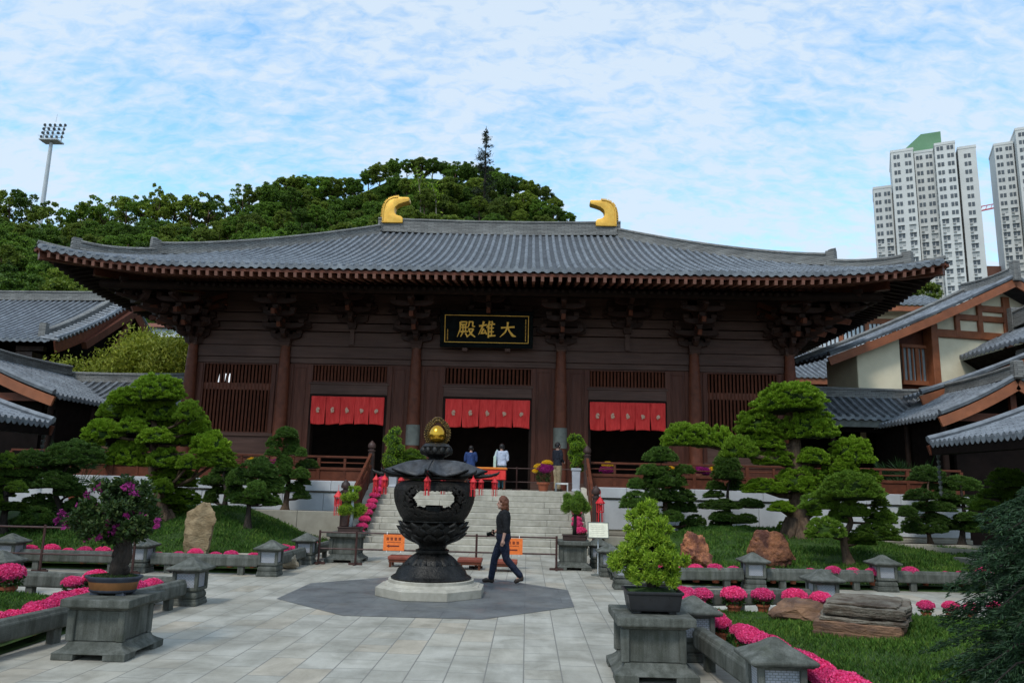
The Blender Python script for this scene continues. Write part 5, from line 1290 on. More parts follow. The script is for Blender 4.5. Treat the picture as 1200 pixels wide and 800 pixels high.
for px, py, c, l in ((297, 541, 'petal_yellow', 'bright yellow flower clump behind the left balustrade'), (312, 542, 'petal_mag', 'purple flower clump next to the yellow one behind the left balustrade'), (325, 543, 'petal_mag', 'purple flower clump nearest the clipped pine behind the left balustrade'), (352, 546, 'petal_yellow', 'small yellow flowers peeping over the left balustrade by the pine'), (818, 551, 'petal_mag', 'purple flower clump behind the right balustrade'), (827, 553, 'petal_mag', 'second purple flower clump behind the right balustrade, beside the pine pad'), (836, 552, 'petal_yellow', 'small yellow flower clump behind the right balustrade'), (786, 549, 'petal_yellow', 'tiny yellow flowers behind the right balustrade near the round pine')):
    p = at(px, py, 27.3); tall_pot((p.x, p.y, FZ), [(c, 0, (p.z-FZ)/.9, 1.05 if 'clump' in l else .6)], l, sc=.9)
# ================================================================ rocks
def rock(name, c, sz, mt, label, seed, rz=0, sub=4, amp=.22, flat=0, strata=0, lean=(0, 0), boxy=0):
    bm = bmesh.new(); bmesh.ops.create_icosphere(bm, subdivisions=sub, radius=1)
    rn = random.Random(seed); pl = [(Vector((rn.gauss(0, 1), rn.gauss(0, 1), rn.gauss(0, .8))).normalized(), rn.uniform(.62, .92)) for k in range(13)]
    for v in bm.verts:
        p = v.co.copy()
        if boxy: p *= 1+boxy*(1/(abs(p.x)**5+abs(p.y)**5+abs(p.z)**5)**.2-1)
        for n, d in pl:
            q = p.dot(n)
            if q > d: p -= n*(q-d)*.92
        k = 1+amp*noise.noise(p*1.6+Vector((seed, 0, 0)))+amp*.45*noise.noise(p*4.2+Vector((0, seed, 0)))+amp*.30*noise.noise(p*9)+amp*.16*noise.noise(p*21)
        p *= k
        if strata: p.x *= 1+strata*math.sin(p.z*19+3*noise.noise(p)); p.y *= 1+strata*math.sin(p.z*19+1+3*noise.noise(p))
        v.co = Vector((p.x*sz[0]+lean[0]*p.z, p.y*sz[1]+lean[1]*p.z, (p.z+.72)*sz[2]))
    me = bpy.data.meshes.new(name); bm.to_mesh(me); bm.free(); me.materials.append(mt); me.polygons.foreach_set('use_smooth', [True]*len(me.polygons)); me.set_sharp_from_angle(angle=R(32))
    o = mesh_obj(name, me, None, c); o.rotation_euler = (0, 0, rz); return tag(o, label, 'rock')
M['rock_tan'] = mat('tan_limestone', (.60, .44, .25), (.32, .22, .11), 3.5, .9, 1., 12, stain=.4, stretch=(1, 1, 1.8), bdist=.05)
M['rock_red'] = mat('rust_red_boulder', (.52, .20, .085), (.15, .05, .03), 3.4, .7, 1., 9, stain=.6, bdist=.08, detail=9, lo=.42, hi=.6)
M['rock_brown'] = mat('brown_river_boulder', (.36, .19, .10), (.13, .07, .045), 3.4, .7, 1., 12, stain=.45, bdist=.03, stretch=(1, 1, 3))
M['rock_grey'] = mat('grey_brown_slab_rock', (.30, .265, .205), (.09, .055, .032), 3.6, .85, 1., 12, stain=.5, bdist=.06, stretch=(1, 1, 1.8))
M['rock_pale'] = mat('pale_flat_rock', (.52, .48, .40), (.32, .25, .16), 3, .85, .8, 14, stain=.3, bdist=.04)
p = at(232, 640, 18.0); rock('standing_rock', (p.x, p.y, .10), (.335, .28, .73), M['rock_tan'], 'tall tan standing rock on the left lawn', 3, .4, amp=.12, strata=.03, boxy=.75, sub=5)
p = at(285, 650, 17.6); rock('flat_rock', (p.x, p.y, .02), (.78, .40, .18), M['rock_pale'], 'flat pale rock lying right of the tall tan rock', 5, .05, amp=.2)
p = at(338, 652, 17.6); rock('small_rock', (p.x, p.y, .02), (.26, .25, .17), M['rock_pale'], 'small pale rock at the right end of the flat rock', 6, .2)
p = at(815, 660, 17.7); rock('boulder', (p.x, p.y, .10), (.42, .34, .50), M['rock_red'], 'smaller pointed rust red boulder on the right lawn', 12, .3, amp=.3, sub=5)
p = at(901, 653, 18.8); rock('boulder', (p.x, p.y, .22), (.56, .42, .56), M['rock_red'], 'larger rounded rust red boulder below the big clipped pine', 9, -.2, amp=.22, lean=(-.16, 0), sub=5)
p = at(945, 733, 11.6); rock('boulder', (p.x, p.y, .02), (.50, .42, .26), M['rock_brown'], 'smooth brown boulder left of the layered rock', 14, .1, amp=.15)
def slab_rock(c, label):
    t = empty('layered_rock', c, label, 'rock'); z = -.08; rn = random.Random(6)
    out = [(-.50, -.50), (-.05, -.53), (.50, -.50), (.54, -.05), (.50, .54), (.05, .56), (-.46, .48), (-.53, .02)]
    for k, (f, h, dx, dy, mt) in enumerate(((1.0, .24, -.02, -.02, 'rock_brown'), (.90, .035, .0, .03, 'rock_grey'), (.97, .05, .03, .0, 'rock_grey'), (.88, .03, .05, .05, 'rock_grey'), (.94, .135, .05, .06, 'rock_grey'), (.80, .03, .03, .09, 'rock_grey'))):
        pts = []; n = len(out)
        for i in range(n):
            for q in range(7):
                u = q/7; a = out[i]; b = out[(i+1) % n]; x = a[0]*(1-u)+b[0]*u; y = a[1]*(1-u)+b[1]*u
                st = round(2.2*noise.noise(Vector((x*2.6+k*5, y*2.6, k*3))))/2.2
                g = f*(1+.05*st+.03*noise.noise(Vector((x*5+k*5, y*5, k)))+.035*noise.noise(Vector((x*17, y*17, k)))); pts.append((x*g+dx, y*g+dy))
        m = MB(); rings = [(.985, 0), (1.0, .1), (1.012, .36), (.985, .40), (1.0, .66), (.99, .95), (.97, 1), (.7, 1), (.35, 1)]; vs = []
        N = len(pts)
        for ri, (g, hh) in enumerate(rings):
            for (x, y) in pts:
                gg = g*(1+.02*noise.noise(Vector((x*11, y*11, ri*3+k)))); vs.append((x*gg, y*gg, z+h*hh+(.016*noise.noise(Vector((x*g*3, y*g*3, k*2)))+.012*noise.noise(Vector((x*g*11, y*g*11, k*2))))*(1 if hh > .9 else .2)+.05*y*(k > 0)))
        m.add(vs, [(i*N+j, i*N+(j+1) % N, (i+1)*N+(j+1) % N, (i+1)*N+j) for i in range(len(rings)-1) for j in range(N)]+[tuple(range(N))[::-1], tuple((len(rings)-1)*N+j for j in range(N))])
        o = m.build('rock_layer', M[mt], None); o.parent = t; z += h*.98
    t.scale = (1.0, 1.0, .82); t.rotation_euler = (0, 0, -.50); return t
p = at(1008, 742, 10.5); slab_rock((4.36, 10.5, .23), 'large layered grey and brown slab rock on the near right lawn')

# ================================================================ stone tables
def stone_table(c, w, d, h, label, name='stone_table', mt='stone'):
    t = empty(name, c, label, 'stone pedestal'); x, y, z = c; m = MB()
    fh = h*.27
    # splayed base standing on four feet with a curved apron
    def splay(ax, w, d):
        L = w if ax == 'x' else d
        return [(-L/2, 0), (-L/2+.20, 0), (-L/2+.24, .055), (L/2-.24, .055), (L/2-.20, 0), (L/2, 0), (L/2, fh*.45), (L/2-.10, fh*.75), (L/2-.14, fh), (-L/2+.14, fh), (-L/2+.10, fh*.75), (-L/2, fh*.45)]
    m.lathe([(.5*2**.5, .06), (.5*2**.5, fh*.42), (.43*2**.5, fh*.62), (.385*2**.5, fh*.8), (.37*2**.5, fh)], (x, y, z), 4, PI/4, sx=w, sy=d)
    for a in (-1, 1):
        for b in (-1, 1): m.bb(x+a*w*.5-(.24 if a > 0 else -.002), x+a*w*.5+(.24 if a < 0 else -.002), y+b*d*.5-(.24 if b > 0 else -.002), y+b*d*.5+(.24 if b < 0 else -.002), z, z+.062)
    m.build('base', M[mt], t, bevel=.02, seg=2)
    m = MB(); bw_, bd = w*.70, d*.70; m.bb(x-bw_/2+.012, x+bw_/2-.012, y-bd/2+.012, y+bd/2-.012, z+fh, z+h*.80)
    for a in (-1, 1):
        for b in (-1, 1): m.bb(x+a*bw_/2-.055, x+a*bw_/2+.02*(a > 0)+.035*(a < 0), y+b*bd/2-.055+.035*(b < 0), y+b*bd/2+.02*(b > 0)+.055*(b < 0), z+fh, z+h*.80)
    m.build('body', M[mt], t, bevel=.01)
    m = MB(); m.lathe([(.37*2**.5, h*.795), (.40*2**.5, h*.83), (.43*2**.5, h*.86)], (x, y, z), 4, PI/4, sx=w, sy=d); m.bb(x-w*.475, x+w*.475, y-d*.475, y+d*.475, z+h*.86, z+h)
    m.build('top', M[mt], t, bevel=.015, seg=2); return t
TBL = (-4.64, 9.02, .004); stone_table(TBL, .80, .90, .62, 'grey stone table carrying the flowering bougainvillea bonsai')
TBR = (1.36, 8.78, .004); stone_table(TBR, .86, .95, .63, 'grey stone table carrying the bright green bonsai in a black tray')
stone_table((-4.42, 19.55, .004), .9, .9, .70, 'stone pedestal left of the stair foot carrying a round pine bonsai')
stone_table((1.14, 19.2, .004), .82, .9, .66, 'stone pedestal right of the stair foot carrying a round pine bonsai')

# ================================================================ incense burner
bu = empty('incense_burner', (AX-.03, 14.26, 0), 'tall dark bronze incense burner with lotus bowl, eight cornered lid and golden globe', 'incense burner')
B0 = Vector((AX-.03, 14.26, 0)); OPH = R(-1.5)
def bl(mb, name, mt, par=None, **k): return mb.build(name, M[mt], par or bu, **k)
m = MB(); m.lathe([(1.0, .006), (1.0, .15), (.93, .17), (.93, .18)], B0, 8, PI/8); st = bl(m, 'stone_plinth', 'granite', bevel=.02)
m = MB(); m.lathe([(.82, .17), (.80, .20), (.76, .225), (.76, .27), (.70, .28)], B0, 40); bl(m, 'stone_plinth_top', 'granite', st, smooth=40)
m = MB(); m.lathe([(.71, .27), (.72, .30), (.68, .33), (.64, .35), (.60, .44), (.53, .50), (.52, .53), (.42, .53)], B0, 48); bl(m, 'foot', 'bronze', smooth=50)
def petals(r, z, n, w, l, pitch, mt, name, ph=0, th=.35):
    m = MB()
    for k in range(n):
        a = 2*PI*(k+ph)/n; u = Vector((math.cos(a), math.sin(a), 0)); s = Vector((-u.y, u.x, 0))
        def f(i, j):
            t = j; ww = w*(math.sin(PI*min(1, .18+.82*(1-t)**.8))**.7 if t < 1 else 0)*(1-t**4)
            x = (i-.5)*2
            out = math.cos(pitch)*l*t+.10*l*math.sin(PI*t); up = math.sin(pitch)*l*t+th*l*t*t
            b = -.35*w*x*x
            return B0+u*(r+out+b*.6)+s*(x*ww*.5)+Vector((0, 0, z+up))
        m.grid(f, 6, 7)
    o = bl(m, name, mt, smooth=True, fix=False); sd = o.modifiers.new('s', 'SOLIDIFY'); sd.thickness = .02; return o
m = MB(); m.lathe([(.46, .52), (.44, .58), (.36, .66), (.27, .70), (.30, .73), (.30, .77), (.24, .79), (.25, .84), (.30, .87), (.38, .92), (.50, 1.0), (.57, 1.10), (.57, 1.20), (.48, 1.24)], B0, 40); bl(m, 'stem', 'bronze', smooth=50)
petals(.28, .69, 14, .15, .30, R(-38), 'bronze', 'lower_petals', th=-.2)
petals(.34, .89, 12, .30, .30, R(22), 'bronze', 'lotus_petals', th=.25); petals(.42, .97, 12, .32, .28, R(28), 'bronze', 'lotus_petals', .5, th=.3); petals(.46, 1.07, 14, .30, .22, R(34), 'bronze', 'lotus_petals', .25)
# open bowl with pierced windows to front and back
prof = [(.46, 1.235), (.54, 1.27), (.61, 1.36), (.67, 1.48), (.715, 1.60), (.735, 1.72), (.735, 1.82), (.705, 1.90), (.62, 1.955), (.50, 1.975)]
pz = []
for (r0, z0), (r1, z1) in zip(prof[:-1], prof[1:]):
    for t in (0, .125, .25, .375, .5, .625, .75, .875): pz.append((r0+(r1-r0)*t, z0+(z1-z0)*t))
pz.append(prof[-1])
n = 224; vs = []; fs = []; fi = []
vd = math.atan2(-B0.y, -B0.x)
for r_, z_ in pz:
    for k in range(n):
        a = 2*PI*k/n+vd; vs.append(B0+Vector((r_*math.cos(a), r_*math.sin(a), z_)))
rn = random.Random(2)
for i in range(len(pz)-1):
    for k in range(n):
        a = 2*PI*(k+.5)/n; r_, z_ = pz[i]; z_ = (pz[i][1]+pz[i+1][1])/2
        hole = False
        for c in (0, PI):
            da = (a-c+PI) % (2*PI)-PI; xx = math.sin(da)*r_ if abs(da) < PI/2 else 9; zz = z_-1.66
            top = .185-.045*math.exp(-(xx/.10)**2)
            e = abs(xx/.40)**2.4+((abs(zz)/.22)**2.2 if zz < 0 else (zz/top)**2)
            if e < 1: hole = True
            elif e < 2.2 and abs(xx) > .28 and noise.noise(Vector((a*13, z_*22, 3))) > .12: hole = True
        if not hole: fs.append((i*n+k, i*n+(k+1) % n, (i+1)*n+(k+1) % n, (i+1)*n+k))
m = MB(); m.add(vs, fs); o = bl(m, 'bowl', 'bronze_open', smooth=60, fix=False); sd = o.modifiers.new('s', 'SOLIDIFY'); sd.thickness = .06; sd.offset = -1
m = MB(); m.lathe([(.50, 1.25), (.55, 1.265), (.55, 1.285), (.48, 1.30), (.1, 1.31)], B0, 40); bl(m, 'bowl_rim', 'bronze', smooth=50)
m = MB(); m.bb(B0.x-.15, B0.x+.15, B0.y-.14, B0.y+.14, 1.30, 1.545); m.lathe([(.1, 1.3), (.1, 1.4)], B0, 8); bl(m, 'ember_box', 'bronze', bevel=.02)
m = MB(); m.lathe([(.60, 1.93), (.60, 1.965), (.48, 1.99)], B0, 32); bl(m, 'bowl_top_ring', 'bronze', smooth=50)
# scalloped eight-cornered lid, thin curled tips at the corners
m = MB(); NN = 96; rows = 12
def lid(i, j):
    a = 2*PI*i+OPH-PI/2; ph = (i*8) % 1; e = abs(ph-0) if ph < .5 else 1-ph     # 0 at a corner, .5 mid side
    cor = max(0, 1-e/.5); t = j
    rad = .16+(.49+.10*cor**2+.20*cor**8)*t
    z = 2.335-.26*t**.9+.06*math.sin(PI*t)+(.012*cor-.0)*t+.065*cor**6*t**6 - .028*t*(1-cor)**1.2
    z += .018*math.cos(i*8*2*PI)*math.sin(PI*t)
    return B0+Vector((rad*math.cos(a), rad*math.sin(a), z))
m.grid(lid, NN, rows); M['bronze_lid'] = mat('lit_grey_bronze_lid', (.10, .10, .104), (.036, .035, .036), 7, .42, .5, 26, metal=.35, stain=.35, bdist=.02)  # paler than the other bronze: light on the lid top is in the colour
o = bl(m, 'lid', 'bronze_lid', smooth=True, fix=False); sd = o.modifiers.new('s', 'SOLIDIFY'); sd.thickness = .035; sd.offset = -1
m = MB()
m.lathe([(.55, 2.0), (.62, 2.04), (.50, 2.08)], B0, 32)
for k in range(8):
    a = 2*PI*k/8+OPH-PI/2; u = Vector((math.cos(a), math.sin(a), 0)); s_ = Vector((-u.y, u.x, 0)); q = B0+Vector((0, 0, 2.08))
    m.tube([q+u*.60, q+u*.82+Vector((0, 0, -.005)), q+u*1.02+Vector((0, 0, .015)), q+u*1.15+Vector((0, 0, .06)), q+u*1.17+Vector((0, 0, .10))], [.05, .04, .03, .022, .01], 7)
    for t_ in range(7): m.ball(q+u*(.78+.055*t_)+Vector((0, 0, .03)), .022, n=6, m=4)
    m.tube([q+u*.25+Vector((0, 0, .24)), q+u*.45+Vector((0, 0, .15)), q+u*.62+Vector((0, 0, .02))], [.02, .025, .025], 6)
bl(m, 'lid_tips', 'bronze', smooth=True)
petals(.13, 2.31, 8, .17, .2, R(-14), 'bronze', 'lid_petals', .5, th=-.1)
m = MB(); m.lathe([(.20, 2.34), (.15, 2.37), (.13, 2.40), (.20, 2.43), (.27, 2.46), (.28, 2.50), (.24, 2.53), (.25, 2.56), (.27, 2.60), (.22, 2.65), (.13, 2.67)], B0, 24)
for k in range(12): a = 2*PI*k/12; m.ball(B0+Vector((math.cos(a)*.25, math.sin(a)*.25, 2.52)), .055, (1, 1, 1.4), 8, 5)
bl(m, 'finial_lotus', 'bronze', smooth=50)
m = MB(); m.lathe([(max(.002, .152*math.sin(PI*t/18)*(1+.10*math.cos(PI*t/18))), 2.83-.17*math.cos(PI*t/18)*(1 if t < 9 else 1.0)) for t in range(19)], B0, 32); bl(m, 'globe', 'goldglobe', smooth=True)
m = MB(); hc = B0+Vector((-.0, .05, 2.84))
for rr_, w_ in ((.175, .020), (.222, .014)):
    pts = [hc+Vector((rr_*math.cos(2*PI*k/40), 0, rr_*1.12*math.sin(2*PI*k/40)+(.05 if math.sin(2*PI*k/40) > .95 else 0))) for k in range(41)]; m.tube(pts, w_, 6)
for k in range(36):
    a = 2*PI*k/36; m.ball(hc+Vector((.198*math.cos(a), 0, .225*math.sin(a))), .02, n=6, m=4); 
    if math.sin(a) > -.6: m.ball(hc+Vector((.238*math.cos(a+.08), 0, .272*math.sin(a+.08))), .019, (1, .6, 1.2), 6, 4)
M['bronze_gilt'] = mat('rubbed_gilt_bronze', (.20, .12, .03), (.03, .022, .012), 18, .4, .6, 40, metal=.7)
bl(m, 'halo', 'bronze_gilt', smooth=True)
# red cloth lanterns hanging from the lid corners
def hang_lantern(c, label, name='hanging_lantern', sc=1., group=None):
    t = empty(name, c, label, 'red lantern', group); x, y, z = c
    m = MB(); m.lathe([(.012*sc, 0), (.03*sc, -.03*sc), (.075*sc, -.09*sc), (.078*sc, -.105*sc), (.055*sc, -.11*sc)], c, 6); m.cyl(Vector(c), Vector(c)+Vector((0, 0, .10*sc)), .006, n=5); m.build('cap', M['redpaper'], t)
    m = MB()
    for k in range(6):
        a = k*PI/3; u = Vector((math.cos(a)*.055*sc, math.sin(a)*.055*sc, 0)); m.cyl(Vector(c)+u+Vector((0, 0, -.11*sc)), Vector(c)+u+Vector((0, 0, -.24*sc)), .008*sc, n=5); m.bar(Vector(c)+u+Vector((0, 0, -.24*sc)), Vector(c)+u*1.1+Vector((0, 0, -.40*sc)), .014*sc, .006)
    m.lathe([(.03*sc, -.12*sc), (.03*sc, -.22*sc)], c, 6); m.lathe([(.06*sc, -.235*sc), (.06*sc, -.25*sc)], c, 6); m.build('frame', M['redpaper'], t); return t
hl = ['front', 'front right', 'right', 'rear right', 'rear', 'rear left', 'left', 'front left']
for k in range(8):
    a = 2*PI*k/8+OPH-PI/2; rad = .94 if k else .80; c = B0+Vector((math.cos(a)*rad*1.16, math.sin(a)*rad*1.16, 2.06))
    hang_lantern(tuple(c), 'red tasselled lantern hanging from the %s corner of the burner lid' % hl[k], group='red lanterns on the incense burner', sc=.82)
for x, l in ((-5.46, 'left'), (2.08, 'right')):
    hang_lantern((x+.02, 22.55, 1.66), 'large red lantern hung on the lower %s newel post of the stairs' % l, sc=1.75)
# kneeling benches
for px, py, Y, l in ((470, 655, 18.7, 'left of the burner foot'), (551, 658, 18.5, 'between burner and walking woman'), (592, 661, 18.3, 'behind the legs of the walking woman')):
    p = at(px, py, Y); t = empty('kneeling_bench', (p.x, Y, 0), 'low red brown kneeling bench '+l, 'bench', 'kneeling benches before the stairs')
    m = MB(); m.bb(p.x-.28, p.x+.28, Y-.24, Y+.24, .17, .25); m.build('seat', M['bench'], t, bevel=.02, seg=2)
    m = MB(); m.bb(p.x-.26, p.x+.26, Y-.22, Y+.22, .11, .17); m.build('frame', M['wood_red'], t)
    for a in (-1, 1):
        for b in (-1, 1): m = MB(); m.bb(p.x+a*.22-.025, p.x+a*.22+.025, Y+b*.18-.025, Y+b*.18+.025, 0, .12); m.build('leg', M['wood_red'], t)
# iron barrier before the stairs
def barrier(posts, zs, label, h=.78, z0=0):
    x, y = posts[0]; t = empty('iron_barrier', (sum(p[0] for p in posts)/len(posts), y, z0), label, 'barrier')
    for x, y in posts:
        m = MB(); m.cyl((x, y, z0), (x, y, z0+h), .026, n=8); m.bar((x-.16, y, z0+.025), (x+.16, y, z0+.025), .06, .05); m.bar((x, y-.18, z0+.027), (x, y+.18, z0+.027), .05, .05); m.build('post', M['iron'], t)
    for z in zs:
        for (a, b), (c, d) in zip(posts[:-1], posts[1:]): m = MB(); m.cyl((a, b, z0+z), (c, d, z0+z), .019, n=8); m.build('rail', M['iron'], t)
    return t
barrier([(-4.9, 18.75), (-4.02, 18.75), (-1.17, 18.75), (.72, 18.75)], (.36, .735), 'brown iron barrier with two orange notices across the foot of the stairs')
barrier([(-12.2, 15.85), (-9.75, 15.85), (-7.9, 15.9)], (.36, .88), 'brown iron barrier crossing the path at far left', .93)
barrier([(-4.4, 29.3), (-2.6, 29.3), (-.4, 29.3), (1.9, 29.3)], (.30, .80), 'thin dark barrier before the open doors at the stair head', .86, FZ)
# orange notices
def notice(c, label, arrow):
    t = empty('orange_notice', c, label, 'sign'); x, y, z = c
    m = MB(); m.bb(x-.25, x+.25, y-.008, y+.008, z-.185, z+.185); m.build('board', M['orange_sign'], t)
    m = MB()
    for k in range(4):
        cx = x-.15+k*.095; rn = random.Random(k+arrow*9)
        for q in range(4): m.bb(cx-.028, cx+.028, y-.0105, y-.0085, z+.055+q*.017, z+.062+q*.017)
        for q in (-1, 0, 1): m.bb(cx+q*.02-.004, cx+q*.02+.004, y-.0125, y-.0108, z+.05, z+.118)
    for k in range(11): m.bb(x-.16+k*.03, x-.143+k*.03, y-.0105, y-.0085, z+.0, z+.018)
    m.build('lettering', M['ink'], t)
    m = MB(); m.bb(x-.13, x+.13, y-.011, y-.0085, z-.095, z-.065)
    if arrow: m.prism([(x-.17, z-.08), (x-.11, z-.04), (x-.11, z-.12)], 'xz', y-.0128, y-.0088)
    m.build('arrow' if arrow else 'bar', M['ink'], t)
    m = MB()
    for q in (-.17, .17): m.bb(x+q-.008, x+q+.008, y-.004, y+.004, z+.185, z+.25); m.bb(x+q-.008, x+q+.008, y-.004, y+.004, z-.23, z-.185)
    m.build('ties', plain('white_tie', (.8, .8, .8)) if 'tie' not in M else M['tie'], t)
notice((-3.12, 18.70, .54), 'orange notice with a left arrow on the barrier left of the burner', True)
notice((-.33, 18.70, .52), 'orange notice with a dark bar on the barrier behind the walking woman', False)
# cream notice on a stand
t = empty('notice_stand', (1.62, 17.9, 0), 'cream notice board on a thin metal stand beside the right stair pedestal', 'sign')
m = MB(); m.cyl((1.62, 17.9, .01), (1.62, 17.9, .82), .016, n=8); m.build('pole', M['white_steel'], t)
m = MB(); m.lathe([(.16, 0), (.16, .015), (.03, .03)], (1.62, 17.9, .004), 16); m.build('foot', M['stone_dk'], t)
m = MB(); m.box((1.62, 17.86, .985), (.44, .02, .33), rx=R(-18)); m.build('board', plain('cream_paper', (.78, .75, .58), .6), t)
m = MB(); 
for q in (-1, 1): m.box((1.62+q*.227, 17.86, .985), (.018, .034, .36), rx=R(-18))
for q in (-1, 1): m.box((1.62, 17.86+q*-.052*-1, .985+q*.165), (.47, .032, .018), rx=R(-18))
m.build('frame', M['stone_dk'], t)
m = MB()
for k in range(6): m.box((1.62-.02*(k % 2), 17.86-.0115-(k-2.5)*-.0125*-1*-1, .985+(k-2.5)*.04), (.30, .003, .008), rx=R(-18))
m.build('faint_lines', plain('faint_print', (.5, .47, .36)), t)
# offering table before the doors
t = empty('offering_table', (-1.45, 28.6, FZ), 'offering table with red cloth and orange top cloth behind the burner', 'table')
m = MB(); m.bb(-2.3, -.78, 28.3, 28.9, FZ+.35, FZ+.72); m.build('cloth', M['redcloth'], t, bevel=.02)
m = MB(); m.bb(-2.34, -.74, 28.26, 28.94, FZ+.72, FZ+.80); m.build('top_cloth', plain('orange_cloth', (.75, .22, .03), .8), t, bevel=.02)
m = MB()
for a in (-2.25, -.83):
    for b in (28.35, 28.85): m.bb(a-.03, a+.03, b-.03, b+.03, FZ, FZ+.36)
m.build('legs', M['wood_red'], t)
# white stool at the stair head
t = empty('white_stool', (1.2, 27.3, FZ), 'small white stool at the feet of the man in beige trousers', 'stool')
m = MB(); m.bb(.98, 1.42, 27.15, 27.5, FZ+.24, FZ+.30); m.build('seat', plain('white_paint', (.75, .75, .73)), t)
for a in (1.0, 1.40):
    for b in (27.18, 27.47): m = MB(); m.bb(a-.02, a+.02, b-.02, b+.02, FZ, FZ+.24); m.build('leg', M['white_steel'], t)
# ================================================================ clipped "cloud" trees
def pad_mesh(seed, mt, n=3400, lf=.13, ratio=.28, bumps=.16, tuft=150):
    """flattened clipped dome of needle tufts, radius about 1, base near z=0"""
    global rng; r = np.random.default_rng(seed); rng = r
    nt = tuft; z = r.uniform(-.30, 1, nt); a = r.uniform(0, 2*PI, nt); q = np.sqrt(np.maximum(0, 1-np.minimum(1, np.abs(z))**2))
    d = np.stack([q*np.cos(a), q*np.sin(a), z], 1)
    b = np.array([noise.noise(Vector(x)*2.3+Vector((seed, 0, 0))) + .5*noise.noise(Vector(x)*5.1+Vector((0, seed, 0))) for x in d])
    c = d*((1+bumps*b)*r.uniform(.80, .97, nt))[:, None]; c[:, 2] = np.where(c[:, 2] < 0, c[:, 2]*.45, c[:, 2])
    tr = 1.75/math.sqrt(nt)*r.uniform(.7, 1.35, nt)
    idx = np.repeat(np.arange(nt), max(6, n//nt)); N_ = len(idx)
    e = r.normal(size=(N_, 3)); e /= np.linalg.norm(e, axis=1, keepdims=True); e[:, 2] = np.abs(e[:, 2])*.9+.05
    ax = e+d[idx]*.5+r.normal(size=(N_, 3))*.3+np.array([0, 0, .35]); ax /= np.linalg.norm(ax, axis=1, keepdims=True)
    L = r.uniform(.7, 1.3, N_)*lf
    g = leaf_faces(c[idx]+e*(tr[idx]*r.uniform(.35, 1., N_)**.6)[:, None]*np.array([1, 1, 1.15]), ax, L, ratio)
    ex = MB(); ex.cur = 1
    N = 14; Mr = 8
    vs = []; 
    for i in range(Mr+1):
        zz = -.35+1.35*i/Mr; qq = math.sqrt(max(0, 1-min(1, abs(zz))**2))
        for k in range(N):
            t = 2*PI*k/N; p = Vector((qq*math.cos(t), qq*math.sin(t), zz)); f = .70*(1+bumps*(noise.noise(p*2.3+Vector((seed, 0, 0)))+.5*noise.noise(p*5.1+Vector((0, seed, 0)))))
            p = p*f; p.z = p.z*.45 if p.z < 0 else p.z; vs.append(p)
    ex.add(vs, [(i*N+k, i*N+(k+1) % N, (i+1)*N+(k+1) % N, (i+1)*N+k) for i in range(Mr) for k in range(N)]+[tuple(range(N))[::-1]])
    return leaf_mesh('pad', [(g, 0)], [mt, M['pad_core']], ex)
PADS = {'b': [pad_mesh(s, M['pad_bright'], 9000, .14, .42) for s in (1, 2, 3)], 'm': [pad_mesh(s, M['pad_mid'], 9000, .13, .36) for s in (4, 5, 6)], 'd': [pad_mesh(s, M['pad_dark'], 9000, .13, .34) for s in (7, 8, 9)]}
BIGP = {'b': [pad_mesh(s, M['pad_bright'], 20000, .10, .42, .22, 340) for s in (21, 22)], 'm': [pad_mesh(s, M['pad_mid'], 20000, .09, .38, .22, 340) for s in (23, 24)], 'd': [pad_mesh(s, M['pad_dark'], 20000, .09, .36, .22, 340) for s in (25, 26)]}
tr_ = random.Random(77)
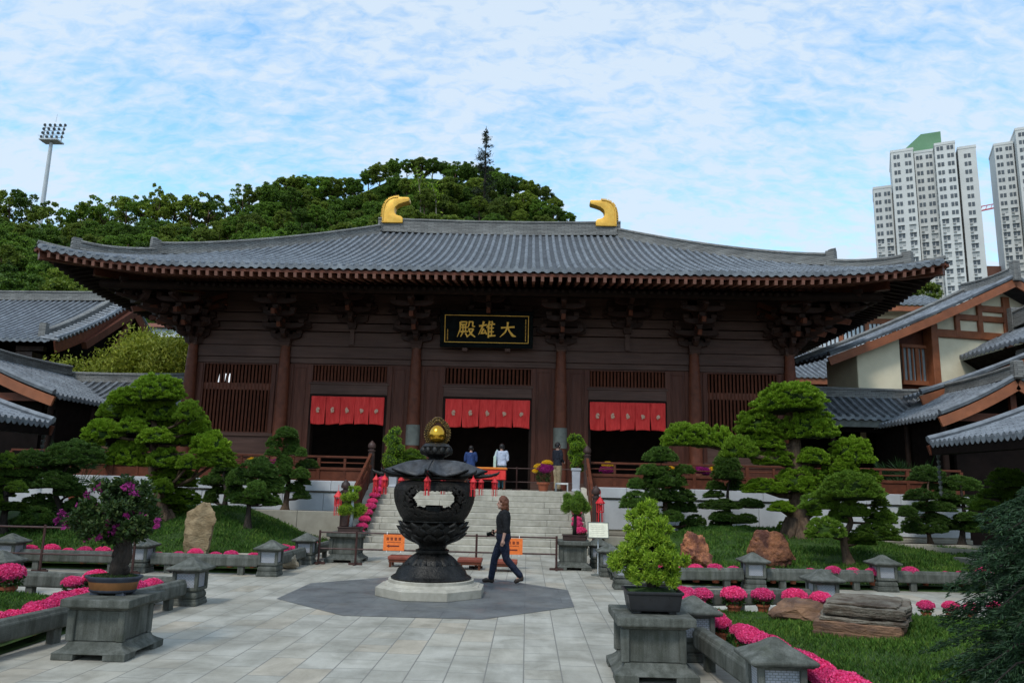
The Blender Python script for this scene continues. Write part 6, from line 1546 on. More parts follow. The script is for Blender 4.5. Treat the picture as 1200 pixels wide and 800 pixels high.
def cloud_tree(label, Y, trunk, pads, kind, bark='bark', r0=.14, zf=None, zb=None, cat='clipped pine', depth=.55, name='clipped_pine'):
    P = [at(x, y, Y) for x, y in trunk]; b = P[0].copy()
    zb = zb if zb is not None else (zf(b.x, b.y) if zf else b.z)
    b.z = zb; P[0] = b
    t = empty(name, b, label, cat)
    k = Y/902.; m = MB(); n = len(P)
    for i in range(1, n-1): P[i] += Vector((tr_.uniform(-.03, .03), tr_.uniform(-.10, .10), 0))
    fine = []
    for i in range(n-1):
        for q in range(4):
            s = q/4; p0 = P[max(i-1, 0)]; p1 = P[i]; p2 = P[i+1]; p3 = P[min(i+2, n-1)]
            fine.append(.5*((2*p1)+(p2-p0)*s+(2*p0-5*p1+4*p2-p3)*s*s+(3*p1-p0-3*p2+p3)*s**3))
    fine.append(P[-1]); F = len(fine)
    rs = [r0*(1-.72*i/F)*(1+(.35 if r0 > .2 else .75)*max(0, 1-i/2.2)) for i in range(F)]
    m.tube([b-Vector((0, 0, .15))]+fine, [rs[0]*1.15]+rs, 10)
    if r0 > .1:
        for a in range(5): u = Vector((math.cos(a*1.3), math.sin(a*1.3), 0)); m.tube([b+u*r0*.6+Vector((0, 0, r0*1.6)), b+u*r0*(1.25 if r0 > .2 else 1.5)+Vector((0, 0, .06)), b+u*r0*(1.7 if r0 > .2 else 2.3)-Vector((0, 0, .08))], [r0*.5, r0*.42, r0*.15], 6)
    zs = [p[1] for p in pads]
    for (x, y, rx, ry) in pads:
        c = at(x, y+ry*.7, Y); dep = tr_.uniform(-depth, depth)*(1 if rx < 24 else .5)
        dist = abs(c.x-b.x); c2 = c+Vector((0, dep, 0)); f = (Y+dep)/Y; c2.x = c.x*f; c2.z = CAM_H+(c.z-CAM_H)*f
        R_ = rx*k*1.02; H_ = ry*k*1.85
        pm = (BIGP if rx >= 24 else PADS)[kind]
        o = mesh_obj('foliage_pad', tr_.choice(pm), t, c2-t.location); o.rotation_euler = (tr_.uniform(-.06, .06), tr_.uniform(-.08, .08), tr_.uniform(0, 6.28)); o.scale = (R_, R_*tr_.uniform(.78, 1.0), H_)
        tgt = c2+Vector((0, 0, H_*.08)); j = min(range(F), key=lambda q: (fine[q]-tgt).length+max(0, fine[q].z-tgt.z)*2.0)
        s = fine[j]; mid = s.lerp(tgt, .55)+Vector((tr_.uniform(-.05, .05), tr_.uniform(-.05, .05), -.05*(tgt-s).length)); rb = max(.016, rs[j]*.5)
        if (tgt-s).length > .08: m.tube([s, mid, tgt], [rb, rb*.75, rb*.4], 6)
        for q in range(3):
            e = tgt+Vector((tr_.uniform(-.6, .6)*R_, tr_.uniform(-.5, .5)*R_, H_*.15)); m.tube([mid, e], [rb*.45, rb*.2], 5)
    m.build('trunk', M[bark], t, smooth=True)
    return t
cloud_tree('biggest bright green clipped tree at left with many round tiers, beside the hall corner', 21.5, [(192, 618), (188, 585), (178, 550), (184, 515), (178, 485), (181, 462)],
 [(182, 456, 33, 15), (147, 465, 20, 10), (187, 480, 22, 14), (137, 481, 22, 10), (221, 482, 15, 11), (229, 498, 18, 12), (121, 503, 22, 11), (155, 499, 18, 9), (182, 511, 20, 9), (206, 508, 18, 10), (247, 520, 22, 12), (147, 532, 26, 14), (195, 538, 22, 11), (219, 542, 12, 8), (202, 558, 32, 12), (221, 511, 20, 12), (252, 537, 25, 10), (207, 582, 28, 9), (190, 570, 14, 8), (207, 596, 12, 6), (107, 515, 14, 9), (160, 480, 16, 9), (200, 495, 16, 10)], 'b', r0=.16, zf=zL, cat='clipped tree', name='clipped_tree', depth=.8)
cloud_tree('small dark clipped pine between the tall tan rock and the podium', 25.0, [(263, 592), (265, 575), (261, 560), (264, 548)], [(264, 547, 14, 6), (257, 561, 18, 8), (274, 552, 9, 7), (279, 560, 13, 9), (260, 573, 13, 6), (275, 574, 12, 7), (247, 582, 11, 8), (242, 563, 10, 5)], 'd', 'bark_dk', .08, zb=.95)
cloud_tree('low spreading clipped pine on the left lawn in front of the beige terrace', 21.8, [(291, 605), (293, 592), (290, 578), (303, 562)], [(303, 549, 22, 11), (313, 564, 23, 8), (299, 574, 14, 9), (283, 584, 17, 6), (313, 584, 17, 7), (322, 573, 11, 5), (317, 588, 9, 5)], 'd', 'bark_dk', .08, zf=zL)
cloud_tree('tall thin clipped pine with open tiers left of the stairs', 25.2, [(334, 594), (335, 580), (337, 560), (333, 545), (337, 528), (335, 512)], [(336, 507, 13, 6), (321, 518, 10, 6), (341, 516, 10, 5), (342, 527, 12, 7), (320, 529, 10, 5), (353, 530, 7, 5), (333, 540, 10, 6), (360, 544, 15, 5), (333, 550, 11, 6), (352, 555, 12, 6), (355, 564, 9, 4), (346, 571, 12, 5), (353, 580, 10, 5), (327, 560, 12, 5)], 'd', r0=.10, zb=.95, depth=.35)
cloud_tree('dark broad clipped pine at left behind the bougainvillea', 20.3, [(72, 618), (70, 595), (64, 570), (80, 545)], [(87, 532, 33, 13), (68, 549, 23, 7), (66, 563, 23, 9), (38, 538, 18, 9), (23, 553, 20, 7), (83, 574, 18, 7), (49, 589, 25, 9), (42, 605, 22, 9), (28, 566, 18, 7), (95, 590, 18, 8)], 'd', 'bark_dk', .1, zf=zL)
cloud_tree('dark clipped pine at the left photo edge', 19.6, [(2, 622), (4, 590), (6, 560)], [(8, 540, 14, 8), (6, 563, 14, 7), (19, 571, 12, 6), (4, 576, 12, 6), (13, 593, 25, 5), (-20, 550, 20, 10), (-18, 580, 18, 9)], 'm', 'bark_dk', .1, zf=zL)
cloud_tree('rounded dark clipped pine above the right lawn, left of the rust red boulders', 24.9, [(778, 626), (779, 600), (776, 575), (775, 545)], [(774, 533, 19, 8), (777, 560, 27, 11), (760, 551, 14, 6), (802, 550, 13, 5), (745, 567, 12, 6), (792, 580, 22, 8), (747, 587, 20, 9), (797, 592, 19, 8), (787, 605, 14, 6), (815, 610, 12, 6), (807, 615, 14, 5), (750, 598, 12, 7), (770, 578, 16, 8)], 'd', 'bark', .11, zb=.4)
cloud_tree('thin layered dark clipped pine between the two rust red boulders', 24.9, [(856, 630), (855, 605), (853, 580), (856, 560)], [(852, 543, 16, 8), (852, 554, 17, 8), (839, 569, 12, 5), (861, 569, 10, 6), (836, 579, 12, 4), (844, 591, 25, 5), (880, 590, 15, 5), (847, 605, 16, 5), (872, 608, 15, 5), (844, 615, 16, 5), (872, 620, 11, 4)], 'd', 'bark_dk', .08, zb=.4, depth=.35)
cloud_tree('biggest clipped tree at right with a thick pale trunk and a long arm reaching left', 22.3, [(935, 623), (934, 600), (937, 575), (936, 552), (931, 528), (932, 505), (927, 488), (926, 474)], [(927, 467, 39, 17), (949, 499, 36, 16), (803, 510, 26, 13), (844, 513, 17, 12), (889, 497, 30, 13), (895, 514, 24, 11), (866, 525, 20, 12), (907, 536, 25, 10), (953, 535, 18, 9), (998, 529, 26, 14), (984, 550, 27, 13), (940, 564, 30, 14), (894, 570, 24, 8), (916, 594, 14, 6), (953, 599, 10, 5), (924, 615, 13, 5), (1017, 558, 15, 7), (966, 588, 14, 8), (823, 512, 20, 12)], 'b', r0=.30, zf=zR, cat='clipped tree', name='clipped_tree')
cloud_tree('mid sized clipped tree with a bare leaning trunk right of the biggest one', 19.2, [(995, 653), (990, 632), (997, 612), (992, 595), (998, 580)], [(998, 571, 36, 15), (960, 588, 22, 9), (998, 597, 20, 9), (1031, 605, 18, 9), (1032, 588, 12, 5), (968, 620, 22, 10), (1026, 624, 28, 9), (1009, 632, 15, 6), (982, 605, 12, 7)], 'm', r0=.10, zf=zR)
cloud_tree('dense tiered clipped pine with a slim pale trunk on the right terrace', 25.0, [(1091, 637), (1087, 620), (1085, 600), (1088, 580), (1088, 562)], [(1087, 556, 20, 9), (1092, 570, 12, 4), (1077, 580, 17, 6), (1106, 580, 14, 6), (1082, 593, 15, 5), (1101, 594, 18, 6), (1064, 600, 11, 6), (1096, 608, 16, 6), (1071, 616, 13, 9), (1098, 618, 14, 6)], 'd', r0=.07, zb=.4)
cloud_tree('open tiered clipped pine with dark forked trunk on the right terrace', 25.0, [(1127, 637), (1126, 615), (1129, 598), (1127, 580), (1126, 568)], [(1126, 567, 22, 8), (1134, 586, 18, 5), (1138, 606, 18, 5), (1124, 615, 15, 6), (1145, 618, 14, 6), (1112, 588, 14, 5)], 'd', 'bark_dk', .09, zb=.4)
cloud_tree('clipped pine at the right photo edge above the dark conifer', 22.0, [(1172, 650), (1173, 610), (1177, 575)], [(1182, 562, 22, 10), (1169, 579, 22, 6), (1155, 593, 18, 6), (1190, 581, 14, 7), (1176, 596, 18, 6), (1210, 570, 20, 9)], 'm', 'bark_dk', .1, zf=zR)

# ================================================================ bonsai
def blob_leaves(blobs, n, mt, L, ratio, seed, up=.4, shell=.6):
    global rng; r = np.random.default_rng(seed); rng = r
    B = np.array(blobs, float); w = B[:, 3]**2; idx = r.choice(len(B), n, p=w/w.sum())
    d = r.normal(size=(n, 3)); d /= np.linalg.norm(d, axis=1, keepdims=True); c = B[idx, :3]+d*(B[idx, 3]*r.uniform(shell, 1.05, n))[:, None]
    ax = d+r.normal(size=(n, 3))*.6+np.array([0, 0, up]); return leaf_faces(c, ax, r.uniform(.65, 1.35, n)*L, ratio)
def blob_core(blobs, f=.7, idx=1):
    m = MB(); m.cur = idx
    for x, y, z, q in blobs: m.ball((x, y, z), q*f, n=8, m=6)
    return m
# right: bright green conical bonsai in a black tray
c = Vector((TBR[0]+.02, TBR[1]-.02, .634)); t = empty('bonsai', c, 'bright yellow green conical bonsai in a black rectangular tray on the right stone table', 'bonsai')
m = MB(); m.lathe([(.36, .03), (.37, .05), (.405, .20), (.43, .205), (.43, .235), (.40, .235), (.385, .20), (.01, .20)], c, 4, PI/4, sx=1.0, sy=.80)
for a in (-1, 1):
    for b in (-1, 1): m.bb(c.x+a*.19-.04, c.x+a*.19+.04, c.y+b*.14-.04, c.y+b*.14+.04, c.z, c.z+.035)
m.build('tray', mat('black_glazed_tray', (.022, .022, .024), (.014, .014, .015), 8, .4, .1, 40), t, bevel=.012, seg=2)
m = MB(); m.grid(lambda i, j: (c.x-.26+.52*i, c.y-.20+.40*j, c.z+.215+.045*math.sin(PI*i)*math.sin(PI*j)+.01*noise.noise(Vector((i*9, j*9, 0)))), 12, 10); m.build('moss', M['lawn'], t, smooth=True)
m = MB(); m.tube([c+Vector((-.02, 0, .18)), c+Vector((.0, .0, .30)), c+Vector((-.05, 0, .5)), c+Vector((.02, .02, .75)), c+Vector((0, 0, 1.02))], [.06, .05, .04, .03, .012], 8)
bl_ = []; rn = random.Random(4)
for z, R_, nb in ((.36, .30, 13), (.48, .34, 15), (.60, .31, 13), (.72, .25, 10), (.83, .21, 8), (.94, .17, 6), (1.04, .11, 4), (1.12, .05, 2)):
    for k in range(nb):
        a = 2*PI*k/nb+rn.uniform(-.3, .3); q = R_*rn.uniform(.55, 1.18); bl_.append((math.cos(a)*q-.02-.05*z+.03, math.sin(a)*q*.9, z+rn.uniform(-.07, .07), rn.uniform(.045, .105)))
        m.tube([c+Vector((0, 0, z-.06)), c+Vector((math.cos(a)*q*.9, math.sin(a)*q*.8, z))], [.013, .006], 5)
m.build('trunk', M['bark_dk'], t, smooth=True)
mesh_obj('foliage', leaf_mesh('bonsai_leaves', [(blob_leaves(bl_, 19000, 0, .050, .30, 5, .55, .3), 0)], [M['leaf_bonsai'], M['pad_core']], blob_core(bl_, .5)), t, (0, 0, 0))
# left: bougainvillea in an oval tray
c = Vector((TBL[0]-.05, TBL[1]+.02, .624)); t = empty('bonsai', c, 'flowering magenta bougainvillea bonsai in an oval brown tray on the left stone table', 'bonsai')
m = MB(); m.lathe([(.30, .04), (.33, .06), (.355, .17)], c, 40, sx=1, sy=.72); 
ob = m.build('tray', mat('orange_brown_glaze', (.30, .13, .045), (.20, .085, .03), 5, .45, .1, 40), t, smooth=50)
m = MB(); m.lathe([(.355, .165), (.375, .19), (.41, .215), (.41, .235), (.375, .235), (.35, .205), (.01, .205)], c, 40, sx=1, sy=.72)
for a in (-1, 1): 
    for b in (-1, 1): m.box((c.x+a*.19, c.y+b*.13, c.z+.025), (.13, .06, .05), tx=.7)
m.lathe([(.31, .03), (.335, .05), (.34, .065)], c, 40, sx=1, sy=.72)
m.build('tray_rim', mat('blue_grey_glaze', (.075, .085, .11), (.045, .05, .07), 6, .4, .1, 40), ob, smooth=50)
m = MB(); m.grid(lambda i, j: (c.x+(.34*i)*math.cos(2*PI*j), c.y+.24*i*math.sin(2*PI*j), c.z+.205+.055*(1-i)+.02*noise.noise(Vector((i*5, j*9, 1)))), 6, 24); m.build('soil', M['soil'], t, smooth=True)
global_rng = rng; rng = np.random.default_rng(8); n = 900
pa_ = rng.uniform(0, 6.28, n); pq = rng.uniform(0, 1, n)**.5
mesh_obj('moss_tufts', leaf_mesh('moss', [(leaf_faces(np.stack([np.cos(pa_)*.34*pq, np.sin(pa_)*.24*pq, .225+.05*(1-pq)], 1), rng.normal(size=(n, 3))*.5+np.array([0, 0, 1]), rng.uniform(.02, .05, n), .3), 0)], [M['leaf_boug']]), t)
m = MB(); m.tube([c+Vector((.05, 0, .2)), c+Vector((.04, 0, .3)), c+Vector((.10, 0, .42)), c+Vector((.09, .02, .55)), c+Vector((-.01, .02, .66)), c+Vector((-.03, 0, .8)), c+Vector((-.06, 0, 1.0))], [.13, .115, .12, .095, .075, .06, .03], 10)
for k in range(9): a = rn.uniform(0, 6.28); m.ball(c+Vector((.07+math.cos(a)*.08, math.sin(a)*.07, rn.uniform(.25, .55))), rn.uniform(.035, .06), n=7, m=5)
bl_ = []
for k in range(85):
    a = rn.uniform(0, 6.28); f = rn.random()**.6; z = rn.uniform(.62, 1.30); env = math.sin(PI*min(1, max(0, (z-.52)/.86))**.8)**.7
    bl_.append((-.05+math.cos(a)*.66*f*env, math.sin(a)*.5*f*env, z, rn.uniform(.07, .13)))
    if k % 2: m.tube([c+Vector((-.02, 0, .72+.2*rn.random())), c+Vector(bl_[-1][:3])*.6+Vector((c.x, c.y, c.z))*0+Vector((0, 0, .3)), c+Vector(bl_[-1][:3])], [.022, .013, .005], 5)
m.build('trunk', M['bark_dk'], t, smooth=True)
bl_ = [(x*.86, y*.86, .62+(z-.62)*.90, q) for x, y, z, q in bl_]
mesh_obj('foliage', leaf_mesh('bougainvillea_leaves', [(blob_leaves(bl_, 9500, 0, .055, .6, 9, .1, .2), 0)], [M['leaf_boug']]), t)
fl_ = []; sp = [(-.62, .93), (-.66, .85), (-.58, .80), (-.45, 1.04), (-.40, .97), (-.30, 1.03), (-.16, 1.24), (-.12, 1.17), (.12, 1.22), (.20, 1.26), (.30, 1.2), (.28, .93), (.34, .88), (.20, .88), (.56, .80), (.60, .85), (.04, .70), (.30, .76), (-.1, .62), (-.55, .76), (-.06, .80), (-.38, 1.12), (-.33, .62), (.1, .75)]
for x, z in sp:
    q = rn.uniform(.025, .055)
    for k in range(2): fl_.append((x+rn.uniform(-.05, .05), -.28*rn.uniform(.5, 1.2), z+rn.uniform(-.04, .04), q))
for i in range(0, len(fl_), 2):
    g_ = [(x*.88, y*.9, .62+(z-.62)*.90, q) for x, y, z, q in fl_[i:i+2]]; x0, y0, z0 = g_[0][:3]
    g_ = [(x0+(x-x0)*.7, y0+(y-y0)*.4, z0+(z-z0)*.7, q) for x, y, z, q in g_]
    mesh_obj('flower_cluster', leaf_mesh('bracts', [(blob_leaves(g_, 26, 0, .040, .8, 10+i, 0, .2), 0)], [M['bract']]), t)
for o in t.children:
    n_ = o.name.split('.')[0]
    if n_ in ('tray', 'soil', 'moss_tufts'): o.scale = (.78, .78, .86)
    if n_ == 'trunk': o.scale = (.82, .82, 1)
# round pines on the two stair pedestals
def ball_bonsai(c, tiers, label, wood='bark', leaf='leaf_bonsai', n=9000, L=.075, tray=(.55, .35, .13)):
    c = Vector(c); t = empty('bonsai', c, label, 'bonsai'); m = MB(); w, d, h = tray
    m.bb(c.x-w/2, c.x+w/2, c.y-d/2, c.y+d/2, c.z, c.z+h); m.bb(c.x-w/2-.02, c.x+w/2+.02, c.y-d/2-.02, c.y+d/2+.02, c.z+h-.03, c.z+h); m.build('tray', M['wood_dark2'], t, bevel=.012)
    m = MB(); zt = tiers[-1][2]; m.tube([c+Vector((0, 0, h-.02)), c+Vector((.02, 0, zt*.5)), c+Vector((0, 0, zt))], [.05, .04, .02], 8); m.build('trunk', M[wood], t, smooth=True)
    bl = []; rn = random.Random(len(label))
    for x, y, z, R_, H_ in tiers:
        for k in range(12): a = rn.uniform(0, 6.28); f = rn.random()**.5; bl.append((x+math.cos(a)*R_*f*.8, y+math.sin(a)*R_*f*.7, z+rn.uniform(-.5, .5)*H_*(1-f*.6), R_*.36))
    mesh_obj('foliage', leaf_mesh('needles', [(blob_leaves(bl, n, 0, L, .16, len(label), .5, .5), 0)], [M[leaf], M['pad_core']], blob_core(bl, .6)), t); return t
ball_bonsai((-4.35, 19.5, .704), [(0, 0, .52, .36, .22), (0, 0, .85, .28, .2), (.03, 0, 1.05, .16, .12)], 'two tiered round pine bonsai on the pedestal left of the stairs', 'white_steel')
ball_bonsai((1.16, 19.15, .664), [(0, 0, .80, .36, .26), (0, 0, 1.0, .27, .2)], 'round headed pine bonsai with a dark stem on the pedestal right of the stairs', 'bark_dk', 'pad_mid')
# clipped shrubs in tall grey planters at the stair head
def topiary(c, tiers, label, ph=.72):
    c = Vector(c); t = empty('clipped_shrub', c, label, 'clipped shrub')
    m = MB(); m.lathe([(.20, 0), (.21, .06), (.17, .10), (.20, ph-.1), (.24, ph-.08), (.24, ph), (.01, ph-.01)], c, 4, PI/4); m.build('planter', M['stone_pale'], t, bevel=.012)
    bl = []; rn = random.Random(len(label))
    for x, z, R_ in tiers:
        for k in range(14): a = rn.uniform(0, 6.28); f = rn.random()**.5; bl.append((x+math.cos(a)*R_*f*.75, math.sin(a)*R_*f*.75, z+rn.uniform(-.6, .6)*R_, R_*.42))
    mesh_obj('foliage', leaf_mesh('shrub_leaves', [(blob_leaves(bl, 9000, 0, .06, .45, len(label), .3, .6), 0)], [M['pad_bright'], M['pad_core']], blob_core(bl, .75)), t)
topiary((-4.62, 26.9, FZ), [(0, .75, .42), (.02, 1.10, .42), (0, 1.45, .40), (-.02, 1.78, .33)], 'tall clipped shrub column in a planter at the left of the stair head', .5)
topiary((1.66, 26.7, FZ), [(0, 1.02, .33), (.03, 1.35, .38), (0, 1.68, .30)], 'two tiered clipped shrub in a tall grey planter at the right of the stair head', .80)
cloud_tree('small spreading pine beside the left clipped shrub at the stair head', 27.2, [(481, 566), (482, 550), (478, 540)], [(483, 532, 12, 5), (474, 537, 12, 5), (468, 545, 12, 5), (492, 536, 8, 4)], 'm', 'bark_dk', .05, zb=FZ, depth=.2)
# fan palms in the dark corners
def palm(c, h, label, seed, n=16):
    c = Vector(c); t = empty('fan_palm', c, label, 'palm'); rn = random.Random(seed); m = MB(); m.lathe([(.22, 0), (.3, .35), (.32, .35), (.32, .4), (.01, .38)], c, 16); m.build('pot', M['terracotta'], t, smooth=40)
    m = MB(); vs = []
    global rng; rng = np.random.default_rng(seed)
    for k in range(n):
        a = rn.uniform(0, 6.28); el = rn.uniform(.2, 1.3); L = h*rn.uniform(.55, .9); e = c+Vector((0, 0, .4))+Vector((math.cos(a)*math.cos(el)*L, math.sin(a)*math.cos(el)*L, math.sin(el)*L*1.05)); m.tube([c+Vector((0, 0, .4)), e], [.014, .008], 5)
        u = (e-c).normalized(); s = u.cross(Vector((0, 0, 1))).normalized()
        for q in range(15):
            b = (q-7)/7*1.25; d = (u*math.cos(b)+s*math.sin(b)+Vector((0, 0, -.25*abs(b)))); vs.append((np.array(e-c+d*.28), np.array(d)))
    m.build('stems', M['leaf_palm'], t)
    mesh_obj('fronds', leaf_mesh('palm_fronds', [(leaf_faces(np.array([v[0] for v in vs]), np.array([v[1] for v in vs]), .58, .09), 0)], [M['leaf_palm']]), t)
p = at(1066, 575, 28.5); palm((p.x, 28.5, .9), 1.9, 'dark green fan palm before the right corridor', 3, 22); palm((-15.2, 26.3, .9), 1.7, 'dark fan palm in the shade at left under the gallery eave', 4, 18)
# dark feathery conifer at the right edge
c = Vector((4.95, 7.0, .1)); t = empty('weeping_conifer', c, 'dark blue green feathery conifer filling the lower right corner', 'conifer')
m = MB(); m.tube([c, c+Vector((.1, 0, .8)), c+Vector((0, .1, 2.0))], [.10, .08, .03], 8); rn = random.Random(12); r = np.random.default_rng(12); rng = r; vs = []
for k in range(430):
    a = rn.uniform(0, 6.28); z = rn.uniform(.08, 1.95); L = (1.50*(1-.50*(z/2.0)**1.5))*rn.uniform(.55, 1.05)*(1 if z > .2 else 1.15); u = Vector((math.cos(a), math.sin(a), 0)); s = Vector((-u.y, u.x, 0))
    b = c+Vector((0, 0, z)); P = [b+u*(L*q)+Vector((0, 0, .20*L*math.sin(PI*q*.8)-.16*L*q*q)) for q in (0, .35, .7, 1)]
    if k % 6 == 0: m.tube(P, [.014, .011, .008, .003], 4)
    n = 330; f = r.uniform(.2, 1.0, n); i = np.minimum((f*3).astype(int), 2); w = f*3-i; A = np.array([list(q) for q in P]); pos = A[i]*(1-w)[:, None]+A[i+1]*w[:, None]
    side = r.choice([-1., 1.], n); lat = r.uniform(.02, .16, n)*(1.15-f*.8); pos = pos+np.array(s)*(side*lat)[:, None]+np.array([0, 0, -1.])*(lat*.35+r.uniform(0, .05, n))[:, None]
    d = np.array(u)*1.0+np.array(s)*(side*.75)[:, None]+np.array([0, 0, -.35])+r.normal(size=(n, 3))*.45; vs.append(leaf_faces(pos, d, r.uniform(.03, .075, n), .22))
m.build('trunk', M['bark_dk'], t, smooth=True)
cb_ = [(math.cos(a)*q, math.sin(a)*q, z, .34*(1-.25*z)) for z in (.25, .6, .95, 1.25) for q in (.2, .6*(1-.35*z/2)) for a in (0, 1.05, 2.1, 3.15, 4.2, 5.25)]
M['cedar_core'] = leafmat('inner_cedar_mass', (.006, .018, .008), (.010, .028, .012), trans=0, rough=1.)
mesh_obj('foliage', leaf_mesh('conifer_sprays', [(np.concatenate(vs)-np.array(c), 0)], [M['leaf_cedar'], M['cedar_core']], blob_core(cb_, .78)), t)

# ================================================================ people
def limb(m, pts, rs, n=12): m.tube(pts, rs, n); [m.ball(p, r_*.98, n=10, m=6) for p, r_ in zip(pts, rs)]
def ellip(m, stations, n=20):
    """stacked ellipses (centre, half depth, half width) - trunk of a body"""
    vs = []
    for (x, y, z), a, b in stations:
        for k in range(n): t = 2*PI*k/n; vs.append((x+a*math.cos(t), y+b*math.sin(t), z))
    N = len(stations); m.add(vs, [(i*n+k, i*n+(k+1) % n, (i+1)*n+(k+1) % n, (i+1)*n+k) for i in range(N-1) for k in range(n)]+[tuple(range(n))[::-1], tuple((N-1)*n+k for k in range(n))])
def hand(m, w, d, side, up=Vector((0, 0, 1)), curl=.5):
    w = Vector(w); d = Vector(d).normalized(); s = d.cross(Vector(side)).normalized(); pn = s.cross(d)
    m.tube([w, w+d*.045, w+d*.085], [.024, .032, .030], 8)
    for k, L in enumerate((.066, .076, .070, .055)):
        b = w+d*.08+s*((k-1.5)*.018); k1 = b+d*L*.5-pn*curl*.012; k2 = b+d*L*.85-pn*curl*.035; m.tube([b-d*.02, b, k1, k2], [.0095, .0095, .0088, .007], 6)
    b = w+d*.03+s*-.028; m.tube([b, b+d*.03-s*.02, b+d*.055-s*.022-pn*.012], [.011, .010, .008], 6)
def head(m, c, f, h=.225):
    """skull, jaw, nose, ears; c = centre, f = facing direction"""
    c = Vector(c); f = Vector(f).normalized(); l = Vector((-f.y, f.x, 0))
    m.ball(c+Vector((0, 0, .02))-f*.005, .092, (1, 1, 1.12), 18, 12)
    m.ball(c+f*.025+Vector((0, 0, -.045)), .068, (1, .95, 1.05), 14, 10)
    m.ball(c+f*.06+Vector((0, 0, -.085)), .03, n=8, m=6)
    m.tube([c+f*.085+Vector((0, 0, .02)), c+f*.112+Vector((0, 0, -.02)), c+f*.09+Vector((0, 0, -.032))], [.010, .016, .010], 8)
    m.tube([c+f*.09+l*.02+Vector((0, 0, -.062)), c+f*.096+Vector((0, 0, -.06)), c+f*.09-l*.02+Vector((0, 0, -.062))], .008, 6)
    for q in (-1, 1): m.ball(c+l*q*.09+Vector((0, 0, -.01)), .028, (.7, .35, 1.1), 8, 6); m.tube([c+f*.08+l*q*.015+Vector((0, 0, .035)), c+f*.078+l*q*.055+Vector((0, 0, .034))], .009, 6)
def person(loc, rz, J, mats, label, parts, sc=1., hair='bob', hairm='hair_auburn'):
    t = empty('person', (0, 0, 0), label, 'person')
    m = MB()
    nk, hd = Vector(J['neck']), Vector(J['head'])
    ellip(m, [((x, y, z), a*.93, b*.93) for (x, y, z), a, b in J['torso']])
    limb(m, [nk-Vector((0, 0, .06)), nk, hd-Vector((.01, 0, .08))], [.07, .055, .056]); head(m, hd, (1, 0, 0))
    for s in 'lr':
        A = J['arm'+s]; limb(m, A, [.055, .046, .040, .028]); hand(m, A[-1], Vector(A[-1])-Vector(A[-2])+Vector((.0, 0, -.02)), J['palm'+s], curl=J.get('curl'+s, .6))
        L = J['leg'+s]; limb(m, L[:4], [.085, .075, .052, .036]); m.tube([L[3], Vector(L[3])+(Vector(L[4])-Vector(L[3]))*.9], [.04, .03], 8)
    b = m.build('body', M['skin'], t); sub_mesh(b, .0095, 3)
    m = MB()
    for q in (-1, 1): m.ball(hd+Vector((.079, q*.034, .012)), .011, n=8, m=6)
    m.build('eye', plain('dark_eye', (.03, .02, .015), .2) if 'eye' not in M else M['eye'], t, smooth=True); M['eye'] = t.children[-1].data.materials[0]
    m = MB()
    if hair == 'bob':
        for k in range(60):
            a = rn.uniform(-2.45, 2.45); e = rn.uniform(-.1, 1.45); p = hd+Vector((-.012, 0, .02))+Vector((-math.cos(a)*math.cos(e)*.098, math.sin(a)*math.cos(e)*.098, math.sin(e)*.112)); m.ball(p, rn.uniform(.024, .036), n=7, m=5)
        for k in range(44):
            a = rn.uniform(-1.75, 1.75); z = rn.uniform(-.12, .03); p = hd+Vector((-.018, 0, 0))+Vector((-math.cos(a)*(.10-.02*z), math.sin(a)*.098, z)); m.ball(p, rn.uniform(.024, .036), (1, 1, 1.3), 7, 5)
        m.ball(hd+Vector((-.02, 0, .05)), .098, (1, 1, 1), 14, 10)
    else:
        m.ball(hd+Vector((-.02, 0, .038)), .101, (1, 1, 1.05), 14, 10)
        for k in range(30): a = rn.uniform(-2.2, 2.2); z = rn.uniform(-.07, .05); m.ball(hd+Vector((-.015, 0, 0))+Vector((-math.cos(a)*.09, math.sin(a)*.088, z)), .022, n=7, m=5)
    h = m.build('hair', M[hairm], t); sub_mesh(h, .010, 1)
    # clothes follow the body a little outside it
    m = MB(); T = J['torso']; i0 = J.get('hem', 1)
    ellip(m, [((x, y, z), a*1.05+.008, b*1.04+.008) for (x, y, z), a, b in T[i0:]])
    for s in 'lr':
        A = [Vector(p) for p in J['arm'+s]]; e = J.get('sleeve', .55); w = A[2].lerp(A[3], e); limb(m, [A[0], A[1], A[2], w], [.074, .062, .052, .042+.008*(1-e)])
    o = m.build('top', M[mats[0]], t); sub_mesh(o, .011, 3)
    m = MB(); ellip(m, [((x, y, z), a*1.05+.004, b*1.03+.004) for (x, y, z), a, b in T[:i0+2]])
    for s in 'lr':
        L = [Vector(p) for p in J['leg'+s]]; limb(m, [L[0], L[1], L[2], L[3]+(L[2]-L[3])*.04], [.108, .100, .076, .066])
    o = m.build('trousers', M[mats[1]], t); sub_mesh(o, .012, 3)
    for s in 'lr':
        L = [Vector(p) for p in J['leg'+s]]; a, q = L[3], L[4]; d = (q-a); dn = Vector((d.x, d.y, 0)).normalized(); m = MB()
        h_ = Vector(J.get('heel'+s, a-dn*.05-Vector((0, 0, .05))))
        m.tube([h_, h_.lerp(q, .3)+Vector((0, 0, .018)), h_.lerp(q, .7)+Vector((0, 0, .012)), q], [.040, .047, .046, .030], 10); m.ball(h_, .042, n=10, m=6); m.tube([h_+Vector((0, 0, .01)), a+Vector((0, 0, .02))], [.045, .046], 10)
        o = m.build('shoe', M[mats[2]], t); sub_mesh(o, .010, 2)
    t.location = loc; t.rotation_euler = (0, 0, rz); t.scale = (sc, sc, sc)
    return t
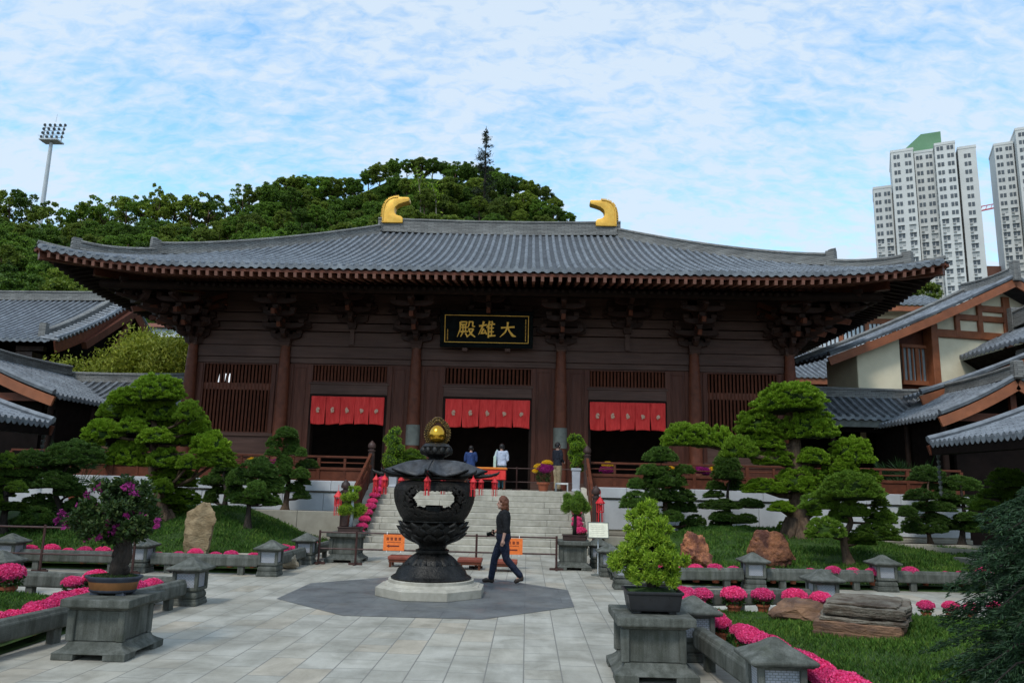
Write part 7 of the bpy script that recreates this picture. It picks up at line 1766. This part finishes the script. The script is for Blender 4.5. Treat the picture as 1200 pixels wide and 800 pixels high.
TOR = [((0, 0, .80), .10, .15), ((-.005, 0, .88), .125, .175), ((0, 0, .97), .118, .165), ((.005, 0, 1.08), .105, .145), ((.01, 0, 1.20), .118, .155), ((.005, 0, 1.30), .115, .168), ((-.01, 0, 1.38), .088, .165), ((-.01, 0, 1.425), .06, .09)]
W_ = dict(torso=[(p, a*1.14, b*1.08) for p, a, b in TOR], neck=(0, 0, 1.455), head=(.035, 0, 1.56),
 arml=[(-.01, .165, 1.375), (-.03, .205, 1.24), (-.05, .225, 1.10), (.005, .245, .87)], palml=(0, 1, 0), curll=.8,
 armr=[(-.01, -.165, 1.375), (.0, -.20, 1.24), (-.01, -.215, 1.10), (.15, -.06, 1.01)], palmr=(0, -1, 0), curlr=1.2,
 legr=[(0, -.085, .86), (.09, -.085, .66), (.165, -.08, .47), (.225, -.08, .085), (.40, -.085, .035)], heelr=(.20, -.08, .04),
 legl=[(0, .085, .86), (-.04, .085, .66), (-.07, .085, .48), (-.36, .085, .16), (-.24, .085, .035)], heell=(-.385, .085, .10), hem=2, sleeve=.35)
pw = person((-.46, 15.98, .006), PI+R(2), W_, ('cloth_black', 'cloth_navy', 'shoe'), 'woman with auburn bob hair, black top and navy trousers walking left past the incense burner', None, 1.0)
t = empty('camera', (-.46-.215, 15.98+.03, .97), 'black camera held at the waist by the walking woman', 'camera'); x, y, z = t.location
m = MB(); m.bb(x-.035, x+.035, y-.07, y+.07, z-.045, z+.045); m.bb(x-.025, x+.03, y-.03, y+.03, z+.045, z+.075); m.build('body', M['black'], t, bevel=.012, seg=2)
m = MB(); m.tube([(x-.03, y, z), (x-.06, y, z-.01), (x-.12, y, z-.03)], [.036, .038, .036], 14); m.build('lens', M['black'], t, smooth=40)
S_ = dict(torso=TOR, neck=(0, 0, 1.455), head=(.015, 0, 1.56), arml=[(-.01, .165, 1.375), (0, .215, 1.24), (0, .225, 1.10), (.16, .14, 1.02)], palml=(0, 1, 0), armr=[(-.01, -.165, 1.375), (0, -.215, 1.24), (0, -.225, 1.10), (.16, -.14, 1.02)], palmr=(0, -1, 0),
 legr=[(0, -.085, .86), (0, -.09, .66), (.01, -.09, .47), (0, -.09, .085), (.15, -.10, .035)], heelr=(-.04, -.09, .04), legl=[(0, .085, .86), (.0, .09, .66), (.01, .09, .47), (0, .09, .085), (.15, .10, .035)], heell=(-.04, .09, .04), hem=1, sleeve=.9)
p = at(587, 573, 28.6); pl = person((p.x, 28.55, FZ), PI/2+.05, S_, ('cloth_white', 'cloth_teal', 'shoe'), 'person in a pale shirt and teal trousers standing with back turned before the central doorway', None, .985, 'short', 'hair_dark')
t = empty('shoulder_bag', (p.x-.24, 28.45, FZ+.78), 'pale green shoulder bag on the person in the pale shirt', 'bag'); x, y, z = t.location
m = MB(); m.box((x, y, z+.22), (.10, .26, .42)); m.build('pouch', M['bag'], t, bevel=.03, seg=2); m = MB(); m.tube([(x, y-.1, z+.42), (x+.07, y-.02, z+.66), (x, y+.1, z+.42)], .012, 6); m.build('strap', M['bag'], t)
p = at(551, 560, 29.9); person((p.x, 29.9, FZ), PI/2, S_, ('cloth_blue', 'cloth_ink', 'shoe'), 'person in a blue jacket seen from behind in the dark central doorway', None, .97, 'short', 'hair_dark')
p = at(653, 574, 27.9); person((p.x, 27.9, FZ), R(35), S_, ('cloth_ink', 'cloth_beige', 'shoe'), 'man in a dark jacket and beige trousers half hidden by the right clipped shrub', None, 1.02, 'short', 'hair_dark')
# ================================================================ camera, light, sky
cam = bpy.data.cameras.new('Camera'); co = bpy.data.objects.new('Camera', cam); C.objects.link(co)
cam.sensor_fit = 'HORIZONTAL'; cam.sensor_width = 36; cam.lens = 36*CAM_F/1200; cam.clip_start = .1; cam.clip_end = 6000
mw = Matrix.Identity(4)
for i, v in enumerate((_rt, _ut, -_fw)):
    for j in range(3): mw[j][i] = v[j]
mw.translation = (0, 0, CAM_H); co.matrix_world = mw; scene.camera = co
SUN_EL, SUN_AZ = 52, 205       # azimuth measured clockwise from +Y: behind the camera, a little left
sd = Vector((math.sin(R(SUN_AZ))*math.cos(R(SUN_EL)), math.cos(R(SUN_AZ))*math.cos(R(SUN_EL)), math.sin(R(SUN_EL))))
sun = bpy.data.lights.new('Sun', 'SUN'); sun.energy = 1.7; sun.angle = R(12); sun.color = (1, .96, .9)
so = bpy.data.objects.new('Sun', sun); C.objects.link(so); so.rotation_euler = (-sd).to_track_quat('-Z', 'Y').to_euler()
w = bpy.data.worlds.new('World'); scene.world = w; w.use_nodes = True; nt = w.node_tree; nd = nt.nodes; lk = nt.links
bg = nd['Background']; sky = nd.new('ShaderNodeTexSky'); sky.sky_type = 'NISHITA'; sky.sun_disc = False; sky.sun_elevation = R(SUN_EL); sky.sun_rotation = R(SUN_AZ); sky.air_density = 1.2; sky.dust_density = 1.0; sky.ozone_density = 2.0
tc = nd.new('ShaderNodeTexCoord'); sp = nd.new('ShaderNodeSeparateXYZ'); lk.new(tc.outputs['Generated'], sp.inputs[0])
def mth(op, a, b=None, c=None):
    n = nd.new('ShaderNodeMath'); n.operation = op
    for i, x in enumerate((a, b, c)):
        if x is None: continue
        if hasattr(x, 'is_linked'): lk.new(x, n.inputs[i])
        else: n.inputs[i].default_value = x
    return n.outputs[0]
zz = mth('ADD', mth('MAXIMUM', sp.outputs[2], 0.0), .42)
cb = nd.new('ShaderNodeCombineXYZ'); lk.new(mth('DIVIDE', sp.outputs[0], zz), cb.inputs[0]); lk.new(mth('DIVIDE', sp.outputs[1], zz), cb.inputs[1])
def nz(scale, detail, rough, stretch=(1, 1, 1), rot=0, dist=0, loc=(0, 0, 0)):
    mp = nd.new('ShaderNodeMapping'); lk.new(cb.outputs[0], mp.inputs[0]); mp.inputs['Scale'].default_value = stretch; mp.inputs['Rotation'].default_value = (0, 0, rot); mp.inputs['Location'].default_value = loc
    n = nd.new('ShaderNodeTexNoise'); n.inputs['Scale'].default_value = scale; n.inputs['Detail'].default_value = detail; n.inputs['Roughness'].default_value = rough; n.inputs['Distortion'].default_value = dist; lk.new(mp.outputs[0], n.inputs['Vector']); return n.outputs['Fac']
a1 = nz(2.6, 4, .55, (1, 1.4, 1), -.5, .4, (3, 1, 0)); a2 = nz(30, 4, .58, (1, 1.9, 1), -.6, .5); a3 = nz(9.5, 6, .62, (.8, 1.7, 1), -.55, .4, (1, 7, 0))
f = mth('ADD', mth('ADD', mth('MULTIPLY', a1, .66), mth('MULTIPLY', a2, .62)), mth('MULTIPLY', a3, .57))
rp = nd.new('ShaderNodeValToRGB'); lk.new(f, rp.inputs[0]); e = rp.color_ramp.elements; e[0].position = .69; e[0].color = (.06, .06, .06, 1); e[1].position = 1.08; e[1].color = (.9, .9, .9, 1)
hz = mth('SUBTRACT', 1, mth('MINIMUM', mth('MULTIPLY', mth('MAXIMUM', sp.outputs[2], 0), 2.6), 1)); cov = mth('MINIMUM', mth('ADD', rp.outputs[0], mth('MULTIPLY', mth('POWER', hz, 2.0), .30)), 1)
mx = nd.new('ShaderNodeMix'); mx.data_type = 'RGBA'; lk.new(cov, mx.inputs[0])
skm = nd.new('ShaderNodeMix'); skm.data_type = 'RGBA'; skm.blend_type = 'MULTIPLY'; skm.inputs[0].default_value = 1; lk.new(sky.outputs[0], skm.inputs[6]); skm.inputs[7].default_value = (2.0, 2.75, 2.85, 1)
lk.new(skm.outputs[2], mx.inputs[6]); mx.inputs[7].default_value = (6.8, 7.9, 9.1, 1)
lk.new(mx.outputs[2], bg.inputs[0]); bg.inputs[1].default_value = .1
scene.view_settings.view_transform = 'Standard'; scene.view_settings.look = 'None'; scene.view_settings.gamma = 1; scene.view_settings.exposure = .1; scene.view_settings.use_curve_mapping = False
scene.cycles.max_bounces = 6; scene.cycles.diffuse_bounces = 3; scene.cycles.glossy_bounces = 3; scene.cycles.transmission_bounces = 4; scene.cycles.transparent_max_bounces = 4; scene.cycles.caustics_reflective = False; scene.cycles.caustics_refractive = False
scene.cycles.sample_clamp_indirect = 6
NAMES = {'under_rafter', 'lattice_window', 'wall', 'stair_string', 'wall_beam', 'wall_slabs', 'corner_beam', 'coping', 'plinth', 'purlin', 'eave_board', 'side_wall', 'bracket_row', 'soffit', 'gable_strut', 'support_block', 'wall_panel', 'tie_beam', 'short_strut', 'strut', 'interior', 'descending_ridge', 'beam', 'gable_wall', 'glow_slot', 'legs', 'frame', 'ties', 'knot', 'door_frame', 'timber_frame', 'lid_tips', 'recess', 'parapet', 'platform'}
for o in list(C.objects):
    if o.type == 'MESH' and o.parent and not o.children and o.name.split('.')[0] in NAMES and len(o.data.vertices) < 9000 and not o.modifiers and o.data.users == 1: split_parts(o)
for o in C.objects:
    if '_used' in o: del o['_used']
